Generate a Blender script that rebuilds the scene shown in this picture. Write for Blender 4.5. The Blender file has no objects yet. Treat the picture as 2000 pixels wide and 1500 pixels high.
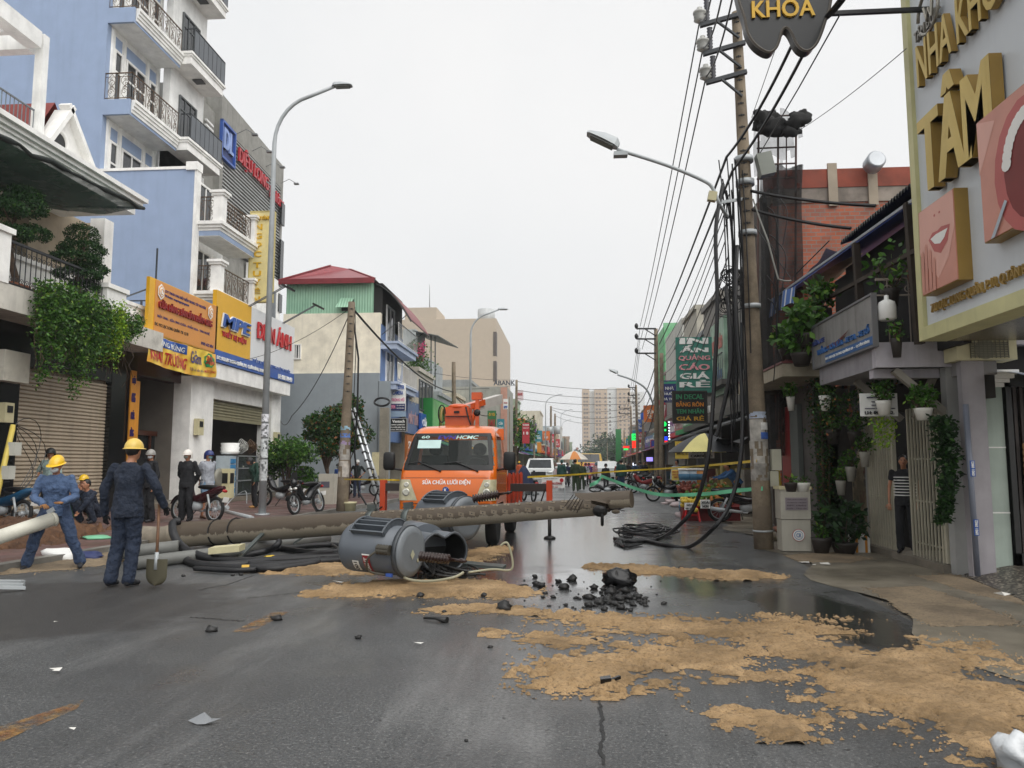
import bpy,math,random
from math import sin,cos,pi,radians as R,atan2,sqrt
from mathutils import Vector as V,Matrix,noise,Quaternion
sc=bpy.context.scene
C=sc.collection
# ---------------- camera, world, sun ----------------
EYE=V((0,0,1.45));FOC=1500.0
YAW=math.atan(115/1500);PITCH=math.atan(155/1500)
cd=bpy.data.cameras.new('camera');cam=bpy.data.objects.new('camera',cd);C.objects.link(cam)
cd.sensor_width=36;cd.lens=27;cd.clip_start=.05;cd.clip_end=3000
cam.location=EYE;cam.rotation_euler=(pi/2+PITCH,0,YAW);sc.camera=cam
w=bpy.data.worlds.new('World');sc.world=w;w.use_nodes=True
nt=w.node_tree;nt.nodes.clear()
_o=nt.nodes.new('ShaderNodeOutputWorld');_b=nt.nodes.new('ShaderNodeBackground')
_s=nt.nodes.new('ShaderNodeTexSky');_s.sky_type='NISHITA';_s.sun_disc=False
_s.sun_elevation=R(52);_s.sun_rotation=R(132);_s.air_density=1;_s.dust_density=6;_s.ozone_density=1
_h=nt.nodes.new('ShaderNodeHueSaturation');_h.inputs['Saturation'].default_value=.12
_m=nt.nodes.new('ShaderNodeMixRGB');_m.inputs[0].default_value=.72
_tc=nt.nodes.new('ShaderNodeTexCoord');_n=nt.nodes.new('ShaderNodeTexNoise');_n.inputs['Scale'].default_value=1.6;_n.inputs['Detail'].default_value=5
_r=nt.nodes.new('ShaderNodeValToRGB')
_r.color_ramp.elements[0].position=.3;_r.color_ramp.elements[0].color=(9.0,9.25,9.45,1)
_r.color_ramp.elements[1].position=.7;_r.color_ramp.elements[1].color=(10.45,10.4,10.35,1)
nt.links.new(_tc.outputs['Generated'],_n.inputs['Vector']);nt.links.new(_n.outputs['Fac'],_r.inputs[0])
nt.links.new(_s.outputs[0],_h.inputs['Color']);nt.links.new(_h.outputs[0],_m.inputs[1]);nt.links.new(_r.outputs[0],_m.inputs[2])
nt.links.new(_m.outputs[0],_b.inputs[0]);_b.inputs[1].default_value=.078;nt.links.new(_b.outputs[0],_o.inputs[0])
sl=bpy.data.lights.new('sun','SUN');sl.energy=1.5;sl.angle=R(75);sl.color=(1,.97,.93)
so=bpy.data.objects.new('sun',sl);C.objects.link(so);so.rotation_euler=(R(38),0,R(48));so.location=(0,0,40)
sc.view_settings.view_transform='Standard';sc.view_settings.look='None';sc.view_settings.exposure=.58;sc.view_settings.gamma=1
# ---------------- pixel helpers (2000x1500 photo frame -> points at a real depth) ----------------
_rot=cam.rotation_euler.to_matrix()
def ray(px,py):return _rot@V((px-1000,750-py,-FOC))
def PY(px,py,Y):d=ray(px,py);return EYE+d*(Y/d.y)
def PX(px,py,X):d=ray(px,py);return EYE+d*(X/d.x)
def G(px,py,z=0):d=ray(px,py);return EYE+d*((z-EYE.z)/d.z)
def ZY(px,py,Y):return PY(px,py,Y).z
def XY(px,Y,py=906):return PY(px,py,Y).x
def YX(px,X,py=906):return PX(px,py,X).y
# ---------------- objects ----------------
def root(name,loc,label,cat,group=None,rz=0):
    o=bpy.data.objects.new(name,None);C.objects.link(o);o.empty_display_size=.1
    o.location=loc;o.rotation_euler=(0,0,rz)
    return tag(o,label,cat,group)
def tag(o,label=None,cat=None,group=None,kind=None):
    if label:o['label']=label
    if cat:o['category']=cat
    if group:o['group']=group
    if kind:o['kind']=kind
    return o
def ab(root_):                                   # world location of an (unrotated) parent chain
    v=V((0,0,0))
    while root_:v=v+V(root_.location);root_=root_.parent
    return v
def dup(o,loc=None,rz=None,parent=None,label=None):
    c=o.copy();C.objects.link(c)
    if parent:c.parent=parent
    if loc is not None:c.location=loc
    if rz is not None:c.rotation_euler=(0,0,rz)
    if label:c['label']=label
    for ch in list(o.children):dup(ch,parent=c)
    return c
class MB:
    def __init__(s):s.v=[];s.f=[];s.sm=[]
    def add(s,vs,fs,smooth=False):
        n=len(s.v);s.v+=[V(p)for p in vs];s.f+=[tuple(i+n for i in f)for f in fs];s.sm+=[smooth]*len(fs);return s
    def box(s,a,b):
        x0,x1=sorted((a[0],b[0]));y0,y1=sorted((a[1],b[1]));z0,z1=sorted((a[2],b[2]))
        return s.add([(x0,y0,z0),(x1,y0,z0),(x1,y1,z0),(x0,y1,z0),(x0,y0,z1),(x1,y0,z1),(x1,y1,z1),(x0,y1,z1)],
            [(0,3,2,1),(4,5,6,7),(0,1,5,4),(1,2,6,5),(2,3,7,6),(3,0,4,7)])
    def obox(s,c,ax,ay,az,hx,hy,hz):
        c=V(c);ax=V(ax).normalized()*hx;ay=V(ay).normalized()*hy;az=V(az).normalized()*hz
        p=[c+ax*i+ay*j+az*k for k in(-1,1)for i,j in((-1,-1),(1,-1),(1,1),(-1,1))]
        return s.add(p,[(0,3,2,1),(4,5,6,7),(0,1,5,4),(1,2,6,5),(2,3,7,6),(3,0,4,7)])
    def bar(s,p,q,w_,h_=None,up=(0,0,1)):
        p=V(p);q=V(q);d=q-p;L=d.length
        if L<1e-6:return s
        d.normalize();up=V(up)
        if abs(d.dot(up))>.98:up=V((0,1,0))if abs(d.y)<.9 else V((1,0,0))
        a=d.cross(up).normalized();b=a.cross(d)
        return s.obox((p+q)/2,d,a,b,L/2,w_/2,(h_ or w_)/2)
    def tube(s,pts,r,n=8,cap=True,closed=False,sq=None):
        pts=[V(p)for p in pts];m=len(pts);rs=r if isinstance(r,(list,tuple))else[r]*m
        base=len(s.v);prev=None;T=[]
        for i in range(m):
            if closed:t=pts[(i+1)%m]-pts[i-1]
            else:t=pts[min(i+1,m-1)]-pts[max(i-1,0)]
            if t.length<1e-9:t=V((0,0,1))
            t.normalize()
            if prev is None:
                a=t.cross(V((0,0,1)))
                if a.length<.05:a=t.cross(V((1,0,0)))
                a.normalize()
            else:
                a=prev-t*prev.dot(t)
                if a.length<1e-6:a=t.orthogonal()
                a.normalize()
            prev=a;b=t.cross(a)
            for k in range(n):
                an=2*pi*k/n;s.v.append(pts[i]+a*(cos(an)*rs[i])+b*(sin(an)*rs[i]*(sq or 1)))
        for i in range(m if closed else m-1):
            j=(i+1)%m
            for k in range(n):
                k2=(k+1)%n
                s.f.append((base+i*n+k,base+i*n+k2,base+j*n+k2,base+j*n+k));s.sm.append(n>5)
        if cap and not closed:
            s.f.append(tuple(base+k for k in reversed(range(n))));s.sm.append(False)
            s.f.append(tuple(base+(m-1)*n+k for k in range(n)));s.sm.append(False)
        return s
    def cyl(s,p,q,r,r2=None,n=12):return s.tube([p,q],[r,r if r2 is None else r2],n)
    def lathe(s,c,ax,prof,n=20):             # prof: (t along axis, radius)
        ax=V(ax).normalized();c=V(c)
        return s.tube([c+ax*t for t,_ in prof],[max(r,.0005)for _,r in prof],n)if False else s._lathe(c,ax,prof,n)
    def _lathe(s,c,ax,prof,n):
        a=ax.orthogonal().normalized();b=ax.cross(a);base=len(s.v);m=len(prof)
        for t,r in prof:
            for k in range(n):s.v.append(c+ax*t+a*(r*cos(2*pi*k/n))+b*(r*sin(2*pi*k/n)))
        for i in range(m-1):
            for k in range(n):
                k2=(k+1)%n;s.f.append((base+i*n+k,base+i*n+k2,base+(i+1)*n+k2,base+(i+1)*n+k));s.sm.append(True)
        s.f.append(tuple(base+k for k in reversed(range(n))));s.sm.append(False)
        s.f.append(tuple(base+(m-1)*n+k for k in range(n)));s.sm.append(False)
        return s
    def ball(s,c,rx,ry=None,rz=None,n=10,m=7,M=None):
        ry=ry or rx;rz=rz or rx;c=V(c);vs=[];fs=[]
        for i in range(m+1):
            th=pi*i/m
            for k in range(n):
                p=V((rx*sin(th)*cos(2*pi*k/n),ry*sin(th)*sin(2*pi*k/n),rz*cos(th)))
                vs.append(c+(M@p if M else p))
        for i in range(m):
            for k in range(n):
                k2=(k+1)%n;fs.append((i*n+k,(i+1)*n+k,(i+1)*n+k2,i*n+k2))
        return s.add(vs,fs,True)
    def prism(s,poly,d):                       # poly: list of 3d points (planar), d: extrusion vector
        n=len(poly);p=[V(q)for q in poly];d=V(d)
        return s.add(p+[q+d for q in p],[tuple(reversed(range(n))),tuple(range(n,2*n))]+[(i,(i+1)%n,n+(i+1)%n,n+i)for i in range(n)])
    def quad(s,*p):return s.add(p,[tuple(range(len(p)))])
    def grid(s,fn,nu,nv,smooth=True,keep=None):
        vs=[fn(i/nu,j/nv)for j in range(nv+1)for i in range(nu+1)]
        fs=[(j*(nu+1)+i,j*(nu+1)+i+1,(j+1)*(nu+1)+i+1,(j+1)*(nu+1)+i)for j in range(nv)for i in range(nu)if keep is None or keep(i,j)]
        return s.add(vs,fs,smooth)
    def build(s,name,mat_,parent=None,world=True,label=None,cat=None,group=None,kind=None,loc=None):
        me=bpy.data.meshes.new(name)
        off=V((0,0,0))
        if parent is not None and world:off=ab(parent)
        if loc is not None:off=V(loc)
        me.from_pydata([p-off for p in s.v],[],s.f);me.polygons.foreach_set('use_smooth',s.sm)
        me.validate();me.update()
        me.materials.append(mat_)
        o=bpy.data.objects.new(name,me);C.objects.link(o)
        if parent is not None:o.parent=parent
        elif loc is not None:o.location=loc
        return tag(o,label,cat,group,kind)
def split(mb,n,name,m,par,**kw):              # every n vertices become an object of their own
    for q in range(0,len(mb.v),n):
        b=MB();b.v=mb.v[q:q+n];b.f=[tuple(i-q for i in f)for f in mb.f if q<=f[0]<q+n];b.sm=[False]*len(b.f);b.build(name,m,par,**kw)
def one(name,mb,mat_,label,cat,group=None,kind=None):     # a thing that is one mesh, origin at its base
    x=sum(p.x for p in mb.v)/len(mb.v);y=sum(p.y for p in mb.v)/len(mb.v);z=min(p.z for p in mb.v)
    return mb.build(name,mat_,None,label=label,cat=cat,group=group,kind=kind,loc=(x,y,z))
# ---------------- materials ----------------
MATS={}
def srgb(c):
    if isinstance(c,str):c=tuple(int(c[i:i+2],16)/255 for i in(0,2,4))
    return tuple((x/12.92 if x<=.04045 else((x+.055)/1.055)**2.4)for x in c)
class NT:
    def __init__(s,name):
        s.m=bpy.data.materials.new(name);s.m.use_nodes=True;s.t=s.m.node_tree
        s.p=s.t.nodes['Principled BSDF'];s.out=s.t.nodes['Material Output'];s.tc=s.n('ShaderNodeTexCoord')
    def n(s,ty,**kw):
        x=s.t.nodes.new(ty)
        for k,v_ in kw.items():setattr(x,k,v_)
        return x
    def l(s,a,b):s.t.links.new(a,b)
    def noise(s,scale,detail=4,vec=None,dist=0,rough=.55):
        x=s.n('ShaderNodeTexNoise');x.inputs['Scale'].default_value=scale;x.inputs['Detail'].default_value=detail;x.inputs['Distortion'].default_value=dist
        x.inputs['Roughness'].default_value=rough
        s.l(vec or s.tc.outputs['Object'],x.inputs['Vector']);return x.outputs['Fac']
    def mapv(s,sc_=(1,1,1),loc=(0,0,0),rot=(0,0,0)):
        x=s.n('ShaderNodeMapping');x.inputs['Scale'].default_value=sc_;x.inputs['Location'].default_value=loc;x.inputs['Rotation'].default_value=rot
        s.l(s.tc.outputs['Object'],x.inputs['Vector']);return x.outputs[0]
    def ramp(s,fac,*stops):
        x=s.n('ShaderNodeValToRGB');cr=x.color_ramp
        while len(cr.elements)<len(stops):cr.elements.new(.5)
        for e,(p,c)in zip(cr.elements,stops):
            e.position=p;e.color=(c,c,c,1)if isinstance(c,(int,float))else(*c[:3],1)
        s.l(fac,x.inputs[0]);return x.outputs[0]
    def mix(s,fac,a,b,mode='MIX'):
        x=s.n('ShaderNodeMixRGB');x.blend_type=mode
        for i,q in((0,fac),(1,a),(2,b)):
            if isinstance(q,(int,float)):x.inputs[i].default_value=q if i==0 else(q,q,q,1)
            elif isinstance(q,tuple):x.inputs[i].default_value=(*q[:3],1)
            else:s.l(q,x.inputs[i])
        return x.outputs[0]
    def bump(s,h,strength=.3,dist=.01,prev=None):
        x=s.n('ShaderNodeBump');x.inputs['Strength'].default_value=strength;x.inputs['Distance'].default_value=dist
        s.l(h,x.inputs['Height'])
        if prev:s.l(prev,x.inputs['Normal'])
        s.l(x.outputs[0],s.p.inputs['Normal']);return x.outputs[0]
    def col(s,c):s.l(c,s.p.inputs['Base Color'])
    def set(s,**kw):
        for k,v_ in kw.items():s.p.inputs[k.replace('_',' ')].default_value=v_
def mat(name,col,rough=.6,metal=0.,var=.14,vs=2.,bump=.12,bs=60.,bd=.01,streak=0.,dirt=0.,coat=0.,emit=0.):
    if name in MATS:return MATS[name]
    c=srgb(col);k=NT(name);k.set(Roughness=rough,Metallic=metal)
    lo=tuple(x*(1-var)for x in c);hi=tuple(min(1,x*(1+var))for x in c)
    out=k.ramp(k.noise(vs,6),(.3,lo),(.7,hi))
    if streak:out=k.mix(k.ramp(k.noise(1,5,k.mapv((5,5,.35))),(.5,0.),(.75,streak)),out,tuple(x*.35 for x in c))
    if dirt:out=k.mix(k.ramp(k.noise(1.3,8,rough=.7),(.52,0.),(.72,dirt)),out,(.06,.05,.04))
    k.col(out)
    if bump:k.bump(k.noise(bs,3),bump,bd)
    if coat:k.set(Coat_Weight=coat,Coat_Roughness=.08)
    if emit:k.l(out,k.p.inputs['Emission Color']);k.set(Emission_Strength=emit)
    MATS[name]=k.m;return k.m
def leafmat(name,c1,c2,c3=None):
    if name in MATS:return MATS[name]
    k=NT(name);g=k.n('ShaderNodeNewGeometry')
    st=[(0.,srgb(c1)),(.88,srgb(c2))]+([(1.,srgb(c3))]if c3 else[])
    k.col(k.ramp(g.outputs['Random Per Island'],*st));k.set(Roughness=.5,Specular_IOR_Level=.35)
    tr=k.n('ShaderNodeBsdfTranslucent');k.l(k.p.inputs['Base Color'].links[0].from_socket,tr.inputs[0])
    mx=k.n('ShaderNodeMixShader');mx.inputs[0].default_value=.25
    k.l(k.p.outputs[0],mx.inputs[1]);k.l(tr.outputs[0],mx.inputs[2]);k.l(mx.outputs[0],k.out.inputs[0])
    MATS[name]=k.m;return k.m
def glassmat(name,col=(.012,.014,.016),rough=.06,trans=0.):
    if name in MATS:return MATS[name]
    k=NT(name);k.set(Roughness=rough,Base_Color=(*col,1),Specular_IOR_Level=.6)
    if trans:
        tr=k.n('ShaderNodeBsdfTransparent');tr.inputs[0].default_value=(.82,.86,.85,1);mx=k.n('ShaderNodeMixShader');mx.inputs[0].default_value=trans
        k.l(k.p.outputs[0],mx.inputs[1]);k.l(tr.outputs[0],mx.inputs[2]);k.l(mx.outputs[0],k.out.inputs[0])
    else:
        k.l(k.ramp(k.noise(.9,2),(.35,tuple(x*.6 for x in col)),(.65,tuple(x*2.2 for x in col))),k.p.inputs['Base Color'])
    MATS[name]=k.m;return k.m
def netmat(name,col,dens=.6):
    if name in MATS:return MATS[name]
    k=NT(name);k.set(Roughness=.8,Base_Color=(*srgb(col),1))
    tr=k.n('ShaderNodeBsdfTransparent');mx=k.n('ShaderNodeMixShader')
    k.l(k.ramp(k.noise(2.2,6),(.3,dens-.12),(.7,dens+.15)),mx.inputs[0])
    k.l(tr.outputs[0],mx.inputs[1]);k.l(k.p.outputs[0],mx.inputs[2]);k.l(mx.outputs[0],k.out.inputs[0])
    MATS[name]=k.m;return k.m
def P(h,**kw):return mat('paint_'+h+('_'.join(f'{a}{b}' for a,b in kw.items())),h,**kw)   # plain paint of a hex colour
# ---------------- lettering ----------------
_tcache={}
def _tm(body,bold):
    cu=bpy.data.curves.new('t','FONT');cu.body=body;cu.size=1;cu.offset=bold;cu.resolution_u=3;cu.space_line=.9
    ob=bpy.data.objects.new('t',cu);C.objects.link(ob);bpy.context.view_layer.update()
    me=bpy.data.meshes.new_from_object(ob.evaluated_get(bpy.context.evaluated_depsgraph_get()))
    r_=[v.co.copy()for v in me.vertices],[tuple(p.vertices)for p in me.polygons]
    bpy.data.objects.remove(ob);bpy.data.curves.remove(cu);bpy.data.meshes.remove(me);return r_
def tmesh(body,bold=0.):
    """glyph mesh; heavy faces are made by shifted copies, the bar of a D with stroke is laid over it"""
    k=(body,bold)
    if k in _tcache:return _tcache[k]
    vs,fs=_tm(body.replace('\u0110','D'),.010 if bold>.008 else .006)
    if bold>.015:
        b=bold-.01;n=len(vs);base=list(fs);v0=list(vs)
        for q,(dx,z)in enumerate(((b,.012),(-b,.024))):vs=vs+[V((v.x+dx,v.y,z))for v in v0];fs=fs+[tuple(a+n*(q+1)for a in f)for f in base]
    for i,ch in enumerate(body.split('\n')[0]):
        if ch=='\u0110':
            x1=max(v.x for v in _tm(body[:i].replace('\u0110','D')+'D',.006)[0]);x0=x1-.70;n=len(vs);vs=vs+[V((x0,.33,.036)),V((x0+.36,.33,.036)),V((x0+.36,.40,.036)),V((x0,.40,.036))];fs=fs+[(n,n+1,n+2,n+3)]
    x0=min(v.x for v in vs);x1=max(v.x for v in vs);y0=min(v.y for v in vs);y1=max(v.y for v in vs)
    ec={(f[i],f[(i+1)%len(f)])for f in fs for i in range(len(f))}
    _tcache[k]=(vs,fs,[e for e in ec if(e[1],e[0])not in ec],(x0,x1,y0,y1));return _tcache[k]
def txt(body,c,u,w_,h_,m,parent,v_=(0,0,1),depth=.015,bold=.03,name='lettering',world=True,mb=None,shear=0.,side=True):
    vs,fs,bd,(x0,x1,y0,y1)=tmesh(body,bold)
    u=V(u).normalized();v_=V(v_).normalized();n=u.cross(v_).normalized();c=V(c)
    sx=w_/(x1-x0);sy=h_/(y1-y0);cx=(x0+x1)/2;cy=(y0+y1)/2
    f3=[c+u*((q.x-cx)*sx+shear*(q.y-cy)*sy)+v_*((q.y-cy)*sy)+n*(depth+q.z*.1)for q in vs]
    mb=mb or MB();k=len(vs)
    mb.add(f3+[q-n*depth*.98 for q in f3],fs+([(a,a+k,b+k,b)for a,b in bd]if side else[]))
    if parent is None and m is None:return mb
    return mb.build(name,m,parent,world=world)
# ================= GROUND =================
import numpy as np
rnd=random.Random(7)
def KL(Y):return-7.35+.05*(Y-13)               # left kerb
def KR(Y):return 3.1+.05*(Y-13)if Y>9 else 2.9-.05*(9-Y)
def asphalt():
    k=NT('asphalt')
    a=k.noise(48,3,rough=.85);b=k.noise(1.1,6,rough=.65);c2=k.noise(.5,3)
    col=k.mix(k.ramp(b,(.3,0.),(.7,1.)),(.050,.053,.055),(.085,.088,.089))
    col=k.mix(k.ramp(a,(.54,0.),(.63,.75)),col,(.26,.26,.25))
    col=k.mix(k.ramp(k.noise(48,3,k.mapv(loc=(5,2,1)),rough=.8),(.53,0.),(.62,.85)),col,(.018,.018,.019))
    # long pale scuffs left by tyres and mud, running with the street
    sc_=k.noise(1,6,k.mapv((.9,.16,1),rot=(0,0,R(38))),rough=.7)
    col=k.mix(k.mix(1,k.ramp(sc_,(.50,0.),(.64,1.)),k.ramp(k.noise(38,4,rough=.8),(.40,.15),(.60,.85)),'MULTIPLY'),col,(.24,.24,.235))
    col=k.mix(k.ramp(k.noise(17,2,k.mapv(loc=(9,4,0))),(.68,0.),(.70,.85)),col,(.012,.012,.012))
    def blob(x,y,sx,sy,lo,hi,amp=.55,rot=0):
        m_=k.n('ShaderNodeMapping');m_.vector_type='TEXTURE';m_.inputs['Location'].default_value=(x,y,0);m_.inputs['Scale'].default_value=(sx,sy,50);m_.inputs['Rotation'].default_value=(0,0,R(rot))
        k.l(k.tc.outputs['Object'],m_.inputs['Vector'])
        g=k.n('ShaderNodeTexGradient',gradient_type='SPHERICAL');k.l(m_.outputs[0],g.inputs[0])
        ad=k.n('ShaderNodeMath',operation='MULTIPLY_ADD');ad.inputs[1].default_value=amp;ad.inputs[2].default_value=-amp/2
        k.l(k.noise(1.6,7,rough=.6),ad.inputs[0])
        s2=k.n('ShaderNodeMath',operation='ADD');k.l(g.outputs['Fac'],s2.inputs[0]);k.l(ad.outputs[0],s2.inputs[1])
        return k.ramp(s2.outputs[0],(lo,0.),(hi,1.))
    brown=blob(-5.6,7.6,3.2,2.6,.28,.42,.5)
    oil=blob(-1.6,9.3,2.6,.9,.25,.45,.5)
    pud=blob(.7,9.9,3.2,2.3,.20,.66,.9)
    pud2=blob(2.45,7.9,.85,2.6,.26,.52,.6,8)
    pud3=blob(-.4,16,4.6,12.0,.03,.55,.9)
    sheet=k.ramp(c2,(.42,0.),(.62,1.))
    wet=k.mix(1,pud,pud2,'LIGHTEN');wet=k.mix(1,wet,k.mix(.8,(0,0,0),pud3),'LIGHTEN');wet=k.mix(1,wet,k.mix(.75,(0,0,0),oil),'LIGHTEN')
    col=k.mix(k.mix(.55,(0,0,0),sheet),col,(.05,.051,.053));col=k.mix(k.mix(.75,(0,0,0),brown),col,(.020,.017,.015))
    col=k.mix(k.mix(.7,(0,0,0),wet),col,(.018,.018,.018))
    k.col(col)
    ro=k.mix(sheet,.44,.30);ro=k.mix(brown,ro,.5);ro=k.mix(wet,ro,.12)
    k.l(ro,k.p.inputs['Roughness']);k.l(k.mix(.95,(0,0,0),wet),k.p.inputs['Coat Weight']);k.set(Coat_Roughness=.16)
    inv=k.n('ShaderNodeMath',operation='SUBTRACT');inv.inputs[0].default_value=1.0;k.l(wet,inv.inputs[1])
    h=k.n('ShaderNodeMath',operation='MULTIPLY');k.l(k.mix(.5,a,k.noise(70,4)),h.inputs[0]);k.l(inv.outputs[0],h.inputs[1])
    pb=k.bump(h.outputs[0],.9,.02);k.bump(k.noise(7,5),.22,.012,pb)
    return k.m
def conc(name,c,dark=.5,sc_=1.4,rough=.7):
    k=NT(name);a=srgb(c)
    col=k.mix(k.ramp(k.noise(sc_,8,rough=.65),(.35,0.),(.65,1.)),tuple(x*dark for x in a),a)
    col=k.mix(k.ramp(k.noise(55,3),(.55,0.),(.75,.5)),col,tuple(x*.5 for x in a))
    k.col(col);k.l(k.ramp(k.noise(.8,5),(.4,rough*.5),(.6,rough)),k.p.inputs['Roughness'])
    k.bump(k.mix(.5,k.noise(4,6),k.noise(120,3)),.35,.02);return k.m
def brickmat(name,c1,c2,mortar,scale,rot=None,rough=.75,bw=.5,bh=.25,ms=.02,dirtc=(.08,.07,.06),dirt=.5):
    k=NT(name);bt=k.n('ShaderNodeTexBrick');bt.inputs['Scale'].default_value=scale
    bt.inputs['Color1'].default_value=(*srgb(c1),1);bt.inputs['Color2'].default_value=(*srgb(c2),1);bt.inputs['Mortar'].default_value=(*srgb(mortar),1)
    bt.inputs['Mortar Size'].default_value=ms;bt.inputs['Brick Width'].default_value=bw;bt.inputs['Row Height'].default_value=bh
    v_=k.mapv(rot=rot or(0,0,0));wv=k.mix(.012,v_,k.n('ShaderNodeTexNoise').outputs['Color'],'ADD');k.l(wv,bt.inputs['Vector'])
    col=k.mix(k.ramp(k.noise(.9,7,rough=.7),(.45,0.),(.7,dirt)),bt.outputs['Color'],dirtc)
    k.col(col);k.l(k.ramp(k.noise(1.2,4),(.4,rough*.5),(.6,rough)),k.p.inputs['Roughness'])
    k.bump(k.mix(.25,bt.outputs['Fac'],k.noise(40,3)),-.5,.01);return k.m
M_asph=asphalt()
gb=MB();gb.quad((-1500,-60,-.02),(1500,-60,-.02),(1500,2600,-.02),(-1500,2600,-.02))
gb.build('ground',conc('ground_dirt','6f6a62'),kind='structure')
ys=[-4,0,4,8,10,12,14,17,20,25,30,36,45,60,90,140,220,420]
def strip(f0,f1,z,name,m,ys=ys,th=0):
    mb=MB();n=len(ys);mb.grid(lambda u,v:(f0(ys[round(v*(n-1))])*(1-u)+f1(ys[round(v*(n-1))])*u,ys[round(v*(n-1))],z),1,n-1,False)
    if th:
        for i in range(n-1):
            for f in(f0,f1):
                mb.quad((f(ys[i]),ys[i],z-th),(f(ys[i+1]),ys[i+1],z-th),(f(ys[i+1]),ys[i+1],z),(f(ys[i]),ys[i],z))
    return mb.build(name,m,kind='structure')
strip(lambda Y:KL(Y)-.02,lambda Y:KR(Y)+.3,0,'road',M_asph)
M_tile=brickmat('red_paving','6b4d48','5b4440','4a403c',4.2,bw=.9,bh=.9,ms=.03)
M_conc=conc('old_concrete','8d8578',.45)
strip(lambda Y:-14,lambda Y:KL(Y)-.18,.10,'left_pavement',M_tile,[9.5,11,13,15,18,21,25,30,34.6])
strip(lambda Y:-12+.05*(Y-13),lambda Y:KL(Y)-.18,.10,'far_left_pavement',M_conc,[34.6,50,80,140,420])
strip(lambda Y:KL(Y)-.18,lambda Y:KL(Y),.12,'left_kerb',conc('kerb_stone','86837c',.5),[9.5,11,13,15,18,21,25,30,35,45,60,90,140,420],.14)
strip(lambda Y:-14,lambda Y:KL(Y)-.18,.02,'left_verge',conc('verge_mud','6f5b4a',.5),[-4,0,5,9.5])
# right-hand apron: mixed slabs of wet concrete, in front of the houses
strip(lambda Y:KR(Y)+.25+(.25*sin(Y*1.7)),lambda Y:9+.05*Y,.006,'right_pavement',conc('apron_concrete','877f70',.38,1.1,.6),[-4]+[i*.5 for i in range(0,40)]+[20,30,45,60,90,140,420])
# ---- sand and soil as real relief ----
def vnoise(x,y,s,seed=0):
    x=x*s+seed*17.3;y=y*s+seed*9.1;xi=np.floor(x).astype(int);yi=np.floor(y).astype(int);fx=x-xi;fy=y-yi
    fx=fx*fx*(3-2*fx);fy=fy*fy*(3-2*fy)
    def h(a,b):n=(a*374761393+b*668265263+seed*1442695041)&0x7fffffff;n=((n^(n>>13))*1274126177)&0x7fffffff;return(n&0xffff)/65535.0
    return(h(xi,yi)*(1-fx)+h(xi+1,yi)*fx)*(1-fy)+(h(xi,yi+1)*(1-fx)+h(xi+1,yi+1)*fx)*fy
def sheetpile(px,m,name,label,cat,hmax=.05,res=.03,feather=.18,rough=.5,seed=1,z0=.008,world=False,clods=1.,kind='stuff',grain=1.):
    pts=px if world else[G(*p).xy for p in px]
    P_=np.array([(p[0],p[1])for p in pts]);x0,y0=P_.min(0)-.1;x1,y1=P_.max(0)+.1
    nx=int((x1-x0)/res)+1;ny=int((y1-y0)/res)+1
    X,Y=np.meshgrid(x0+np.arange(nx)*res,y0+np.arange(ny)*res)
    inside=np.zeros(X.shape,bool);D=np.full(X.shape,1e9)
    for i in range(len(P_)):
        a=P_[i];b=P_[(i+1)%len(P_)]
        cr=((a[1]>Y)!=(b[1]>Y))&(X<(b[0]-a[0])*(Y-a[1])/((b[1]-a[1])or 1e-9)+a[0]);inside^=cr
        d=b-a;t=np.clip(((X-a[0])*d[0]+(Y-a[1])*d[1])/max(d@d,1e-9),0,1);D=np.minimum(D,np.hypot(X-a[0]-t*d[0],Y-a[1]-t*d[1]))
    S=np.where(inside,D,-D)
    f=.8*(vnoise(X,Y,3,seed)-.5)+.8*(vnoise(X,Y,9,seed+1)-.5)+.9*(vnoise(X,Y,22,seed+2)-.5)+.5*(vnoise(X,Y,40,seed+6)-.5)
    T=S/feather+rough*f*1.6-.14
    H=hmax*np.clip(T,0,1)**.7*(.35+.8*vnoise(X,Y,2.1,seed+3))*1.0
    H+=np.clip(T,0,.6)*clods*(.010*(vnoise(X,Y,9,seed+4)-.3)+.020*(vnoise(X,Y,26,seed+5)-.3)+.016*(vnoise(X,Y,47,seed+7)-.3))
    keepv=T>0
    idx=-np.ones(X.shape,int);mb=MB();vs=[];fs=[]
    kc=keepv[:-1,:-1]|keepv[1:,:-1]|keepv[:-1,1:]|keepv[1:,1:]
    for j,i in zip(*np.nonzero(kc)):
        q=[]
        for a,b in((j,i),(j,i+1),(j+1,i+1),(j+1,i)):
            if idx[a,b]<0:idx[a,b]=len(vs);vs.append((X[a,b],Y[a,b],(z0+max(0,H[a,b]))if keepv[a,b]else z0-.006))
            q.append(idx[a,b])
        fs.append(tuple(q))
    mb.add(vs,fs,True);rg=random.Random(seed)
    for j,i in zip(*np.nonzero((T>-1.1)&(T<.15)&(vnoise(X,Y,5,seed+8)>.35))):
        if rg.random()<(.05 if T[j,i]<-.4 else .16)*(res/.02)**2*grain:
            a=rg.uniform(.005,.015);p=(X[j,i]+rg.uniform(-.02,.02),Y[j,i]+rg.uniform(-.02,.02));mb.add([(p[0]-a,p[1]-a,z0-.004),(p[0]+a,p[1]-a*.6,z0-.004),(p[0],p[1]+a,z0-.004),(p[0],p[1],z0-.004+a*.9)],[(0,1,3),(1,2,3),(2,0,3)])
    return one(name,mb,m,label,cat,kind=kind)
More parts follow.
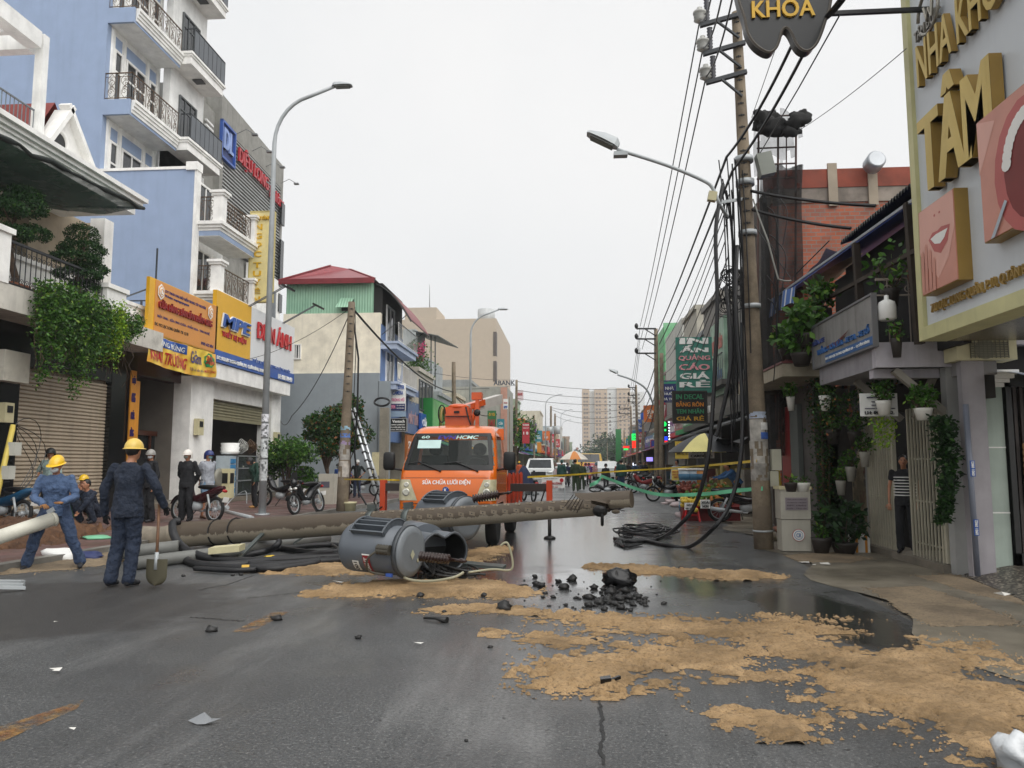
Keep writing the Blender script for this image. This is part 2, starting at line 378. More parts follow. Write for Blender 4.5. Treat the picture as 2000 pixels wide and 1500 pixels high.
def sandmat(name,a,b,c):
    k=NT(name);col=k.mix(k.ramp(k.noise(2.2,8,rough=.65),(.35,0.),(.65,1.)),srgb(a),srgb(b))
    col=k.mix(k.ramp(k.noise(300,2),(.5,0.),(.7,.6)),col,srgb(c));col=k.mix(k.ramp(k.noise(16,5),(.55,0.),(.75,.6)),col,srgb(c))
    k.col(col);col=k.mix(k.ramp(k.noise(1.1,7,k.mapv(loc=(2,6,1)),rough=.7),(.46,0.),(.62,.8)),col,tuple(x*.5 for x in srgb(a)))
    col=k.mix(k.ramp(k.noise(42,5,rough=.75),(.52,0.),(.62,.7)),col,tuple(x*.42 for x in srgb(a)))
    k.col(col);k.set(Roughness=.85);k.bump(k.mix(.5,k.noise(140,4),k.noise(38,6,rough=.75)),1.,.025);return k.m
M_sand=sandmat('sand','a5875e','c6a67c','7d6040');M_soil=sandmat('soil','5c3e28','7a5638','3a281a');M_film=sandmat('sandy_film','8a7a64','a08d72','6f5f4a')
SP=[([(1040,1195),(1200,1200),(1330,1215),(1420,1215),(1500,1205),(1600,1215),(1625,1235),(1560,1240),(1640,1258),(1700,1278),(1790,1275),(1850,1255),(1930,1262),(1935,1300),(1990,1370),(2090,1430),(2090,1500),(1900,1475),(1820,1440),(1720,1400),(1640,1370),(1600,1350),(1590,1310),(1520,1290),(1470,1258),(1400,1245),(1300,1240),(1200,1230),(1120,1237),(1160,1215),(1060,1207)],.022,.015,'large tan sand spread curving across the right foreground'),
 ([(1010,1305),(1100,1295),(1170,1275),(1250,1265),(1310,1253),(1400,1258),(1470,1270),(1440,1290),(1400,1310),(1290,1320),(1190,1335),(1250,1352),(1200,1360),(1100,1350),(1040,1345),(1020,1320)],.03,.015,'sand heap with a black plastic piece at its near edge'),
 ([(1370,1395),(1440,1390),(1500,1400),(1600,1410),(1580,1428),(1540,1442),(1500,1432),(1440,1412)],.015,.015,'thin scattering of sand nearest the camera'),
 ([(1140,1108),(1200,1103),(1250,1108),(1330,1112),(1400,1118),(1480,1118),(1535,1127),(1480,1133),(1380,1130),(1330,1125),(1260,1120),(1180,1117)],.05,.03,'narrow sand strip behind the black rubbish bag'),
 ([(640,1148),(720,1138),(830,1135),(960,1135),(1020,1145),(1060,1160),(980,1168),(860,1166),(740,1168),(660,1168),(600,1160)],.05,.025,'long sand strip in front of the fallen transformers'),
 ([(490,1112),(560,1105),(640,1100),(690,1102),(720,1122),(620,1124),(540,1120)],.05,.03,'sand patch left of the fallen transformers beside the cables'),
 ([(915,1075),(980,1068),(988,1078),(940,1098),(890,1102)],.03,.03,'small sand patch between the transformers and the truck wheel'),
 ([(960,1233),(1080,1238),(1180,1248),(1210,1262),(1120,1264),(1000,1252)],.01,.02,'faint streak of sand between the two larger spreads'),
 ([(840,1186),(940,1184),(1040,1192),(1040,1200),(960,1196),(860,1194)],.008,.02,'thin trail of sand leading to the large spread'),
 ([(1460,1318),(1560,1318),(1600,1326),(1540,1332),(1470,1324)],.008,.015,'tiny sand trail left of the large spread')]
for i,(pp,h,rs,lb)in enumerate(SP):
    sheetpile(pp,M_sand,'sand',lb,'sand',h,rs,.40 if i<2 else .22,1.05 if i in(2,7,8,9)else .8,i+1)
for i,(pp,lb)in enumerate([([(1695,1150),(1800,1146),(1880,1172),(1995,1215),(1990,1222),(1830,1226),(1760,1195),(1735,1172)],'pale sandy slab of dried mud beside the puddle'),
    ([(1790,1126),(1860,1122),(2010,1168),(2010,1184),(1900,1160)],'pale sandy strip below the speckled ramp'),
    ([(1530,1085),(1640,1078),(1700,1092),(1660,1100),(1560,1098)],'dusty patch in front of the potted plants')]):
    sheetpile(pp,M_film,'dried_mud',lb,'mud',.006,.03,.1,.3,20+i,.012,clods=.3)
sheetpile([(-60,1085),(60,1075),(180,1078),(260,1050),(330,1052),(280,1092),(150,1112),(0,1122),(-60,1122)],M_film,'sandy_dirt','trampled sandy dirt under the two yellow helmeted workers','dirt',.05,.04,.3,.4,31)
sheetpile([(-60,1040),(30,1022),(90,1028),(150,1032),(210,1044),(180,1062),(90,1082),(0,1090),(-60,1090)],M_soil,'soil_heap','heap of brown soil clods behind the man carrying the white pole','soil',.32,.05,.5,.5,33,clods=5)
# yellow centre dashes, worn
k=NT('worn_yellow');k.col(k.mix(k.ramp(k.noise(9,6),(.4,0.),(.6,1.)),srgb('85572c'),srgb('a57f40')));k.set(Roughness=.55)
tr=k.n('ShaderNodeBsdfTransparent');mx=k.n('ShaderNodeMixShader');k.l(k.ramp(k.noise(7,8,rough=.75),(.40,0.),(.62,.72)),mx.inputs[0]);k.l(tr.outputs[0],mx.inputs[1]);k.l(k.p.outputs[0],mx.inputs[2]);k.l(mx.outputs[0],k.out.inputs[0])
mk=MB()
for q in([(-80,1480),(-20,1425),(165,1366),(150,1384),(0,1450),(-80,1490)],[(452,1234),(530,1197),(566,1194),(492,1234)]):mk.quad(*[G(*p,.005)for p in q])
mk.build('road_marking',k.m,kind='structure')
# tar-black seams and cracks in the asphalt
ck=MB()
for pts in([(388,1152),(450,1140),(500,1122)],[(482,1168),(540,1162),(640,1150)],[(1172,1360),(1176,1420),(1174,1500)],[(370,1205),(440,1210),(480,1212)]):
    g_=[G(*p,.004)for p in pts];pp=[]
    for a,b in zip(g_,g_[1:]):
        for t in range(12):pp.append(a.lerp(b,t/12)+V((rnd.uniform(-.012,.012),rnd.uniform(-.02,.02),0)))
    for a,b in zip(pp,pp[1:]):
        d=(b-a).normalized().cross(V((0,0,1)))*rnd.uniform(.005,.012);ck.quad(a-d,b-d,b+d,a+d)
ck.build('road_crack',mat('tar','151515',.6),kind='structure')
# speckled terrazzo ramp bottom right
k=NT('terrazzo');vo=k.n('ShaderNodeTexVoronoi');vo.inputs['Scale'].default_value=38;k.l(k.tc.outputs['Object'],vo.inputs['Vector'])
k.col(k.mix(k.ramp(vo.outputs['Color'],(.6,0.),(.75,1.)),srgb('3b3631'),srgb('8a8274')));k.set(Roughness=.45);k.bump(vo.outputs['Distance'],.3,.006)
mb=MB();q=[G(1868,1112,.02),G(1905,1133,.02),G(2040,1190,.02),V((6.1,7.2,.16)),V((6.1,10.6,.16)),V((5.62,10.6,.14))]
mb.prism([(p.x,p.y,p.z)for p in q],(0,0,-.16));mb.build('ramp',k.m,kind='structure')
# step in front of the shops
mb=MB();mb.box((-14,22.2,.1),(-11.9,33.8,.26));mb.build('shop_step',M_conc,kind='structure')
# ---- loose debris ----
M_char=mat('charred','1c1b1a',.45,var=.5,bump=.5,bs=30)
def chunk(p,s,m=M_char,flat=.6,seed=0):
    r_=random.Random(seed);mb=MB();mb.ball((0,0,0),s,s*.8,s*flat,8,5)
    for v_ in mb.v:
        n_=noise.noise(v_*(2.2/s)+V((seed*3.1,seed,0)));v_*=1+.75*n_
    for v_ in mb.v:v_+=V(p)+V((0,0,s*flat*.6))
    return mb
deb=[(1047,1143,.05),(1023,1148,.05),(1058,1147,.055),(1102,1150,.07),(1119,1134,.07),(1090,1137,.04),(1045,1128,.04),(985,1193,.09),(1150,1170,.06),(1170,1180,.06),(1193,1162,.07),(1210,1172,.06),(1222,1158,.06),(1246,1168,.05),(1160,1150,.05),(1180,1192,.04),(1213,1190,.05),(1235,1183,.04),(1187,1175,.06),(1202,1183,.05),(1228,1170,.05),(1150,1185,.05),(411,1234,.05),(540,1211,.05),(700,1247,.03),(868,1197,.03),(958,1265,.02),(820,1166,.05),(945,1165,.04),(1105,1183,.025),(1080,1168,.03),(1065,1160,.03),(1330,1112,.05),(740,1166,.03),(455,1125,.03),(470,1124,.03),(358,1126,.03),(1493,1275,.03),(1160,1252,.03),(1060,1168,.025),(911,1448,.012)]
for i in range(90):
    a=rnd.gauss(0,1);b=rnd.gauss(0,1);deb.append((1200+a*36,1170+b*9,rnd.uniform(.012,.035)))
for i in range(30):deb.append((1100+rnd.uniform(-90,200),1150+rnd.uniform(-22,40),rnd.uniform(.008,.018)))
def dlab(x,y,s):
    a='large' if s>.06 else 'fist sized' if s>.04 else 'small' if s>.022 else 'tiny'
    b=('on the open asphalt near the shovel' if x<600 else 'in front of the fallen transformers' if x<980 else 'left of the rubbish bag in the wet' if x<1140 else 'just left of the bag heap' if x<1185 else 'in the heap below the rubbish bag' if x<1225 else 'just right of the bag heap' if x<1260 else 'right of the rubbish bag')
    return f"{a} charred {'nearer' if y > 1172 else 'farther'} chunk {b}"
for i,(x,y,s)in enumerate(deb):one('debris_chunk',chunk(G(x,y),s,seed=i+1),M_char,dlab(x,y,s),'debris','charred debris on the road')
mb=MB();b0=G(1213,1142)
mb.ball((0,0,0),.21,.15,.12,22,14)
for v_ in mb.v:
    n_=noise.noise(v_*9)*.5+noise.noise(v_*22)*.25;v_*=1+n_*.7;v_.z=max(v_.z,-.07);v_+=b0+V((0,0,.07))
bagm=mat('black_plastic','0d0d0e',.25,bump=.5,bs=18);one('rubbish_bag',mb,bagm,'crumpled black plastic bag lying on the wet road','bag')
# grey plastic shard, nearest litter
mb=MB();c0=G(395,1414)
F=[(-.085,.01,.012),(-.02,-.02,.004),(.03,-.03,.01),(.1,.005,.03),(.035,.03,.02),(.0,.02,.055),(-.03,.03,.03),(-.01,.06,.015)]
F=[c0+V(p)*1.05 for p in F];mb.add(F,[(0,1,5,6),(1,2,5),(2,4,5),(2,3,4),(5,4,7,6),(0,6,7)]);
for f in list(mb.f):pass
one('plastic_shard',mb,mat('grey_plastic','84878a',.4),'grey torn plastic shard lying on the near asphalt','litter')
mb=MB()
a=G(1185,1332,.03);b=G(1211,1322,.05);mb.bar(a,b,.022,.02);mb.bar(a-V((.04,0,.0)),a+V((.03,.0,.01)),.07,.05);one('plastic_fitting',mb,bagm,'black broken plastic fitting lying on the near sand heap','litter')
mb=MB();a=G(828,1207,.02);b=G(873,1212,.02);mb.tube([a,a.lerp(b,.5)+V((0,0,.01)),b],[.012,.014,.035],8);one('broken_insulator',mb,M_char,'dark broken insulator rod on the open asphalt','litter')
whm=mat('white_litter','d8d6cf',.6)
for i,(x,y,s,l_)in enumerate([(105,1309,.035,'small white scrap at the left of the open asphalt'),(818,1256,.03,'sliver of white paper on the middle asphalt'),(142,1424,.02,'small pale pebble near the yellow dash'),(1570,1100,.07,'crumpled white wrapper near the potted plants'),(1610,1102,.05,'white plastic strip on the right apron'),(1965,1162,.08,'white plastic spoon on the sandy strip'),(980,1469,.02,'pale twig on the near asphalt'),(660,1138,.05,'white torn wrapper beside the transformer sand'),(108,1215,.02,'white crumb left of the shovel'),(1590,1103,.02,'white crumb beside the plastic strip')]):
    mb=MB();p=G(x,y,.02);mb.add([p+V((rnd.uniform(-1,1)*s*1.6,rnd.uniform(-1,1)*s,rnd.uniform(0,1)*s*.5))for _ in range(6)],[(0,1,2),(1,2,3),(2,3,4),(3,4,5)])
    one('litter',mb,whm,l_,'litter')
mb=MB();p=G(1990,1508);mb.ball((0,0,0),.09,.1,.1,16,12)
for v_ in mb.v:v_*=1+noise.noise(v_*14)*1.0;v_+=p+V((0.02,0,.07))
one('clear_bag',mb,mat('clear_plastic','c9ccce',.2,bump=.6,bs=25),'crumpled translucent plastic bag in the bottom right corner','bag')
# ================= BUILDING HELPERS =================
GL=glassmat('window_glass');M_white=mat('white_wall','ebebe8',.6,streak=.18,dirt=.12);M_blue=mat('blue_wall','93a5c2',.6,var=.05,streak=.12)
M_frame=mat('alu_frame','55595c',.4,metal=.3);M_iron=mat('black_iron','17181b',.45);M_bronze=mat('bronze_iron','5a4430',.45,metal=.5,var=.4,vs=9)
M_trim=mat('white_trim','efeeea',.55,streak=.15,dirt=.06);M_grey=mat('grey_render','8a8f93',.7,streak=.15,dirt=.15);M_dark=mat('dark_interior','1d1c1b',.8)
M_cream=mat('cream_wall','efe7d3',.7,streak=.18,dirt=.12);M_shut=None
def win(par,X,y0,y1,z0,z1,s=1,bars=2,trim=.07,m=None,glass=GL,deep=.06,mid=None,name='window'):
    """window on a plane X = const, facing +X (s=1) or -X (s=-1)"""
    f=MB();t=trim;d0,d1=X-.02*s,X+deep*s
    f.box((d0,y0,z0),(d1,y0+t,z1));f.box((d0,y1-t,z0),(d1,y1,z1));f.box((d0,y0+t,z0),(d1,y1-t,z0+t));f.box((d0,y0+t,z1-t),(d1,y1-t,z1))
    for i in range(1,bars):
        y=y0+(y1-y0)*i/bars;f.box((d0,y-t*.35,z0+t),(d1-.015*s,y+t*.35,z1-t))
    if mid:f.box((d0,y0+t,z0+(z1-z0)*mid-t*.4),(d1-.018*s,y1-t,z0+(z1-z0)*mid+t*.4))
    fo=f.build(name,m or M_frame,par)
    g=MB();g.box((X-.01*s,y0+t,z0+t),(X+.012*s,y1-t,z1-t));g.build('pane',glass,fo);return fo
def winY(par,Y,x0,x1,z0,z1,bars=2,trim=.06,m=None,mid=None,deep=.06):
    """window on a wall Y = const facing the camera side (-Y)"""
    f=MB();t=trim;d0,d1=Y+.02,Y-deep
    f.box((x0,d0,z0),(x0+t,d1,z1));f.box((x1-t,d0,z0),(x1,d1,z1));f.box((x0+t,d0,z0),(x1-t,d1,z0+t));f.box((x0+t,d0,z1-t),(x1-t,d1,z1))
    for i in range(1,bars):
        x=x0+(x1-x0)*i/bars;f.box((x-t*.35,d0,z0+t),(x+t*.35,d1+.015,z1-t))
    if mid:f.box((x0+t,d0,z0+(z1-z0)*mid-t*.4),(x1-t,d1+.018,z0+(z1-z0)*mid+t*.4))
    fo=f.build('window',m or M_frame,par);g=MB();g.box((x0+t,Y+.01,z0+t),(x1-t,Y-.012,z1-t));g.build('pane',GL,fo);return fo
def scroll(mb,p,u,v_,s,flip=1,r=.008):
    p=V(p);u=V(u);v_=V(v_);pts=[]
    for i in range(15):
        a=i/14*2.6*pi;rr=s*(1-i/16);pts.append(p+u*(flip*rr*cos(a)*.5)+v_*(rr*sin(a)*.5))
    mb.tube(pts,r,4)
def railing(par,a,b,h,m,style='bars',name='railing',sp=.13,top=.03):
    """railing from a to b (floor points), height h"""
    a=V(a);b=V(b);d=(b-a);L=d.length;d.normalize();up=V((0,0,1));mb=MB()
    mb.bar(a+up*h,b+up*h,top*1.6,top);mb.bar(a+up*.06,b+up*.06,top*.8,top*.8)
    n=max(1,int(L/sp))
    if style=='bars':
        for i in range(n+1):p=a+d*(L*i/n);mb.bar(p+up*.06,p+up*h,.016)
    elif style=='scroll':
        n=max(2,int(L/.42));mb.bar(a+up*(h*.86),b+up*(h*.86),.014)
        for i in range(n+1):p=a+d*(L*i/n);mb.bar(p+up*.06,p+up*h,.02)
        for i in range(n):
            c=a+d*(L*(i+.5)/n);w_=L/n
            for q,s_,fl in((.3,.3,1),(.62,.34,-1),(.45,.22,1),(.75,.16,-1)):
                scroll(mb,c+up*(h*q)+d*(rnd.uniform(-.1,.1)*w_),d,up,s_*w_*1.5,fl,.009)
            pts=[c+up*(.06+(h-.1)*t)+d*(.32*w_*sin(2*pi*t))for t in[j/10 for j in range(11)]];mb.tube(pts,.009,4)
            pts=[c+up*(.06+(h-.1)*t)-d*(.28*w_*sin(2*pi*t))for t in[j/10 for j in range(11)]];mb.tube(pts,.008,4)
    elif style=='curl':
        n=max(2,int(L/.16))
        for i in range(n+1):
            p=a+d*(L*i/n);mb.bar(p+up*.06,p+up*h,.016)
            if i<n:scroll(mb,p+d*.08+up*(h*.80),d,up,.15,1);scroll(mb,p+d*.08+up*.17,d,up,.13,-1)
    elif style=='panel':
        mb2=MB();mb2.bar(a+up*(h/2),b+up*(h/2),.015,h-.1);mb2.build('railing_panel',mat('grey_panel','53585e',.35),par)
        for i in range(n//3+1):p=a+d*(L*i/max(1,n//3));mb.bar(p,p+up*h,.03)
    return mb.build(name,m,par)
def cornice(mb,x0,x1,y0,y1,z,s=1,steps=((0,.1),(.05,.08),(.1,.1),(.16,.06))):
    """stepped moulding running in Y on the street face x1 (outer), from z upward"""
    zz=z
    for o,h in steps:mb.box((x0,y0-o,zz),(x1+o*s,y1+o,zz+h));zz+=h
    return zz
def roller(par,X,y0,y1,z0,z1,m,s=1,pitch=.095,name='shutter'):
    mb=MB();n=int((z1-z0)/pitch)
    for i in range(n):
        z=z0+i*pitch;a=pitch*.86
        mb.add([(X,y0,z),(X,y1,z),(X+.028*s,y1,z+a*.35),(X+.028*s,y0,z+a*.35),(X+.02*s,y1,z+a),(X+.02*s,y0,z+a),(X-.012*s,y1,z+a),(X-.012*s,y0,z+a),(X-.012*s,y1,z+pitch),(X-.012*s,y0,z+pitch)],
               [(0,1,2,3),(3,2,4,5),(5,4,6,7),(7,6,8,9)])
    mb.box((X-.03*s,y0,z0),(X-.02*s,y1,z1));mb.box((X-.01*s,y0,z0-.12),(X+.03*s,y1,z0));return mb.build(name,m,par)
def leaves(mb,pts,size,rg,n=1,spread=.1,flat=.0):
    """leaf-shaped quads scattered around points"""
    for c in pts:
        for _ in range(n):
            p=V(c)+V((rg.gauss(0,spread),rg.gauss(0,spread),rg.gauss(0,spread)))
            a=V((rg.uniform(-1,1),rg.uniform(-1,1),rg.uniform(-1,1)*(1-flat))).normalized();b=a.cross(V((rg.uniform(-1,1),rg.uniform(-1,1),rg.uniform(-1,1)))).normalized()
            L=size*rg.uniform(.6,1.3);mb.add([p,p+a*L*.5+b*L*.27,p+a*L,p+a*L*.5-b*L*.27],[(0,1,2,3)])
def in_ell(rg,c,rx,ry,rz,shell=.55):
    while True:
        v_=V((rg.uniform(-1,1),rg.uniform(-1,1),rg.uniform(-1,1)))
        if shell<v_.length<1:return V(c)+V((v_.x*rx,v_.y*ry,v_.z*rz))
LM1=leafmat('leaf_green','1e3a14','4c7a26','7f9a3a');LM2=leafmat('leaf_dark','0f2210','26481c','3d5f24');LM3=leafmat('leaf_lime','5a8a1e','9ab52e','c4c83a');LM4=leafmat('leaf_mixed','12280f','315a1e','9a5a30')
M_bark=mat('bark','4a3b2e',.9,var=.4,vs=8,bump=.6,bs=30)
M_pot=mat('terracotta','7a4a34',.8);M_wpot=mat('white_pot','d6d4cc',.5,dirt=.2);M_kpot=mat('dark_pot','2c2622',.6)
def sign(name,label,cat,a,u,v_,w_,h_,face,texts=(),depth=.12,frame=None,fw=.04,group=None,rows=()):
    """flat sign board: centre a, right-vector u, up v_. texts = (string, cx, cy, w, h, material[, bold[, shear]]) in fractions of the board"""
    u=V(u).normalized();v_=V(v_).normalized();n=u.cross(v_);a=V(a)
    r_=root(name,a-v_*h_/2,label,cat,group)
    mb=MB();mb.obox(a-n*depth/2,u,v_,n,w_/2,h_/2,depth/2);mb.build('panel',face,r_)
    if frame:
        mb=MB()
        for sx in(-1,1):mb.obox(a+u*sx*(w_/2+fw/2)-n*(depth/2-.01),u,v_,n,fw/2,h_/2+fw,depth/2+.01)
        for sy in(-1,1):mb.obox(a+v_*sy*(h_/2+fw/2)-n*(depth/2-.01),u,v_,n,w_/2,fw/2,depth/2+.01)
        mb.build('frame',frame,r_)
    for(cx,cy,rw,rh,m_)in rows:
        mb=MB();mb.obox(a+u*((cx-.5)*w_)+v_*((cy-.5)*h_)+n*.006,u,v_,n,rw*w_/2,rh*h_/2,.006);mb.build('band',m_,r_)
    for t in texts:
        s_,cx,cy,tw,th,m_=t[:6];bold=t[6]if len(t)>6 else .012;dp=t[7]if len(t)>7 else .022
        txt(s_,a+u*((cx-.5)*w_)+v_*((cy-.5)*h_),u,tw*w_,th*h_,m_,r_,v_=v_,depth=dp,bold=bold,shear=t[8]if len(t)>8 else 0)
    return r_
cR=P('b3202a',rough=.35);cB=P('1d4f9e',rough=.35);cW=P('e8e8e4',rough=.45);cY=P('e0a918',rough=.4);cK=P('161616',rough=.4);cO=P('d58f2c',rough=.4);cPu=P('35286a',rough=.4)
LX=(0,1,0);RX=(0,-1,0);FX=(1,0,0)         # reading directions: left row, right row, boards facing the camera
# ================= LEFT ROW =================
# ---- house with the roller shutter and hanging garden ----
y0,y1=13.0,21.9;Xs=-13.0
H=root('shop_house',(Xs,18,0),'white and black granite house with closed brown roller shutter and planted balcony','house')
M_gran=mat('black_granite','141516',.18,var=.3,vs=30,bump=0)
sy0,sy1=YX(24,Xs),YX(206,Xs);zt=PX(22,712,Xs).z
mb=MB();mb.box((Xs-.5,y0,0),(Xs+.06,sy0,5));mb.box((Xs-.5,sy1,0),(Xs+.06,y1,5));mb.box((Xs-.5,sy0,zt),(Xs+.05,sy1,5));mb.build('wall',M_gran,H)
M_shut=mat('shutter_brown','b3a48e',.45,var=.08,streak=.3,dirt=.2)
roller(H,Xs-.1,sy0,sy1,.35,zt,M_shut)
zb=PX(11,600,-12).z-.0;zf=PX(0,555,-12).z
mb=MB();mb.box((Xs,y0,4.72),(-12.0,y1-.3,5.28));mb.build('balcony_slab',mat('slab_white','c9c5bb',.7,streak=.4,dirt=.5),H)
mb=MB()
yA,yB=YX(18,-12.,510),YX(208,-12.,570);yC=YX(245,-12.,590)
for a_,b_,zz in((yA-.9,yA,6.35),(yB,yC,6.0)):mb.box((-12.32,a_,5.28),(-11.98,b_,zz));mb.box((-12.38,a_-.05,zz),(-11.92,b_+.05,zz+.12))
mb.box((-13,yC-.1,5.2),(-12.4,22.4,5.9));mb.box((-13.1,yC-.1,5.9),(-12.35,22.45,6.0));mb.build('pillar',M_trim,H)
railing(H,(-12.12,yA,5.28),(-12.12,yB,5.28),.98,M_iron,'curl',top=.05)
# upper storey
mb=MB();mb.box((-15.5,y0,5),(-15.2,22.0,8.7));mb.box((-15.2,19.2,5),(-14.6,22.0,8.7));mb.box((-15.2,21.6,5),(-14.2,22.0,8.7));mb.build('upper_wall',mat('beige_wall','a89a84',.7,streak=.2),H)
mb=MB();mb.box((-14.2,21.2,5.3),(-13.75,21.65,8.7));mb.box((-14.3,21.1,5.3),(-13.65,21.75,5.6));mb.box((-14.6,15,5.6),(-14.3,21.5,6.7));mb.box((-14.65,15,6.7),(-14.2,21.5,6.82));mb.build('column',M_trim,H)
win(H,-15.18,15.6,18.6,5.6,8.2,bars=3,m=M_trim)
mb=MB();zz=cornice(mb,-15.6,-12.35,y0,YX(262,-12.4,392),8.5,steps=((0,.22),(.06,.08),(.14,.1),(.24,.12)));mb.build('roof_cornice',M_trim,H)
# gable with a round window
gy0,gy1=YX(70,Xs,320),YX(186,Xs,335);gz0=8.87;gz1=PX(128,214,Xs).z;gm=YX(128,Xs,214)
mb=MB();mb.prism([(Xs,gy0,gz0),(Xs,gy1,gz0),(Xs,gm,gz1)],(-.3,0,0));mb.build('gable',M_trim,H)
mb=MB();mb.bar((Xs+.05,gm-.1,gz1+.1),(Xs+.05,gy1+.1,gz0+.05),.3,.12);mb.bar((Xs+.05,gm+.1,gz1+.1),(Xs+.05,gy0-.1,gz0+.05),.3,.12);mb.build('gable_moulding',M_trim,H)
c_=PX(114,278,Xs+.02);rr=.30;n=24
mb=MB();mb.tube([c_+V((.02,cos(2*pi*i/n)*rr,sin(2*pi*i/n)*rr))for i in range(n)],.06,6,closed=True);rf=mb.build('round_window',M_trim,H)
mb=MB();mb.lathe(c_-V((.0,0,0)),(1,0,0),[(0,rr),(.02,rr)],24);mb.build('pane',cK,rf)
mb=MB();mb.add([(Xs-.3,gy0-.2,gz0),(Xs-4,gy0-.2,gz0),(Xs-4,gm,gz1+.2),(Xs-.3,gm,gz1+.2)],[(0,1,2,3)]);mb.add([(Xs-.3,gy1+.2,gz0),(Xs-4,gy1+.2,gz0),(Xs-4,gm,gz1+.2),(Xs-.3,gm,gz1+.2)],[(0,3,2,1)]);mb.build('roof_tiles',mat('roof_red','8c3b35',.6),H)
# white pergola frame storey, top left
fy=YX(90,Xs,170);zt2=PX(93,72,Xs).z;zb2=9.0
mb=MB();mb.box((Xs-.2,fy-.2,zb2),(Xs+.02,fy,zt2));mb.box((Xs-.35,10,zt2-.42),(Xs+.02,fy-.28,zt2));mb.box((-17,fy-.28,zt2-.42),(Xs-.35,fy,zt2))
for i in range(9):y=fy-.9-i*.75;mb.box((-17,y-.08,zt2-.38),(Xs-.35,y+.08,zt2-.08))
mb.build('pergola',M_white,H)
mb=MB();mb.box((-15.4,10,zb2),(-15.1,fy-.3,zt2-.45));mb.box((-17,fy-.28,zb2),(-14.9,fy-.1,zt2-.42));mb.build('top_wall',M_white,H)
mb=MB();mb.box((-14.88,fy-.9,zb2+1.2),(-14.84,fy-.75,zb2+1.5));mb.build('wall_lamp',cK,H)
railing(H,(Xs-.05,11,9.0),(Xs-.05,fy-.3,9.0),1.05,P('6d7479',rough=.4),'bars','upper_railing')
# shade net
NM=netmat('shade_net','24483a',.8)
e=[PX(280,406,-11.7),PX(110,318,-11.7),PX(0,284,-11.7),V((-11.7,12.5,9.4))]
e=[V((-11.6,YX(281,-11.6,408),7.55)),V((-11.6,YX(100,-11.6,300),8.15)),V((-11.6,12.8,8.2))]
def netf(u,v_):
    y=12.8+(e[0].y-12.8)*u;zf_=PX(0,0,-1).z*0;px=0
    ze=8.0+.40*u
    x=-11.6-v_*3.1;return V((x,y+.04*noise.noise(V((u*9,v_*5,0))),ze+v_*.15-.18*sin(pi*v_)+.12*noise.noise(V((u*12,v_*4,3)))))
mb=MB();mb.grid(netf,40,14);sn=root('shade_net',(-12.5,17,7.5),'sagging dark green shade net stretched over the planted balcony','shade net')
mb.build('net',NM,sn)
mb=MB();mb.tube([netf(i/20,0)+V((0,0,rnd.uniform(-.04,.03)))for i in range(21)],[rnd.uniform(.03,.07)for _ in range(21)],6)
mb.build('rolled_edge',mat('net_roll','1d2422',.9,bump=.6),sn)
mb=MB()
for v_ in(.3,.7):mb.tube([netf(0,v_),netf(.5,v_)+V((0,0,.1)),netf(1,v_)],.012,4)
mb.bar(netf(1,0),netf(1,1),.05);mb.bar((-12.2,21.4,5.5),(-12.2,21.4,7.8),.04);mb.build('support_wire',P('3b4248',rough=.5),sn)
# neighbour terrace rail (grey) on blue wall
fr=root('terrace_railing',(-12.6,23.2,5.2),'plain grey pipe railing on the terrace below the blue wall','railing')
mb=MB()
for z in(.35,.65,.95,1.25):mb.bar((-13.9,22.4,5.2+z),(-12.5,22.4,5.2+z),.035);mb.bar((-12.5,22.4,5.2+z),(-12.5,24.9,5.2+z),.035)
for p in((-12.5,22.4),(-12.5,23.7),(-12.5,24.9),(-13.2,22.4)):mb.bar((*p,5.1),(*p,6.47),.05)
mb.build('rails',P('4a4f5a',rough=.5),fr)
# ---- plants on the balcony ----
def bonsai(name,base,h,pads,label):
    r_=root(name,base,label,'bonsai');rg=random.Random(len(label));base=V(base)
    mb=MB();top=base+V((0,0,h));pts=[base+V((.12*sin(i*1.3),.1*cos(i*1.7),h*i/7))for i in range(8)];mb.tube(pts,[.09*(1-i/9)for i in range(8)],7)
    lf=MB()
    for(dx,dy,dz,rx,rz)in pads:
        c=base+V((dx,dy,dz));mb.tube([base+V((0,0,dz*.8)),c],[.03,.012],5)
        pp=[in_ell(rg,c,rx,rx,rz,.72)for _ in range(int(2600*rx*rx+500))]
        pp=[p for p in pp if p.z>c.z-rz*.55];leaves(lf,pp,.06,rg,2,.012)
    mb.build('trunk',M_bark,r_);lf.build('crown',leafmat('bonsai_leaf','16301a','2f5426','4f7432'),r_)
    pt=MB();pt.box(base-V((.28,.28,.0)),base+V((.28,.28,.16)));pt.build('pot',M_pot,r_);return r_
yb1=YX(32,-12.5,450);yb2=YX(158,-12.45,500)
bonsai('bonsai_tree',(-12.55,yb1,5.3),2.2,[(0,.1,2.0,.62,.25),(.1,-.5,1.75,.5,.2),(0,.55,1.5,.45,.18),(0,-.1,1.3,.5,.2),(.1,.1,2.25,.4,.2)],'broad layered dark bonsai at the far left of the balcony')
bonsai('bonsai_tree',(-12.45,yb2,5.3),1.9,[(0,0,1.95,.42,.3),(0,.05,1.6,.58,.2),(0,-.2,1.3,.6,.17),(.05,.25,1.15,.5,.16),(0,-.1,.9,.58,.16),(0,.2,.65,.4,.15)],'dome topped layered bonsai beside the white balcony pillar')
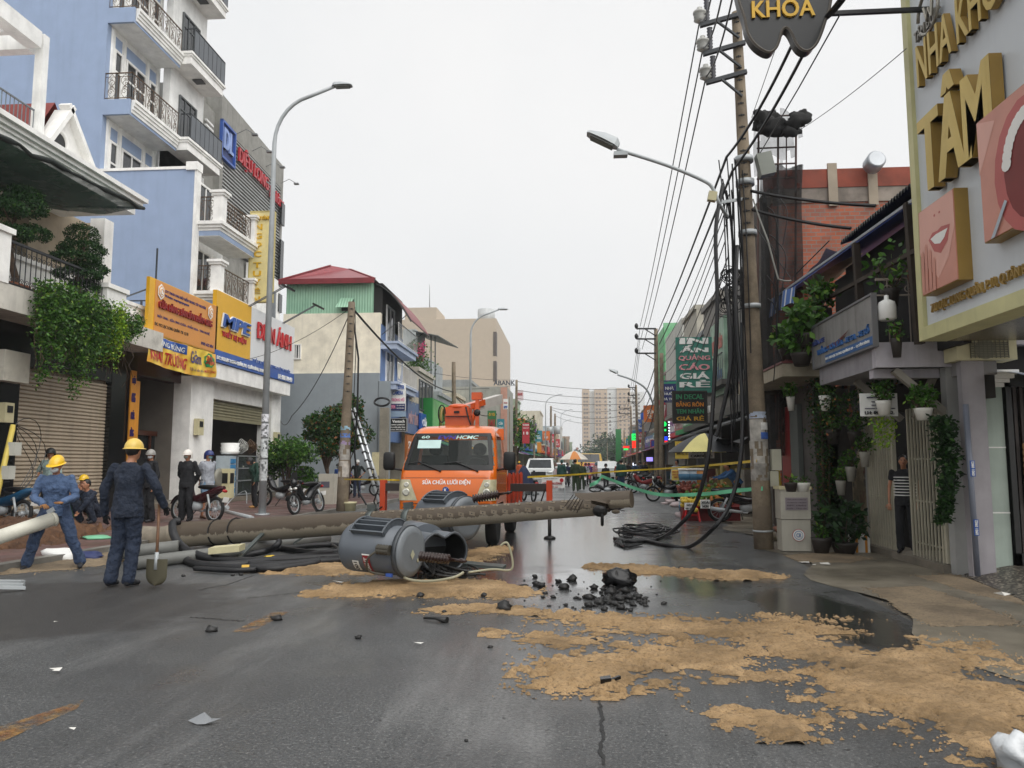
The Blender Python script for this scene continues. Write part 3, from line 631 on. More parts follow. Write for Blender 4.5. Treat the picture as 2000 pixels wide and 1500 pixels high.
def cycad(base,s,label,m=LM2,n=26):
    r_=root('potted_cycad',base,label,'plant');mb=MB();base=V(base);rg=random.Random(int(base.y*100))
    for i in range(n):
        a=rg.uniform(0,2*pi);el=rg.uniform(.2,1.3);d=V((cos(a),sin(a),0));prev=base+V((0,0,.25*s));pts=[]
        for j in range(7):t=j/6;pts.append(prev+d*(s*.55*t*cos(el*.7))+V((0,0,s*(.55*t*sin(el)-.32*t*t))))
        for j in range(6):
            q=pts[j].lerp(pts[j+1],.5);sd=d.cross(V((0,0,1)))*(.07*s*(1-abs(j-2.5)/4))
            for k_ in(-1,1):mb.add([pts[j],q+sd*k_,pts[j+1]+sd*k_*.2],[(0,1,2)])
    mb.build('fronds',m,r_);pt=MB();pt.lathe(base,(0,0,1),[(0,.12*s),(.26*s,.17*s),(.28*s,.18*s)],12);pt.build('pot',M_pot,r_);return r_
cycad((-12.25,YX(118,-12.2),5.3),.75,'small potted cycad left of the bonsai behind the railing');cycad((-12.2,YX(160,-12.2),5.3),.8,'small potted cycad under the dome topped bonsai');cycad((-12.2,YX(60,-12.2),5.3),.6,'low potted fern at the foot of the broad bonsai',LM1)
hv=root('hanging_plant',(-11.9,19.3,3.6),'thick green creeper hanging from the balcony over the shutter','creeper');rg=random.Random(5);lf=MB();lf2=MB()
for i in range(420):
    px=rg.uniform(72,268);t=(px-72)/196
    y=YX(px,-11.75,600);ztop=5.35+rg.uniform(-.25,.25)-.4*max(0,t-.75);low=(690 if px<90 else 745+40*sin(px*.09)if px<190 else 770-60*abs(sin(px*.07)))
    if px>225:low=690-(px-225)*.6
    zlow=PX(px,low,-11.75).z;ln=(ztop-zlow)*rg.uniform(.35,1.0);nn=int(ln/.05)
    x=-11.75+rg.uniform(-.2,.3)
    for j in range(nn):
        z=ztop-ln*j/nn;x+=rg.uniform(-.012,.012)
        leaves(lf2 if(208<px<232 and rg.random()<.8)else lf,[(x,y+.05*sin(j*.3+px),z)],.085,rg,2,.045)
lf.build('foliage',LM1,hv);lf2.build('pale_foliage',LM3,hv)
mb=MB()
for i in range(70):
    px=rg.uniform(72,262);y=YX(px,-11.75,600);pts=[(-11.75+rg.uniform(-.1,.2),y+rg.uniform(-.1,.1),5.4-j*.28)for j in range(rg.randint(3,8))];mb.tube(pts,.007,3)
mb.build('stems',M_bark,hv)
# small wall sign box + meter box + cables at far left
one('light_box',MB().box((-12.9,YX(-30,-12.9),PX(0,745,-12.9).z),(-12.6,YX(22,-12.9),PX(0,685,-12.9).z)),mat('lightbox_white','d4d0c2',.6,dirt=.4),'blank white box sign on the black granite beside the shutter','sign')
mbx=root('meter_box',(-12.85,YX(6,-12.9),2.2),'cream electric meter box on the wall above the leaning yellow conduit','meter box');M_box=mat('box_cream','c8c09a',.5,dirt=.3)
def meterbox(r_,c,w_=.28,h_=.45,d=.16,s=1,axis='x'):
    c=V(c);mb=MB()
    if axis=='x':mb.box(c+V((0,-w_/2,-h_/2)),c+V((d*s,w_/2,h_/2)));mb.build('case',M_box,r_);mb=MB();mb.box(c+V((d*s,-w_*.3,0)),c+V((d*s+.015*s,w_*.3,h_*.35)))
    else:mb.box(c+V((-w_/2,0,-h_/2)),c+V((w_/2,-d,h_/2)));mb.build('case',M_box,r_);mb=MB();mb.box(c+V((-w_*.3,-d,0)),c+V((w_*.3,-d-.015,h_*.35)))
    mb.build('meter_window',cK,r_)
meterbox(mbx,PX(6,806,-12.9))
# leaning yellow conduit with grey boxes
r_=root('leaning_conduit',G(2,985,.1),'leaning yellow plastic conduit with two grey junction boxes','conduit');a=PX(26,830,-11.9);b=PX(-8,955,-11.9)
mb=MB();mb.tube([b-V((0,.2,1.2)),a],.055,8);mb.build('pipe',mat('yellow_pvc','c9b455',.5,dirt=.3),r_)
for t in(.62,.25):mb=MB();c=b.lerp(a,t)+V((.1,.1,0));mb.box(c-V((.08,.1,.14)),c+V((.08,.1,.14)));mb.build('junction_box',P('b8b8ae',rough=.5),r_)
mb=MB()
for i in range(5):pts=[a+V((.05,(t*1.1+.1*i)*sin(pi*t),-1.6*t+.4*sin(pi*t)*(i%3)))for t in[j/10 for j in range(11)]];mb.tube(pts,.01,4)
mb.build('loose_cable',cK,r_)
# ---- honey shop ----
H=root('honey_shop',(-13,23.8,0),'single storey honey shop with maroon granite pillar and open front','shop')
M_mar=mat('maroon_granite','3d1713',.2,var=.5,vs=20,bump=0);ya,yb=21.9,YX(388,-13.0)
yo0,yo1=YX(262,-13),YX(352,-13)
mb=MB();mb.box((-13.4,yo1,.1),(-12.95,yb,5.2));mb.build('pillar',M_mar,H)
mb=MB();mb.box((-13.4,ya,.1),(-12.98,YX(240,-13),5.2));mb.build('pillar',M_gran,H)
mb=MB();mb.box((-13.4,YX(240,-13),4.1),(-12.96,yo1,5.2));mb.build('lintel',M_mar,H)
mb=MB();mb.box((-17.2,ya,.1),(-17,yb,5));mb.box((-17,yb-.12,.1),(-13.4,yb,5));mb.box((-17,ya,.1),(-13.4,ya+.12,5));mb.box((-17,ya+.1,4.9),(-13.4,yb-.1,5));mb.build('interior',mat('shop_interior','b9bec0',.8),H)
mb=MB();mb.box((-17,ya,5.2),(-12.98,yb,5.5));mb.build('roof',M_grey,H)
mb=MB();mb.box((-13.1,YX(243,-13)-.02,.1),(-12.9,YX(260,-13),3.9));o_=mb.build('panel',cO,H);
vs_=sign('vertical_banner','orange vertical strip sign with purple lettering left of the honey shop opening','sign',(-12.86,YX(251,-12.9),(PX(251,735,-12.9).z+PX(251,850,-12.9).z)/2),LX,(0,0,1),.27,2.1,cO,[(t,.5,.86-.24*i,.7,.13,cPu)for i,t in enumerate(['MẬT','ONG','CHÚA','RỪNG'])],.04)
sign('vertical_banner','short orange strip sign on the maroon pillar behind the men','sign',(-12.9,YX(378,-12.95),PX(378,880,-12.9).z),LX,(0,0,1),.27,1.1,cO,[(t,.5,.8-.3*i,.7,.17,cPu)for i,t in enumerate(['SỮA','ONG','CHÚA'])],.04)
# glass cabinet and clock
r_=root('display_cabinet',(-13.6,YX(283,-13.6),.25),'brown wooden glass cabinet inside the honey shop','cabinet');M_wood=mat('dark_wood','4a2618',.4,var=.3,vs=12)
ca,cb=YX(262,-13.7),YX(318,-13.7);mb=MB();mb.box((-14.3,ca,.3),(-13.7,cb,.9));mb.box((-14.3,ca,2.35),(-13.7,cb,2.5))
for y in(ca,(ca+cb)/2,cb-.06):mb.box((-13.76,y,.9),(-13.7,y+.06,2.35))
mb.box((-14.3,cb-.05,.9),(-13.7,cb,2.35));mb.build('frame',M_wood,r_);mb=MB();mb.box((-14.2,ca+.05,.9),(-13.78,cb-.06,2.35));mb.build('glass',GL,r_)
one('wall_fan',MB().ball((-13.5,YX(322,-13.5),PX(322,833,-13.5).z),.16,.16,.18).cyl((-13.5,YX(322,-13.5),PX(322,833,-13.5).z-.35),(-13.5,YX(322,-13.5),PX(322,833,-13.5).z),.03),cK,'black wall fan inside the honey shop doorway','fan')
# honey sign
Xh=-12.1;yq0,yq1=YX(290,Xh,600),YX(424,Xh,640);zt_,zb_=PX(290,545,Xh).z,PX(290,652,Xh).z
zt_=(PX(302,541,Xh).z+PX(424,600,Xh).z)/2;zb_=PX(290,650,Xh).z
hw=yq1-yq0;hh=zt_-zb_
M_or=mat('sign_orange','cf8a3a',.35,var=.05);hs=sign('shop_sign','orange honey shop sign with dark red raised letters and hexagon badges','sign',(Xh,(yq0+yq1)/2,(zt_+zb_)/2),LX,(0,0,1),hw,hh,cY,
  [('CTY TNHH ONG MẬT MIỀN TRUNG TÂY NGUYÊN',.49,.855,.60,.09,cPu,.02),('Website: mayongtaynguyen',.36,.76,.34,.06,cPu,.02),('CỬA HÀNG BÁN SẢN PHẨM ONG',.50,.60,.78,.20,P('8d1c1c',rough=.4),.02,.07),
   ('MẬT ONG - SỮA ONG CHÚA - PHẤN HOA - TINH NGHỆ',.49,.36,.76,.085,cPu,.015),('ĐC: 912 LẠC LONG QUÂN  P.8  Q.TB',.31,.20,.46,.085,cK,.015),('0905 622 854',.84,.12,.2,.06,cPu,.02)],.1,None,rows=[(.52,.5,.9,.97,M_or)])
for cy_ in(.135,.865):
    c=V((Xh+.03,yq0+hw*cy_,zb_+hh*(.80 if cy_<.5 else .80)));
    for rr,m_,dx in((.21,cW,.0),(.16,cO,.012),(.13,cW,.02)):
        mb=MB();mb.prism([c+V((dx,rr*cos(pi/6+i*pi/3)*.9,rr*1.15*sin(pi/6+i*pi/3)))for i in range(6)],(.01,0,0));mb.build('badge',m_,hs)
    mb=MB();mb.tube([c+V((.035,.07*cos(a),.08*sin(a)))for a in[i*.5 for i in range(12)]],.012,4);mb.build('badge',cO,hs)
mb=MB();mb.bar((Xh-.1,yq0+.2,zt_-.3),(Xh-1.2,yq0-.3,zt_-.9),.04);mb.bar((Xh-.1,yq0+.2,zb_+.5),(Xh-1.2,yq0-.3,zb_+.2),.04);mb.build('bracket',P('5a5e63',rough=.4),hs)
# grand opening banner (cloth)
bz0,bz1=PX(285,705,Xh+.05).z,PX(285,650,Xh+.05).z;by0,by1=YX(284,Xh,680),YX(419,Xh,700)
def ban(u,v_,o=0):return V((Xh+.06+o+.03*sin(u*19+v_*5)+.01*sin(u*47-v_*9),by0+(by1-by0)*u,bz0+(bz1-bz0)*v_-.10*sin(pi*u)*(1-v_)-.0))
bn=root('opening_banner',(Xh,(by0+by1)/2,bz0),'creased yellow grand opening banner hung below the orange honey sign','banner')
k=NT('banner_cloth');k.col(k.mix(k.ramp(k.noise(1.2,2),(.4,0.),(.6,1.)),srgb('e0a43a'),srgb('e8c84a')));k.set(Roughness=.45);mb=MB();mb.grid(ban,160,12);mb.build('cloth',k.m,bn)
def bantxt(s_,u0,u1,v0,v1,m_,o=.02,bold=.02):
    vs,fs,bd,(x0,x1,y0_,y1_)=tmesh(s_,bold);mb=MB();mb.add([ban(u0+(q.x-x0)/(x1-x0)*(u1-u0),v0+(q.y-y0_)/(y1_-y0_)*(v1-v0),o+q.z*.1)for q in vs],fs);mb.build('lettering',m_,bn)
mb=MB();mb.grid(lambda u,v_:ban(.02+u*.5,.66+v_*.32,.008),50,6);mb.build('blue_patch',cB,bn);bantxt('TƯNG BỪNG',.08,.48,.70,.93,cW);bantxt('KHAI TRƯƠNG',.03,.53,.12,.60,cR,.02,.03)
bantxt('Giảm',.57,.76,.42,.9,cPu,.02,.03);bantxt('Tất cả sản phẩm',.58,.80,.12,.28,cPu,.02,.0);bantxt('MẬT ONG',.82,.98,.14,.30,cR,.02)
mb=MB();pp=[ban(.88+.09*cos(2*pi*i/16)*(1 if i%2 else .86),.66+.30*sin(2*pi*i/16)*(1 if i%2 else .86),.012)for i in range(16)];mb.add(pp,[tuple(range(16))]);mb.build('starburst',P('1f8a4a'),bn);bantxt('30%',.82,.94,.5,.82,cR,.026,.03)
# ---- shop under the electrical sign: ground floor of the white and blue houses ----
Xe=-12.1;ye0,ye1=YX(420,Xe,650),YX(575,Xe,690);ze=5.0
H=root('electrical_shop',(-13,29.5,0),'white fronted electrical shop with half open roller shutter','shop')
zs0=PX(420,706,Xe).z;zs1=(PX(430,568,Xe).z+PX(577,641,Xe).z)/2
p0,p1=YX(412,-12.6),YX(507,-12.6);q0,q1=YX(527,-12.6),YX(545,-12.6)
mb=MB();mb.box((-13.2,ye0-.5,.25),(-12.6,p0,zs0));mb.box((-13.2,q0,.25),(-12.6,q1,zs0));mb.box((-13.2,p0,zs0-1.15),(-12.75,q0,zs0));mb.box((-13.2,ye0-.5,zs0-.55),(-12.15,ye1-.25,zs0-.02));mb.build('front_wall',M_trim,H)
mb=MB();mb.box((-13.2,q1,.25),(-13.0,ye1,9));mb.build('grey_side_wall',M_grey,H)
roller(H,-12.95,p0,q0,zs0-1.75,zs0-1.15,mat('olive_shutter','8a8468',.5),pitch=.11)
mb=MB();mb.box((-18,ye0-.4,.26),(-17.8,ye1,5));mb.box((-17.8,q1-.1,.26),(-13.2,q1,5));mb.box((-17.8,ye0-.5,.26),(-13.2,ye0-.38,5));mb.box((-17.8,ye0-.38,4.6),(-13.2,q1-.1,4.7));mb.build('interior',mat('shop_interior2','6d675f',.9),H)
mb=MB();mb.box((-18,ye0-.4,.2),(-12.6,ye1,.27));mb.build('floor',mat('shop_floor','5b5650',.4),H)
es=root('shop_sign',(Xe,(ye0+ye1)/2,zs0),'large electrical shop sign, yellow left panel and white right panel over a blue strip','sign')
hs_=zs1-zs0;ym=YX(490,Xe,650)
mb=MB();mb.box((Xe-.14,ye0+.02,zs0+.42),(Xe,ym,zs1));mb.build('yellow_panel',mat('sign_yellow','d9a51c',.35,var=.04),es)
mb=MB();mb.box((Xe-.14,ym,zs0+.42),(Xe-.02,ye1,zs1));mb.build('white_panel',mat('sign_white','d8dadc',.4,var=.03),es)
mb=MB();mb.box((Xe-.15,ye0,zs0),(Xe+.02,ye1,zs0+.42));mb.build('blue_strip',cB,es)
def tx(s_,pxa,pxb,pya,pyb,m_,X=Xe,par=es,**kw):      # text between two picture columns, on plane X; pya/pyb heights read at the left column
    a,b=PX(pxa,pya,X),PX(pxa,pyb,X);y0_,y1_=YX(pxa,X,pya),YX(pxb,X,pyb)
    return txt(s_,(X+.01,(y0_+y1_)/2,(a.z+b.z)/2),LX,y1_-y0_,abs(a.z-b.z),m_,par,**kw)
tx('MPE',433,487,610,639,cW,bold=.06,depth=.05,shear=.25);tx('MPE',434,486,612,637,cB,bold=.045,depth=.075,shear=.25)
tx('THIẾT BỊ ĐIỆN',433,480,640,659,cR,bold=.02,depth=.03)
tx('ĐIỆN ÁNH',502,567,616,670,P('c01f2b',rough=.35),bold=.02,depth=.06)
tx('THIẾT BỊ ĐIỆN DÂN DỤNG & CÔNG NGHIỆP',492,566,697,708,cB,depth=.02);tx('ĐC: 912 LẠC LONG QUÂN, P.8,  Q.TÂN BÌNH, TP.HCM',422,518,692,703,cW,depth=.035);tx('ĐT: 0982 744 449',542,569,730,739,cW,depth=.035)
for i,y in enumerate((ym-.25,YX(545,Xe))):
    fl=root('sign_floodlight',(Xe,y,zs1),['black floodlight on twin arms above the yellow panel','black floodlight on twin arms above the white panel'][i],'floodlight','sign floodlights')
    mb=MB();t_=V((Xe+1.3,y+.2,zs1+.75));
    for o in(-.06,.06):mb.bar((Xe-.1,y+o,zs1-.1),t_+V((0,o,0)),.03)
    mb.build('arm',P('606468'),fl);mb=MB();mb.obox(t_+V((.12,.02,-.05)),(1,.1,-.5),(0,1,0),(.5,0,1),.22,.16,.04);mb.build('lamp_head',cK,fl)
# ---- blue house ----
Dw=25.35
H=root('blue_house',(-15,27,0),'tall pale blue house with scrolled bronze balconies and white mouldings','house')
xu=XY(196,Dw,300);xl=XY(376,Dw,450);zl=PY(376,330,Dw).z;yend=YX(345,XY(253,Dw,222),293)
mb=MB();mb.box((-26,Dw,0),(xu,Dw+.25,24));mb.box((xu,Dw,4.8),(xl,Dw+.25,zl));mb.build('side_wall',M_blue,H)
mb=MB();mb.box((xu,Dw-.04,zl),(xl+.06,Dw+.3,zl+.1));mb.box((xl-.3,Dw-.08,zl-.05),(xl+.12,Dw+.33,zl+.25));mb.box((xl,Dw-.02,4.8),(xl+.09,Dw+.3,zl));mb.build('wall_coping',M_trim,H)
mb=MB();mb.box((xu-.3,Dw+.25,4),(xu,yend+.3,24));mb.build('front_wall',M_white,H)
mb=MB();mb.box((xu-.02,Dw+.25,4.8),(xl-.0,yend,5.0));mb.box((xl-.8,Dw+.25,5.),(xl-.55,yend+.2,zl-1));mb.build('lower_wall',M_white,H)
xb=XY(253,Dw,200)
slabs=[PY(253,222,Dw).z,PY(263,42,Dw).z];slabs.append(slabs[1]+(slabs[1]-slabs[0]));step_=slabs[1]-slabs[0]
for i,zz in enumerate(slabs+[slabs[2]+step_]):
    ht=.62
    mb=MB();mb.box((xu,Dw+.1,zz+.02),(xb-.02,yend,zz+.5));mb.build('balcony_slab',M_white,H);mb=MB();mb.box((xu,Dw,zz),(xb,Dw+.1,zz+.57));mb.box((xb-.02,Dw+.1,zz),(xb,yend,zz+.12));mb.build('blue_edge',M_blue,H)
    mb=MB();z2=cornice(mb,xu,xb,Dw+.0,yend,zz+ht*.55,steps=((.02,.07),(.06,.07),(.1,.09)))if i>9 else[mb.box((xb,Dw+.12,zz+.1+q*.12),(xb+.04+q*.045,yend,zz+.22+q*.12))for q in range(4)];mb.build('balcony_moulding',M_trim,H)
    z2=zz+ht*.93
    if i<3:
        railing(H,(xb+.02,Dw+.05,z2),(xb+.02,yend,z2),1.0,M_bronze,'scroll');railing(H,(xu,Dw+.05,z2),(xb+.02,Dw+.05,z2),1.0,M_bronze,'scroll')
fl_z=[slabs[0]+.6-step_*1,slabs[0]+.6,slabs[1]+.6,slabs[2]+.6]
for z in fl_z[0:3]:
    L=yend-Dw-.3
    y=Dw+.35
    for(a_,b_)in((.02,.20),(.27,.73),(.80,.98)):
        win(H,xu+.02,y+L*a_,y+L*b_,z+.05 if a_==.27 else z+.0,z+step_-1.35,bars=2 if a_==.27 else 1,m=M_trim,trim=.09,mid=.62)
        g=MB();g.box((xu-.02,y+L*a_+.05,z+step_-1.30),(xu+.03,y+L*b_-.05,z+step_-.85));g.build('blue_panel',M_blue,H)
    pl=MB()
    for q in(.0,.235,.765,.995):pl.box((xu,y+L*q-.07,z),(xu+.07,y+L*q+.07,z+step_-.65))
    split(pl,8,'pilaster',M_trim,H)
# lower protruding balconies (two levels)
yn=Dw+.3;xc=XY(436,yn,430);yf=YX(490,xc)
for i,(pyb,pyt)in enumerate(((462,385),(610,575))):
    zb_=PY(376,pyb,yn).z if i==0 else PY(376,598,yn).z;zt_=PY(376,pyt,yn).z if i==0 else PY(376,572,yn).z
    mb=MB();mb.box((xl-.2,yn,zb_),(xc-.12,yf-.1,zb_+.2));mb.build('balcony_slab',M_white,H)
    mb=MB();mb.box((xl-.2,yn-.01,zb_+.02),(xc-.11,yn+.05,zb_+.2));mb.box((xc-.13,yn+.05,zb_+.02),(xc-.11,yf-.1,zb_+.2));mb.build('blue_edge',M_blue,H);mb=MB();cornice(mb,xl-.2,xc-.12,yn,yf-.1,zb_+.2,steps=((.03,.1),(.1,.1),(.17,.12)));mb.build('balcony_moulding',M_trim,H)
    zf_=zb_+.52
    mb=MB()
    for(px_,yy_)in((xc-.18,yn+.1),(xc-.18,yf-.2)):
        mb.box((px_-.17,yy_-.17,zf_),(px_+.17,yy_+.17,zf_+.95));mb.box((px_-.23,yy_-.23,zf_+.95),(px_+.23,yy_+.23,zf_+1.03));mb.box((px_-.28,yy_-.28,zf_+1.03),(px_+.28,yy_+.28,zf_+1.12))
    split(mb,24,'balcony_pillar',M_trim,H)
    railing(H,(xl-.1,yn+.1,zf_),(xc-.35,yn+.1,zf_),.95,M_bronze,'scroll');railing(H,(xc-.18,yn+.3,zf_),(xc-.18,yf-.4,zf_),.95,M_bronze,'scroll')
    win(H,xl-.53,yn+.3,yn+.85,zf_-.1,zf_+1.9,bars=1,m=M_trim,trim=.08);win(H,xl-.53,yn+1.0,yn+2.1,zf_-.1,zf_+1.9,bars=2,m=M_trim,trim=.08);win(H,xl-.53,yn+2.25,yf-.1,zf_-.1,zf_+1.9,bars=1,m=M_trim,trim=.08)
# ---- white house with glass balconies ----
H=root('white_house',(-14,30,0),'tall white house with dark panelled balconies between the blue house and the louvred building','house')
ya=yend+.02;xw=XY(374,ya+.1,273);xwf=xu+.6;ye=YX(433,xw,342)
mb=MB();mb.box((xwf-.3,ya,5),(xwf,ye,26));mb.build('front_wall',M_white,H)
zz0=PY(372,292,ya).z
for i in range(4):
    z=zz0+i*(step_*1.04)
    mb=MB();mb.box((xwf,ya,z),(xw-.1,ye,z+.22));z2=cornice(mb,xwf,xw-.14,ya+.02,ye,z+.22,steps=((.02,.1),(.07,.08),(.12,.1)));mb.build('balcony_slab',M_trim,H)
    railing(H,(xw-.05,ya+.1,z2),(xw-.05,ye,z2),1.05,P('34383c',rough=.4),'panel');railing(H,(xb+.08,ya+.1,z2),(xw-.05,ya+.1,z2),1.05,P('34383c',rough=.4),'bars')
    win(H,xwf+.02,ya+.7,ye-.7,z2+.02,z2+2.2,bars=3,m=P('5b5f60'),mid=.75)
    mb=MB();c=V(((xwf+xw)/2,(ya+ye)/2,z-.03));mb.box(c-V((.2,.2,.03)),c+V((.2,.2,0)));mb.build('ceiling_lamp',cK,H)
mb=MB();mb.box((xwf,ya,5),(xw-1.3,ye+.3,zz0));mb.build('lower_wall',M_white,H)
# ---- louvred commercial building ----
d1=35.5;a_=V((XY(440,d1,300),d1));d2=d1*1.2456;b_=V((XY(552,d2,400),d2));ztop=PY(440,195,d1).z
H=root('louvred_building',(a_.x-1,34,0),'grey concrete building with louvred signboard wall and flat parapet','building')
dirv=V((b_.x-a_.x,b_.y-a_.y,0));Ld=dirv.length;dirv.normalize();nv=V((dirv.y,-dirv.x,0));A=V((a_.x,a_.y,0))
def bb(mb,s0,s1,n0,n1,z0,z1):c=A+dirv*((s0+s1)/2)+nv*((n0+n1)/2)+V((0,0,(z0+z1)/2));mb.obox(c,dirv,nv,(0,0,1),(s1-s0)/2,abs(n1-n0)/2,(z1-z0)/2)
mb=MB();bb(mb,-2.2,Ld,-6,-.3,0,ztop-1);bb(mb,-.6,Ld,-6,0,ztop-1.5,ztop);bb(mb,-2.2,-.6,-6,-.8,ztop-1,ztop-.2);bb(mb,-.6,-.2,-.3,0,ztop-7,ztop-1.5);bb(mb,Ld-.35,Ld,-.3,0,0,ztop-1.5);mb.build('concrete_wall',mat('dl_concrete','8f8e88',.75,streak=.3,dirt=.2),H)
mb=MB()
for i in range(30):bb(mb,-.2,Ld-.35,-.22,-.02,ztop-1.6-i*.19,ztop-1.53-i*.19)
mb.build('louvres',mat('louvre','a9aba8',.4,metal=.3),H);mb=MB();bb(mb,-.2,Ld-.35,-.28,-.25,ztop-7.2,ztop-1.5);mb.build('backing',P('3c3d3d'),H)
mb=MB()
for i in range(10):bb(mb,-1.9,-1.1,-.25,-.15,ztop-4.2+i*.25,ztop-4.1+i*.25)
mb.build('side_vents',M_white,H)
def dlt(s_,s0,s1,z0,z1,m_,bold=.02,dp=.1):txt(s_,A+dirv*((s0+s1)/2)+nv*.05+V((0,0,(z0+z1)/2)),dirv,s1-s0,z1-z0,m_,H,depth=dp,bold=bold)
def sz(px): # distance along the facade for a picture column
    lo,hi=-3,Ld+2
    for _ in range(40):
        m_=(lo+hi)/2;p=A+dirv*m_;v2=_rot.transposed()@(V((p.x,p.y,10))-EYE);q=1000+v2.x/-v2.z*FOC
        if q<px:lo=m_
        else:hi=m_
    return lo
def zd(px,py):p=A+dirv*sz(px);return PY(px,py,p.y).z
dlt('DIỆU LONG',sz(452),sz(512),zd(452,322),zd(452,278),cR,.03);dlt('Building',sz(517),sz(543),zd(517,392),zd(517,362),cR,.0,.1)
mb=MB();s0,s1=sz(417),sz(445);
bl=P('3459a8',rough=.4);dlt('DL',sz(421),sz(441),zd(421,288),zd(421,248),P('8fa5d6'),.06)
for(u0,u1,v0,v1)in((0,1,.94,1),(0,1,0,.06),(0,.06,0,1),(.94,1,0,1)):bb(mb,s0+(s1-s0)*u0,s0+(s1-s0)*u1,0,.15,zd(417,305)+(zd(417,232)-zd(417,305))*v0,zd(417,305)+(zd(417,232)-zd(417,305))*v1)
mb.build('logo_frame',bl,H)
mb=MB();bb(mb,s0+.1,s1-.1,-.02,.03,zd(417,303),zd(417,234));mb.build('logo_back',P('39477a'),H)
for q in(.15,.4,.65,.95):
    mb=MB();p=A+dirv*(Ld*q)+V((0,0,ztop-1.2));mb.tube([p+nv*0,p+nv*.5+V((0,0,.25)),p+nv*.9],.02,4);mb.obox(p+nv*.95-V((0,0,.05)),nv,dirv,(0,0,1),.14,.1,.04);mb.build('spotlight',P('77797a'),H)
# white front at the far end with dark windows
mb=MB();bb(mb,sz(485),Ld-.36,-.2,.15,4,ztop-7.3);mb.build('white_front',M_white,H)
pf=A+dirv*(sz(538));
for(pa,pb)in((398,440),(470,560),(575,610)):
    mb=MB();bb(mb,sz(537),sz(543),.1,.22,zd(540,pb),zd(540,pa));mb.build('window',GL,H)
# yellow vertical jeweller sign, facing the camera
ys_=28.6;x0,x1=XY(488,ys_,500),XY(531,ys_,500);z0,z1=PY(510,588,ys_).z,PY(510,414,ys_).z
M_pale=mat('sign_cream','d8c98e',.45);gold=P('d2a514',rough=.35)
js=sign('vertical_sign','tall cream jeweller sign with raised yellow letters hung behind the lamp post','sign',((x0+x1)/2,ys_,(z0+z1)/2),FX,(0,0,1),x1-x0,z1-z0,M_pale,[('TIỆM VÀNG',.5,.93,.8,.065,gold,.03,.06)]+[(c,.36,.83-.102*i,.34,.062,gold,.02,.03)for i,c in enumerate('NGỌC')]+[(c,.36,.40-.095*i,.36,.062,gold,.02,.03)for i,c in enumerate(['T','U','Y','Ề','N'])][:5],.22,P('b8a96c'))
# ---- things in and before the electrical shop ----
def upx(px,X):return YX(px,X)
r_=root('glass_showcase',(-12.2,YX(470,-12.2),.26),'aluminium glass showcase filled with electrical goods outside the shop','showcase');sa,sb=YX(462,-12.1),YX(500,-12.1)
mb=MB();
for y in(sa,sb-.05):
    for x in(-12.6,-12.1):mb.box((x,y,.3),(x+.05,y+.05,1.75))
for z in(.3,1.7,.8,1.25):mb.box((-12.6,sa,z),(-12.05,sb,z+.04))
mb.build('frame',P('b6bcc0',metal=.6,rough=.35),r_);mb=MB();mb.box((-12.09,sa+.05,.34),(-12.08,sb-.05,1.7));mb.build('glass',glassmat('case_glass',(.05,.06,.06),.05,.5),r_)
mb=MB()
for i in range(40):p=V((rnd.uniform(-12.5,-12.15),rnd.uniform(sa+.1,sb-.2),rnd.choice([.36,.84,1.3])));mb.box(p,p+V((.08,.12,rnd.uniform(.06,.2))))
mb.build('stock',mat('stock','7d8076',.6,var=.6,vs=20),r_)
r_=root('parts_cabinet',(-12.2,YX(434,-12.2),.26),'narrow blue and white parts cabinet beside the glass showcase','cabinet');sa,sb=YX(448,-12.1),YX(461,-12.1)
mb=MB();mb.box((-12.6,sa,.28),(-12.1,sb,1.72));mb.build('body',P('aab6bd'),r_);mb=MB()
for i in range(6):mb.box((-12.1,sa+.08,.4+i*.21),(-12.07,sb-.08,.56+i*.21))
mb.build('drawer',P('3b7fae'),r_)
r_=root('air_cooler',(-11.8,YX(443,-11.8),.26),'cream upright air cooler with dark grille before the shop','air cooler');c=V((-11.8,YX(443,-11.8),.27))
mb=MB();mb.box(c-V((.2,.2,0)),c+V((.2,.2,1.0)));mb.build('body',P('cfc79f',rough=.4),r_);mb=MB();mb.box(c+V((-.14,-.21,.5)),c+V((.14,-.2,.85)));mb.box(c+V((.2,-.14,.5)),c+V((.21,.14,.85)));mb.build('grille',cK,r_)
r_=root('standing_fan',(-11.9,YX(424,-11.9),.26),'round grey fan leaning by the cabinets behind the man in shorts','fan');c=V((-11.95,YX(426,-11.95),.95));mb=MB();mb.lathe(c,(1,0,0),[(0,.1),(0,.32),(.06,.34),(.1,.2)],20);mb.cyl(c-V((0,0,.7)),c,.03);mb.build('fan_head',P('8d8b80',metal=.3),r_)
for i,(px,py,rr,lb)in enumerate(((448,895,.32,'stack of round white basins on top of the parts cabinet'),(470,890,.28,'wire fan guard lying on the glass showcase'),(488,886,.3,'bronze fan head standing on the glass showcase'))):
    c=V((-12.3,YX(px,-12.3),1.78));r_=MB()
    if i==0:r_.lathe(c,(0,0,1),[(0,.3),(.12,.34),(.13,.3),(.26,.34),(.27,.3),(.4,.33)],20);one('basin_stack',r_,cW,lb,'basins')
    else:
        for q in range(5):r_.tube([c+V((.05*q,.28*cos(a)*(1-.12*q),.3+.28*sin(a)*(1-.12*q)))for a in[j*2*pi/16 for j in range(16)]],.012,4,closed=True)
        for q in range(12):a=q*pi/6;r_.bar(c+V((0,.28*cos(a),.3+.28*sin(a))),c+V((.22,.05*cos(a),.3+.05*sin(a))),.01)
        r_.cyl(c+V((-.1,0,.3)),c+V((.1,0,.3)),.07);one('fan_cage',r_,P('a9a9a3')if i==1 else M_bronze,lb,'fan')
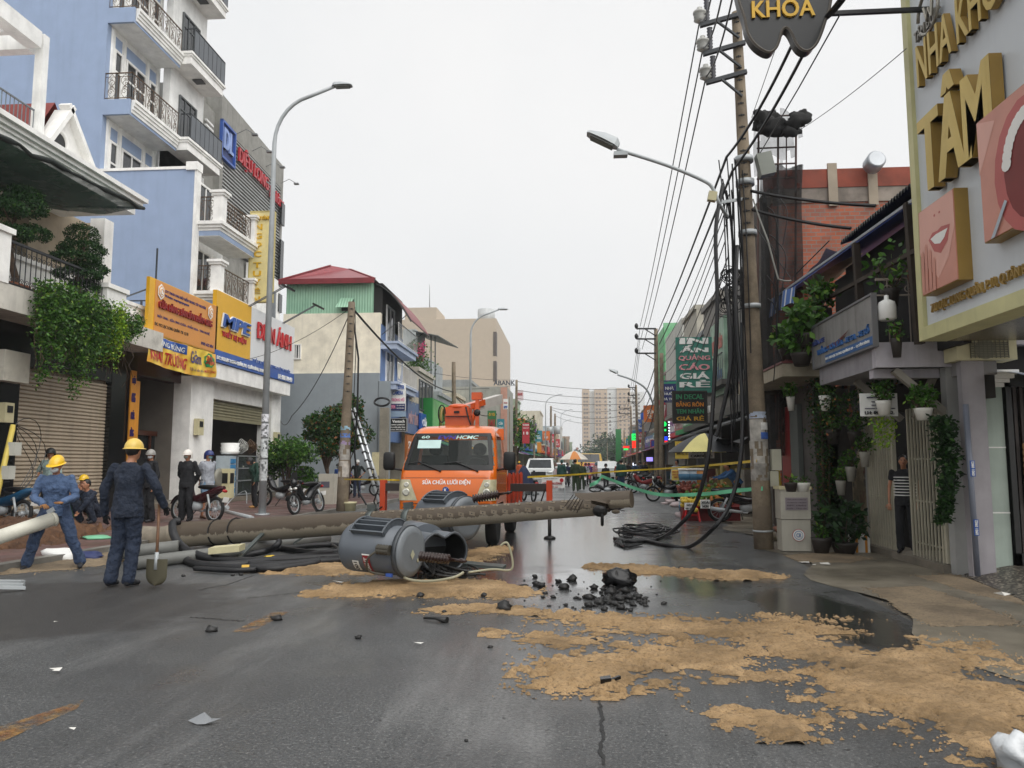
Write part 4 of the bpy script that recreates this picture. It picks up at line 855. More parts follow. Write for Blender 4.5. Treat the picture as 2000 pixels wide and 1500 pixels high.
for i,(px,py)in enumerate(((384,834),(537,857))):
    r_=root('meter_box',PX(px,py+20,-12.55),['cream electric meter box on the maroon pillar','cream electric meter box on the white shop pillar'][i],'meter box','cream meter boxes');meterbox(r_,PX(px,py,-12.58),.38,.55)
for i in range(4):
    px=425+i*18;c=PX(px,815+i%2*8,-13.3);mb=MB();mb.lathe(c,(0,0,1),[(0,.16),(.08,.12),(.14,.03)],12);mb.cyl(c+V((0,0,.1)),c+V((0,0,.8)),.012);one('hanging_lamp',mb,P('8e9496',metal=.5),['metal lamp shade hanging nearest the left pillar in the shop','second metal lamp shade from the left in the shop','third metal lamp shade from the left in the shop','rightmost metal lamp shade hanging in the shop'][i],'lamp','lamp shades in the electrical shop')
# ================= RIGHT ROW =================
UZ=(0,0,1)
# ---- dental clinic signboard ----
Xd=4.4;yl=YX(1799,Xd,640);M_ds=mat('clinic_white','cdd2d6',.4,var=.04,streak=.08);M_gold=mat('gold_letter','c9ae5c',.35,metal=.35,var=.1);M_gs=mat('gold_side','9a7c3a',.45,metal=.0);M_cf=mat('cream_trim','c9c592',.45,streak=.2)
ds=root('clinic_sign',(Xd,7.6,2.9),'huge white dental clinic billboard with raised gold letters and two mouth photographs','billboard')
z0=2.97;mb=MB();mb.box((Xd+.02,4.2,z0+.12),(Xd+.22,yl-.12,8.6));mb.build('panel',M_ds,ds)
mb=MB();mb.box((Xd-.03,4.2,z0),(Xd+.3,yl,z0+.16));mb.box((Xd-.03,yl-.14,z0+.16),(Xd+.3,yl,8.6));mb.build('frame',M_cf,ds)
mb=MB();mb.box((Xd+.3,4.2,z0-.0),(6.2,yl-.02,z0+.05));mb.build('soffit',mat('soffit_bronze','6f6448',.25),ds)
mb=MB();mb.box((Xd+.22,yl-.3,z0+.05),(6.2,yl-.1,8.6));mb.build('back_frame',P('7d7f80'),ds)
def dtx(s_,pxa,pxb,za,zb,m_,py=300,**kw):
    ya,yb=YX(pxa,Xd,py),YX(pxb,Xd,py);return txt(s_,(Xd,(ya+yb)/2,(za+zb)/2),RX,abs(ya-yb),abs(zb-za),m_,ds,**kw)
def d3(s_,a,b,za,zb,py,bold=.02,dp=.07):
    dtx(s_,a,b,za,zb,M_gs,py,bold=bold,depth=dp);dtx(s_,a,b,za,zb,M_gold,py,bold=bold,depth=dp+.004,side=False)
d3('NHA KHOA',1800,2010,6.08,6.62,100);d3('TÂM',1812,1966,4.68,5.86,230,.05,.13)
dtx('700 LẠC LONG QUÂN, P.10, Q.TÂN BÌNH',1822,2040,3.24,3.40,M_gs,600,bold=.015,depth=.03)
dtx('TÂM ĐỨC',1793,1842,6.7,6.88,P('8f8a80',metal=.5,rough=.3),70,bold=.02,depth=.05)
mb=MB();c=PX(1812,22,Xd-.06);mb.tube([c+V((0,.26*cos(a),.26*sin(a)))for a in[i*.35 for i in range(17)]],.022,6);mb.tube([c+V((0,.1,.1)),c+V((0,.03,-.1)),c+V((0,-.02,.03)),c+V((0,-.08,-.1)),c+V((0,-.12,.12))],.02,5);mb.build('logo',P('9a958a',metal=.7,rough=.25),ds)
skin=mat('print_skin','c98a78',.4,var=.08,bump=0);skin2=mat('print_skin_light','dba595',.4,var=.05,bump=0);lip=mat('print_lip','b5544e',.4,var=.1,bump=0);tooth=mat('print_teeth','e8e6e0',.3,var=.03,bump=0)
def pic(pxa,pxb,za,zb,pya,label):
    ya,yb=YX(pxa,Xd,pya),YX(pxb,Xd,pya);w_,h_=ya-yb,zb-za
    mb=MB();mb.box((Xd-.13,yb,za),(Xd+.02,ya,zb));mb.build('photo_box',M_gs,ds)
    mb=MB();mb.box((Xd-.14,yb+.01,za+.01),(Xd-.13,ya-.01,zb-.01));mb.build('photo_print',skin,ds)
    return lambda u,v_,k=0:V((Xd-.142-.002*k,ya-u*w_,za+v_*h_))
q=pic(1819,1893,3.46,4.50,470,'')
def shape(f,pts,m_,k,name):mb=MB();mb.add([f(u,v_,k)for u,v_ in pts],[tuple(range(len(pts)))]);mb.build(name,m_,ds)
ell=lambda cx,cy,rx,ry,n=18,a0=0:[(cx+rx*cos(a0+2*pi*i/n),cy+ry*sin(a0+2*pi*i/n))for i in range(n)]
shape(q,[(.05,.99),(.0,.5),(.2,.3),(.5,.12),(.8,.3),(.99,.6),(.99,.99)],skin2,0,'printed_face')
shape(q,[(.28,.60),(.4,.66),(.55,.65),(.65,.67),(.88,.64),(.8,.48),(.6,.38),(.42,.44)],lip,1,'printed_lips');shape(q,[(.34,.60),(.5,.62),(.82,.61),(.72,.53),(.6,.49),(.45,.52)],tooth,2,'printed_teeth')
for u in(.48,.62):shape(q,ell(u,.84,.025,.015,8),lip,1,'printed_nostril')
for i,(u,v0,v1)in enumerate(((.06,.05,.52),(.16,.05,.58),(.27,.05,.5),(.37,.02,.38))):shape(q,[(u-.035,v0),(u+.05,v0-.02),(u+.07,v1-.05),(u+.04,v1),(u,v1-.03)],skin,3,'printed_finger')
q=pic(1945,2120,3.70,5.0,400,'');shape(q,[(.0,.99),(.0,.55),(.25,.9)],skin2,0,'printed_face');shape(q,ell(.62,.42,.42,.5),lip,1,'printed_lips');shape(q,ell(.66,.42,.33,.42),P('7a2f2c',bump=0),2,'printed_mouth')
for i in range(9):a=pi*.5+i*.17;shape(q,ell(.66+.29*cos(a),.42+.37*sin(a),.062,.055,10),tooth,3+i*.4,'printed_tooth')
shape(q,[(.12,.0),(.17,.0),(.36,.22),(.33,.24)],P('b9c4cc',metal=.5),8,'printed_tool')
# ---- black tooth shaped hanging sign ----
Yt=9.2;pts=[(1432,-60),(1441,0),(1455,38),(1458,62),(1474,88),(1500,104),(1514,98),(1522,80),(1526,60),(1535,52),(1545,62),(1556,90),(1574,102),(1592,92),(1604,66),(1612,40),(1622,12),(1628,-60)]
tp=[PY(x,y,Yt)for x,y in pts];tp=[V((p.x,Yt,p.z))for p in tp]
for _ in range(2):tp=[q for i in range(len(tp))for q in(tp[i]*.75+tp[(i+1)%len(tp)]*.25,tp[i]*.25+tp[(i+1)%len(tp)]*.75)]
ts=root('tooth_sign',(2.6,Yt,5.9),'black tooth shaped hanging sign with gold lettering at the top edge','sign')
mb=MB();mb.prism(tp,(0,.16,0));mb.build('panel',mat('tooth_black','1c1e1f',.35),ts)
mb=MB();mb.tube([p+V((0,-.005,0))for p in tp],.018,5);mb.build('rim',P('565048',rough=.4),ts)
a,b=PY(1468,38,Yt),PY(1590,-1,Yt);txt('KHOA',((a.x+b.x)/2,Yt,(a.z+b.z)/2),FX,b.x-a.x,b.z-a.z,gold,ts,bold=.02,depth=.03);txt('NHA',((a.x+b.x)/2,Yt,b.z+.22),FX,.6,.26,gold,ts,bold=.02,depth=.03)
mb=MB();mb.bar((2.7,Yt+.08,7.0),(Xd+.1,Yt+.08,7.0),.05);mb.build('bracket',cK,ts)
# ---- clinic ground floor: pillar, gate, wall ----
H=root('clinic_building',(6.5,9,0),'pale green clinic front with round capital pillar and black folding gate','building')
M_pg=mat('pale_green','a3b0a6',.6,streak=.25);Yp=10.6
x0,x1=XY(1906,Yp),XY(1962,Yp);zc0=PY(1930,757,Yp).z
mb=MB();mb.box((x0,Yp-.05,.08),(x1,Yp+.5,zc0))
mb.build('pillar',M_pg,H)
mb=MB()
for i,o in enumerate((.03,.07,.11,.15)):mb.box((x0-o,Yp-.05-o,zc0+i*.055),(x1+o,Yp+.5,zc0+i*.055+.052))
for pyy in(874,1001):z=PY(1930,pyy,Yp).z;mb.box((x0-.004,Yp-.055,z-.008),(x1+.004,Yp,z+.008))
mb.build('capital',M_trim,H)
mb=MB();mb.box((5.05+.0,10.3,.0),(x0+.02,10.42,3.0));mb.box((5.3,10.42,3.0),(9,10.6,6));mb.box((x1,10.8,2.7),(9,11,6));mb.build('grey_wall',mat('lilac_grey','9c989c',.75,streak=.25,dirt=.2),H)
xa=x1+.02;mb=MB();yg=10.55
mb.box((xa,yg-.05,.14),(xa+2.5,yg+.05,.3));mb.box((xa,yg-.05,2.45),(xa+2.5,yg+.05,2.6));mb.box((xa,yg-.05,.14),(xa+.07,yg+.05,2.6))
mb.build('gate_frame',cK,H);mb=MB()
for i in range(26):x=xa+.1+i*.085;mb.box((x,yg-.025,.3),(x+.04,yg+.025,2.45))
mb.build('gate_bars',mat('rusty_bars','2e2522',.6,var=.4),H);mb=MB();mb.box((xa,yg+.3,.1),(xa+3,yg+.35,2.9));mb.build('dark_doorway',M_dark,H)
dv=root('door_ornament',(xa+.3,yg-.1,.9),'strings of carved wooden ornaments hung on the black gate','ornament');mb=MB()
for i in range(5):
    x=xa+.16+i*.11;z=1.75
    for j in range(9):mb.ball((x,yg-.08,z-j*.085-(.0 if i%2 else .08)),.018,.018,.045 if j<8 else .06,6,4)
mb.build('strings',mat('driftwood','9a7648',.6),dv)
mb=MB();mb.grid(lambda u,v_:V((x1-.25+u*2.6,Yp-.1-v_*.9,2.62-.12*v_+.12*u-.15*sin(pi*u)*.3+.04*sin(u*14+v_*3))),20,6)
k=NT('striped_awning');wv=k.n('ShaderNodeTexWave');wv.inputs['Scale'].default_value=2.2;wv.bands_direction='DIAGONAL';k.l(k.tc.outputs['Object'],wv.inputs['Vector']);k.col(k.mix(k.ramp(wv.outputs['Fac'],(.5,0.),(.6,1.)),srgb('d8d8d4'),srgb('5b79a8')))
one('awning',mb,k.m,'white and blue striped cloth awning below the billboard','awning')
ac=root('air_conditioner',(XY(1920,10.2),10.2,PY(1920,703,10.2).z),'cream outdoor air conditioner unit under the billboard','air conditioner')
a,b=PY(1870,703,10.2),PY(1985,664,10.2);mb=MB();mb.box((a.x,10.2,a.z),(b.x,10.55,b.z+.02));mb.build('case',M_box,ac)
mb=MB();w_=(b.x-a.x)
for i in range(9):z=a.z+.03+i*(b.z-a.z-.05)/9;mb.box((a.x+w_*.22,10.185,z),(a.x+w_*.85,10.2,z+.012))
for i in range(10):x=a.x+w_*(.22+.07*i);mb.box((x,10.186,a.z+.02),(x+.008,10.2,b.z))
mb.build('grille',P('6d6a58'),ac);mb=MB();mb.lathe(((a.x+b.x)/2-.02,10.199,(a.z+b.z)/2+.01),(0,-1,0),[(0,.13),(.006,.125)],20);mb.build('fan',P('8a8672'),ac)
dp=root('drain_pipe',G(1912,1098),'grey drain pipe with blue stickers down the lilac grey wall','pipe');mb=MB();a,b=PY(1905,1090,10.25),PY(1898,790,10.25);mb.tube([V((a.x,10.22,.05)),V((a.x-.02,10.22,b.z))],.035,10);mb.build('pipe',P('6e7380',rough=.4),dp)
for pyy in(915,1030):z=PY(1905,pyy,10.2).z;mb=MB();mb.box((a.x-.03,10.178,z-.1),(a.x+.03,10.185,z+.1));mb.build('sticker',cB,dp);txt('0901 0902',(a.x,10.176,z),UZ,.18,.035,cW,dp,v_=(-1,0,0),depth=.004)
yp_=root('yellow_pipe',G(1860,1112),'cream yellow drain pipe at the right end of the folding gate','pipe');mb=MB();c=G(1860,1110);mb.tube([c,c+V((0,0,1.05))],.055,10);mb.cyl(c,c+V((0,0,.18)),.075);mb.build('pipe',mat('cream_pvc','bcb081',.5,dirt=.4),yp_)
# ---- balcony house with folding gates ----
Xg=5.02;H=root('balcony_house',(Xg,12.5,0),'old lilac grey house with cream folding gates under a deep balcony','house')
g0,g1=YX(1857,Xg,1100),YX(1704,Xg,1075);gz=2.25
M_gate=mat('gate_cream','b3ae9c',.5,metal=.2,streak=.3,dirt=.25);M_lil=mat('lilac_wall','8f8c90',.75,streak=.35,dirt=.3)
def gate(ya,yb,name):
    f=MB();n=int(abs(yb-ya)/.048)
    for y in(ya,yb):f.box((Xg-.04,y-.03,.12),(Xg+.02,y+.03,gz))
    fo=f.build(name,M_gate,H);mb=MB()
    for i in range(1,n):y=ya+(yb-ya)*i/n;o=.03 if i%2 else-.0;mb.box((Xg-.03-o,y-.009,.12),(Xg-.012-o,y+.009,gz))
    mb.build('bars',M_gate,fo);mb=MB()
    for z in(.3,.9,1.5,2.1):mb.box((Xg-.02,min(ya,yb),z),(Xg-.012,max(ya,yb),z+.025))
    mb.build('brace',M_gate,fo)
gm0,gm1=YX(1790,Xg,1080),YX(1756,Xg,1080)
gate(g0+.03,gm0,'folding_gate');gate(gm1,g1-.05,'folding_gate')
mb=MB();mb.box((Xg-.12,g0-.05,0),(Xg+.35,g1,.11));mb.build('sill',M_conc,H)
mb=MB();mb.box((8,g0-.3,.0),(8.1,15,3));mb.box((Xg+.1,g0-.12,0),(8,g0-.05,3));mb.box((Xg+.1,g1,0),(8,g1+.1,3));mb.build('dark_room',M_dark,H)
k=NT('peeling_wall');c1=k.mix(k.ramp(k.noise(1.6,8,rough=.7),(.45,0.),(.52,1.)),srgb('55575a'),srgb('b8a98e'));c1=k.mix(k.ramp(k.noise(3.1,6,k.mapv(loc=(3,1,2))),(.58,0.),(.62,1.)),c1,srgb('8a5548'));c1=k.mix(k.ramp(k.noise(1.1,6,k.mapv(loc=(7,2,5))),(.5,0.),(.6,.8)),c1,srgb('5c5340'))
k.col(c1);k.set(Roughness=.85);k.bump(k.noise(9,6),.6,.02)
yw1=YX(1604,Xg,1050);mb=MB();mb.box((Xg,g1,0),(Xg+.2,yw1,2.9));mb.build('peeling_wall',k.m,H)
mb=MB();mb.box((Xg-.02,g1-.04,0),(Xg+.12,g1+.1,2.9));mb.box((Xg-.02,g0-.2,0),(Xg+.2,g0-.04,2.9));split(mb,8,'gate_post',P('9a9a98',rough=.5),H)
Xb=4.12;b0,b1=YX(1714,Xb,718),YX(1601,Xb,740);zb_=PX(1714,718,Xb).z;b0n=b0
mb=MB();mb.box((Xb,b0,zb_),(Xg+.3,b1,zb_+.30));mb.build('balcony_slab',M_lil,H)
mb=MB();mb.box((Xb-.02,b0-.02,zb_+.0),(Xg+.3,b0+.12,zb_+.34));mb.box((Xb+.02,b0+.2,zb_-.12),(Xg,b0+.35,zb_));mb.build('fascia',mat('lilac_trim','b0acb2',.65,streak=.4,dirt=.2),H)
mb=MB();mb.bar((Xg,b0+.1,zb_-.62),(Xb+.25,b0+.1,zb_-.02),.09);mb.bar((Xg,b1-.9,zb_-.62),(Xb+.25,b1-.9,zb_-.02),.09);mb.bar((Xg-.02,b0+1,zb_-.6),(Xg-.02,b0+.3,zb_-.05),.08);split(mb,8,'strut',mat('strut_beige','8f8a80',.6),H)
mb=MB();mb.box((Xg+.3,g0-.4,2.3),(Xg+.5,15,5.2));mb.build('upper_wall',mat('sooty_wall','2b2826',.85,var=.4),H)
mb=MB();mb.box((Xg+.05,10.35,2.6),(Xg+.5,10.75,4.4));mb.build('upper_pillar',P('83807f'),H)
# balcony board
Xs_=4.06;s0,s1=YX(1706,Xs_,640),YX(1589,Xs_,690);za,zb2=zb_+.30,PX(1704,573,Xs_).z-.02
mid=((s0+s1)/2);bsg=sign('repair_sign','torn grey metal motorbike repair sign with faded blue lettering on the balcony','sign',(Xs_,mid,(za+zb2)/2),RX,UZ,s1-s0,zb2-za,mat('old_sign','8f8e8c',.5,metal=.2,streak=.7,dirt=.6),
  [('SỬA XE',.12,.60,.22,.14,P('3c4a80',rough=.6),.02),('THẮNG - SƠN SỬA - XE GA - XE SỐ',.52,.36,.86,.19,P('31619c',rough=.6),.03),('ĐC: 705 LẠC LONG QUÂN P.10  -  Q.TÂN BÌNH',.60,.10,.70,.085,cW,.01)],.05,P('75767a',rough=.4,metal=.4),.03,rows=[(.62,.10,.76,.17,P('2f5f96',rough=.5))])
mb=MB();mb.add([(Xs_-.02,s1-.6,za+.25),(Xs_-.02,s1-1.2,za+.27),(Xs_-.02,s1-1.75,za+.36),(Xs_-.02,s1-1.2,za+.20)],[(0,1,2,3)]);mb.build('tear',P('5a2420'),bsg)
# grille rail + jug + items by the board
rr=root('balcony_grille',(Xb+.1,b0+.05,zb_+.34),'rusty white balcony grille with bars at the near end of the repair house balcony','grille');mb=MB();mb.bar((Xb+.05,b0+.06,zb_+1.22),(Xg+.5,b0+.06,zb_+1.22),.03);mb.bar((Xb+.05,b0+.06,zb_+1.0),(Xg+.5,b0+.06,zb_+1.0),.02)
for i in range(5):x=Xb+.2+i*.28;scroll(mb,(x,b0+.06,zb_+1.08),(1,0,0),UZ,.14,1,.008);mb.bar((x,b0+.06,zb_+.34),(x,b0+.06,zb_+1.22),.012)
mb.build('bars',mat('rusty_white','9a8f84',.6,dirt=.5),rr)
jg=MB();c=V((Xb+.12,b0-.1,PX(1725,622,Xb).z));jg.lathe(c,UZ,[(0,.08),(.02,.115),(.2,.115),(.25,.1),(.29,.03),(.34,.028),(.35,.01)],16);one('plastic_jug',jg,cW,'white plastic jug hanging from the balcony grille','jug')
# paper/plastic sign with phone number
Yc=11.2;a,b=PY(1681,813,Yc),PY(1752,768,Yc)
sign('phone_sign','small white job notice with a phone number hung under the balcony','sign',((a.x+b.x)/2,Yc,(a.z+b.z)/2),FX,UZ,b.x-a.x,b.z-a.z,cW,[('XƯỞNG CHAI NHỰA MỸ HẠNH',.55,.82,.75,.09,P('3c3a55')),('CHUYÊN CUNG CẤP',.55,.64,.5,.07,P('3c3a55')),('CHAI NHỰA TRÀ SỮA',.55,.48,.5,.07,P('3c3a55')),('CHAI LÒN - ỐNG HÚT LY NHỰA',.52,.34,.8,.07,P('3c3a55')),('LH: 0901.382.',.5,.15,.78,.14,P('26262e'),.02)],.02,None)
# ---- awnings over the balcony ----
Xa=4.5;a,b=PX(1792,390,Xa),PX(1502,592,Xa)
aw=root('blue_awning',(Xa+.5,(a.y+b.y)/2,a.z-.4),'long blue tarpaulin awning with a striped flap over the balcony','awning')
mb=MB();mb.add([a+V((0,-.1,.05)),b,b+V((1.3,0,.55)),a+V((1.3,-.1,.6)),a+V((0,-.1,0)),b-V((0,0,.05)),b+V((1.3,0,.5)),a+V((1.3,-.1,.55))],[(0,1,2,3),(4,7,6,5),(0,4,5,1),(1,5,6,2)]);mb.build('tarpaulin',mat('tarp_blue','27479c',.5,var=.25,dirt=.3),aw)
def flap(u,v_):y=b.y-.02-u*2.1;return V((Xa-.05-.05*v_+.05*sin(u*15),y,a.z+(b.z-a.z)*(1-u*.3)-v_*(.42-.1*abs(sin(u*9)))-.02))
k=NT('stripe_flap');wv=k.n('ShaderNodeTexWave');wv.inputs['Scale'].default_value=1.6;wv.bands_direction='Y';k.l(k.tc.outputs['Object'],wv.inputs['Vector']);k.col(k.mix(k.ramp(wv.outputs['Fac'],(.8,0.),(.9,1.)),srgb('4a6ca6'),srgb('c9ccd0')));k.set(Roughness=.7)
mb=MB();mb.grid(flap,30,6);mb.build('striped_flap',k.m,aw);mb=MB();mb.bar(a+V((0,-.1,.03)),b+V((0,.1,.03)),.04);mb.bar(b,b+V((1.3,0,.5)),.04);mb.build('pole',P('a9adb2',metal=.5),aw)
mb=MB();mb.grid(lambda u,v_:b+V((.15+v_*1.0,-.3-u*3.2,.25-.25*sin(pi*v_)-.18*sin(pi*u)+.35*v_+.03*sin(u*20))),24,8);mb.build('grey_lining',mat('old_tarp','8d8272',.8,dirt=.5,var=.3),aw)
a2,b2=PX(1782,362,4.6),PX(1641,470,4.6)
cr=root('corrugated_roof',(4.8,(a2.y+b2.y)/2,a2.z),'dark rusty corrugated sheet roof sticking out above the blue awning','roof sheet');mb=MB()
mb.grid(lambda u,v_:V((4.6+v_*2.2,a2.y-.5+(b2.y-a2.y+.5)*u,b2.z+(a2.z-b2.z)*.5+v_*.75+.03*sin(u*2*pi*34))),272,1);mb.grid(lambda u,v_:V((4.6+v_*2.2,a2.y-.5+(b2.y-a2.y+.5)*u,b2.z+(a2.z-b2.z)*.5-.02+v_*.75+.03*sin(u*2*pi*34))),272,1);mb.build('sheet',mat('dark_corrugated','33322f',.55,metal=.3,var=.4),cr)
mb=MB();mb.box((5.0,a2.y,b2.z+.2),(6.6,a2.y+.6,b2.z+.9));mb.build('green_ridge',P('7d9a88'),cr)
cl=root('dark_shed',(5.4,11.5,3.6),'dark timber lean-to storey behind the balcony plants','shed')
mb=MB();mb.box((4.9,9.9,2.95),(5.0,14.4,4.8));mb.build('wall',mat('shed_wall','1d1b1a',.85,var=.5),cl);mb=MB()
for y in(10.3,12.2,14.2):mb.bar((4.55,y,3.0),(4.5,y,4.9),.1)
mb.bar((4.5,10,4.2),(4.5,14.3,4.35),.06);split(mb,8,'post',mat('old_timber','3a3027',.8,var=.4),cl)
# ---- brick building with torn netting ----
Yb=17.0;x0,x1=XY(1512,Yb,400),XY(1560,Yb,900);H=root('brick_building',(6.5,18,0),'unfinished building with a bare orange brick side wall and red concrete ring beam','building')
zt=PY(1600,332,Yb).z;bw_x0=XY(1505,Yb,350);bx1=9.5
k_=brickmat('orange_brick','b0562f','9a4a2a','7d7468',2.35,rot=(R(90),0,0),bw=.5,bh=.21,ms=.022,dirtc=(.10,.08,.07),dirt=.75)
mb=MB();mb.box((bw_x0,Yb,0),(bx1,Yb+.3,zt-.75));mb.build('brick_wall',k_,H)
mb=MB();mb.box((bw_x0-.08,Yb-.05,zt-.42),(bx1,Yb+.35,zt));mb.build('ring_beam',mat('red_beam','8a4534',.8,var=.3,dirt=.3),H)
mb=MB();mb.box((bw_x0-.02,Yb-.03,zt-.75),(bx1,Yb+.32,zt-.42));mb.build('mortar_band',mat('mortar','8c8278',.9,var=.3,dirt=.5),H)
mb=MB();
for px in(1624,1702):x=XY(px,Yb,350);mb.box((x-.1,Yb-.08,zt-.85),(x+.1,Yb-.03,zt+.12 if px<1700 else zt+.02))
split(mb,8,'plank',P('a39684',rough=.8),H)
mb=MB();mb.box((bw_x0-.1,Yb+.35,0),(bw_x0+.1,Yb+1.3,zt-.4));mb.build('front_wall',mat('raw_front','4d4843',.85,var=.4),H)
pb_=MB();c=PY(1702,325,Yb-.2);pb_.lathe(c,(0,-1,.15),[(0,.17),(.02,.2),(.3,.2),(.33,.16)],16);one('paint_bucket',pb_,P('b0b4b8',metal=.5,rough=.4),'silver bucket standing on top of the brick wall','bucket')
# netting + scaffold
nt_=root('scaffold',(4.6,16.4,0),'thin metal scaffold draped with torn black netting beside the big pole','scaffold')
def sp(px,py,Y=16.4):return PY(px,py,Y)
mb=MB()
for px in(1478,1518,1553):mb.tube([sp(px,860),sp(px+(4 if px<1500 else 2),225)],.025,5)
for py in(228,262,290,322,350):mb.tube([sp(1478,py),sp(1555,py-3)],.02,5)
for px in(1520,1536):mb.tube([sp(px,350),sp(px,262)],.015,5)
mb.build('scaffold_tubes',mat('scaffold_rust','5b4640',.6,metal=.3,var=.4),nt_)
NB=netmat('black_net','151515',.8);NB2=netmat('black_net_thin','1b1b1b',.42)
mb=MB();mb.grid(lambda u,v_:sp(1482+78*u+10*v_*0,330+560*v_)+V((0,-.15+.12*sin(u*11)+.06*sin(v_*13),0)),20,20);mb.build('netting',NB,nt_)
mb=MB();mb.grid(lambda u,v_:sp(1470+90*u,225+180*v_)+V((0,-.2+.15*sin(u*9+v_*4),0)),14,10,keep=lambda i,j:noise.noise(V((i*.45,j*.5,1)))>-.18);mb.build('torn_netting',NB2,nt_)
for px,py,r_ in((1488,245,.34),(1502,262,.3),(1545,250,.26),(1556,238,.2),(1540,268,.2)):
    mb=MB();mb.ball((0,0,0),r_,r_*.5,r_*.55,18,12)
    for v_ in mb.v:v_*=1+noise.noise(v_*5+V((px,0,0)))*.9+noise.noise(v_*14)*.5;v_+=sp(px,py)+V((0,-.3,0))
    mb.build('bundled_net',mat('net_bundle','1a1a1a',.9,bump=.8,bs=25),nt_)
# ---- house with the red shutter ----
Xr=4.4;r0,r1=14.3,16.95;H=root('red_shutter_house',(Xr,15.5,0),'narrow dark house with a red panel door and ribbed slab over it','house')
mb=MB();mb.box((Xr+.1,r0,0),(Xr+.4,r1,3));mb.box((Xr+.1,14.3,3),(Xr+.4,r1,4.3));mb.box((Xr,14.3,0),(Xr+.7,14.4,2.8));mb.build('wall',mat('dingy_wall','4e4a46',.85,var=.3,streak=.4),H)
y_=YX(1546,Xr,950);y2=YX(1530,Xr,950);mb=MB();mb.box((Xr,y_,.1),(Xr+.09,y2,2.6));mb.build('red_door',P('7d1218',rough=.4),H)
mb=MB();mb.box((Xr,YX(1562,Xr,950),.1),(Xr+.09,y_-.02,2.6));mb.build('grey_door',P('5b605c'),H)
Yn=13.6;n0=XY(1528,Yn,720);Zt=PY(1530,710,Yn).z;Zb=PY(1530,735,Yn).z;f1=YX(1491,n0-.02,760)
mb=MB();mb.box((n0,Yn,Zb),(Xr+.3,17.2,Zt));mb.build('canopy_slab',mat('canopy_cream','a39a86',.75,streak=.4,dirt=.4),H)
mb=MB()
for i in range(7):mb.box((n0-.02-.0*i,Yn-.03,Zt+.005+i*.0),(n0+.25,17.2,Zt+.04))if i==0 else mb.box((n0+.02+i*.035,Yn-.02,Zt+.04),(n0+.035+i*.035,17.2,Zt+.07))
mb.build('ribbed_edge',P('6d3a3a',rough=.6),H)
# ---- plants on the right ----
M_gpot=mat('grimy_pot','9a968c',.6,dirt=.4)
def potted(c,s,label,m=LM1,pot=M_wpot,h=.25,n=260,drop=0,cat='plant',group=None,name='potted_plant',lsz=.07,r=.12):
    c=V(c);r_=root(name,c,label,cat,group);rg=random.Random(int(c.x*977+c.y*131));mb=MB();mb.lathe(c,UZ,[(0,r*.7),(h*.8,r),(h,r*1.08),(h,r*.9)],12);mb.build('pot',pot,r_)
    lf=MB();pts=[in_ell(rg,c+V((0,0,h+s*.45)),s*.5,s*.5,s*.5,.1)for _ in range(n)]
    if drop:
        for _ in range(n):a=rg.uniform(0,2*pi);pts.append(c+V((cos(a)*r*1.2,sin(a)*r*1.2,h-rg.random()**1.2*drop)))
    leaves(lf,pts,lsz,rg,1,.02);lf.build('foliage',m,r_)
    st=MB()
    for p in pts[:14]:st.tube([c+V((0,0,h*.8)),p],.006,3)
    st.build('stems',M_bark,r_);return r_
v=root('climbing_vine',G(1604,1058),'green ivy column climbing from a pot up to the balcony corner','vine');lf=MB();rg=random.Random(3);base=G(1612,1068)
for i in range(2600):
    t=rg.random();px=1605+9*sin(t*7)+rg.gauss(0,9+5*(1-t));py=1040-t*400;lf_p=PY(px,py,base.y+rg.uniform(-.12,.12));leaves(lf,[lf_p],.06,rg,1,.01)
for i in range(900):t=rg.random();leaves(lf,[PY(1600+t*150+rg.gauss(0,4),770+10*sin(t*5)-t*30+abs(rg.gauss(0,1))*(34-16*t),12.2)],.055,rg,1,.03)
lf.build('foliage',LM4,v);mb=MB();mb.tube([base,PY(1606,850,base.y),PY(1600,650,base.y)],.03,6);mb.tube([base+V((.08,0,0)),PY(1618,820,base.y),PY(1612,700,base.y)],.02,5);mb.build('stems',M_bark,v)
c2=root('hanging_vine',(XY(1845,10.6),10.55,1.2),'dense dark ivy hanging down beside the right folding gate','vine');lf=MB()
for i in range(2100):t=rg.random();px=1838+14*sin(t*3)+rg.gauss(0,13*(1-t*.55));leaves(lf,[PY(px,815+t*205,10.35+rg.uniform(-.1,.05))],.075,rg,1,.01,.3)
lf.build('foliage',LM2,c2)
for i,(px,py,Y,s,lb,kw)in enumerate([(1605,1082,0,.22,'brown clay pot at the foot of the ivy column',dict(pot=M_kpot,n=120,r=.15,h=.26)),
   (1650,1082,0,.75,'large dark leafed plant in a wide brown bowl left of the foam box',dict(pot=M_kpot,m=LM2,n=260,lsz=.16,r=.2,h=.18))]):
    potted(G(px,py),s,lb,**kw)
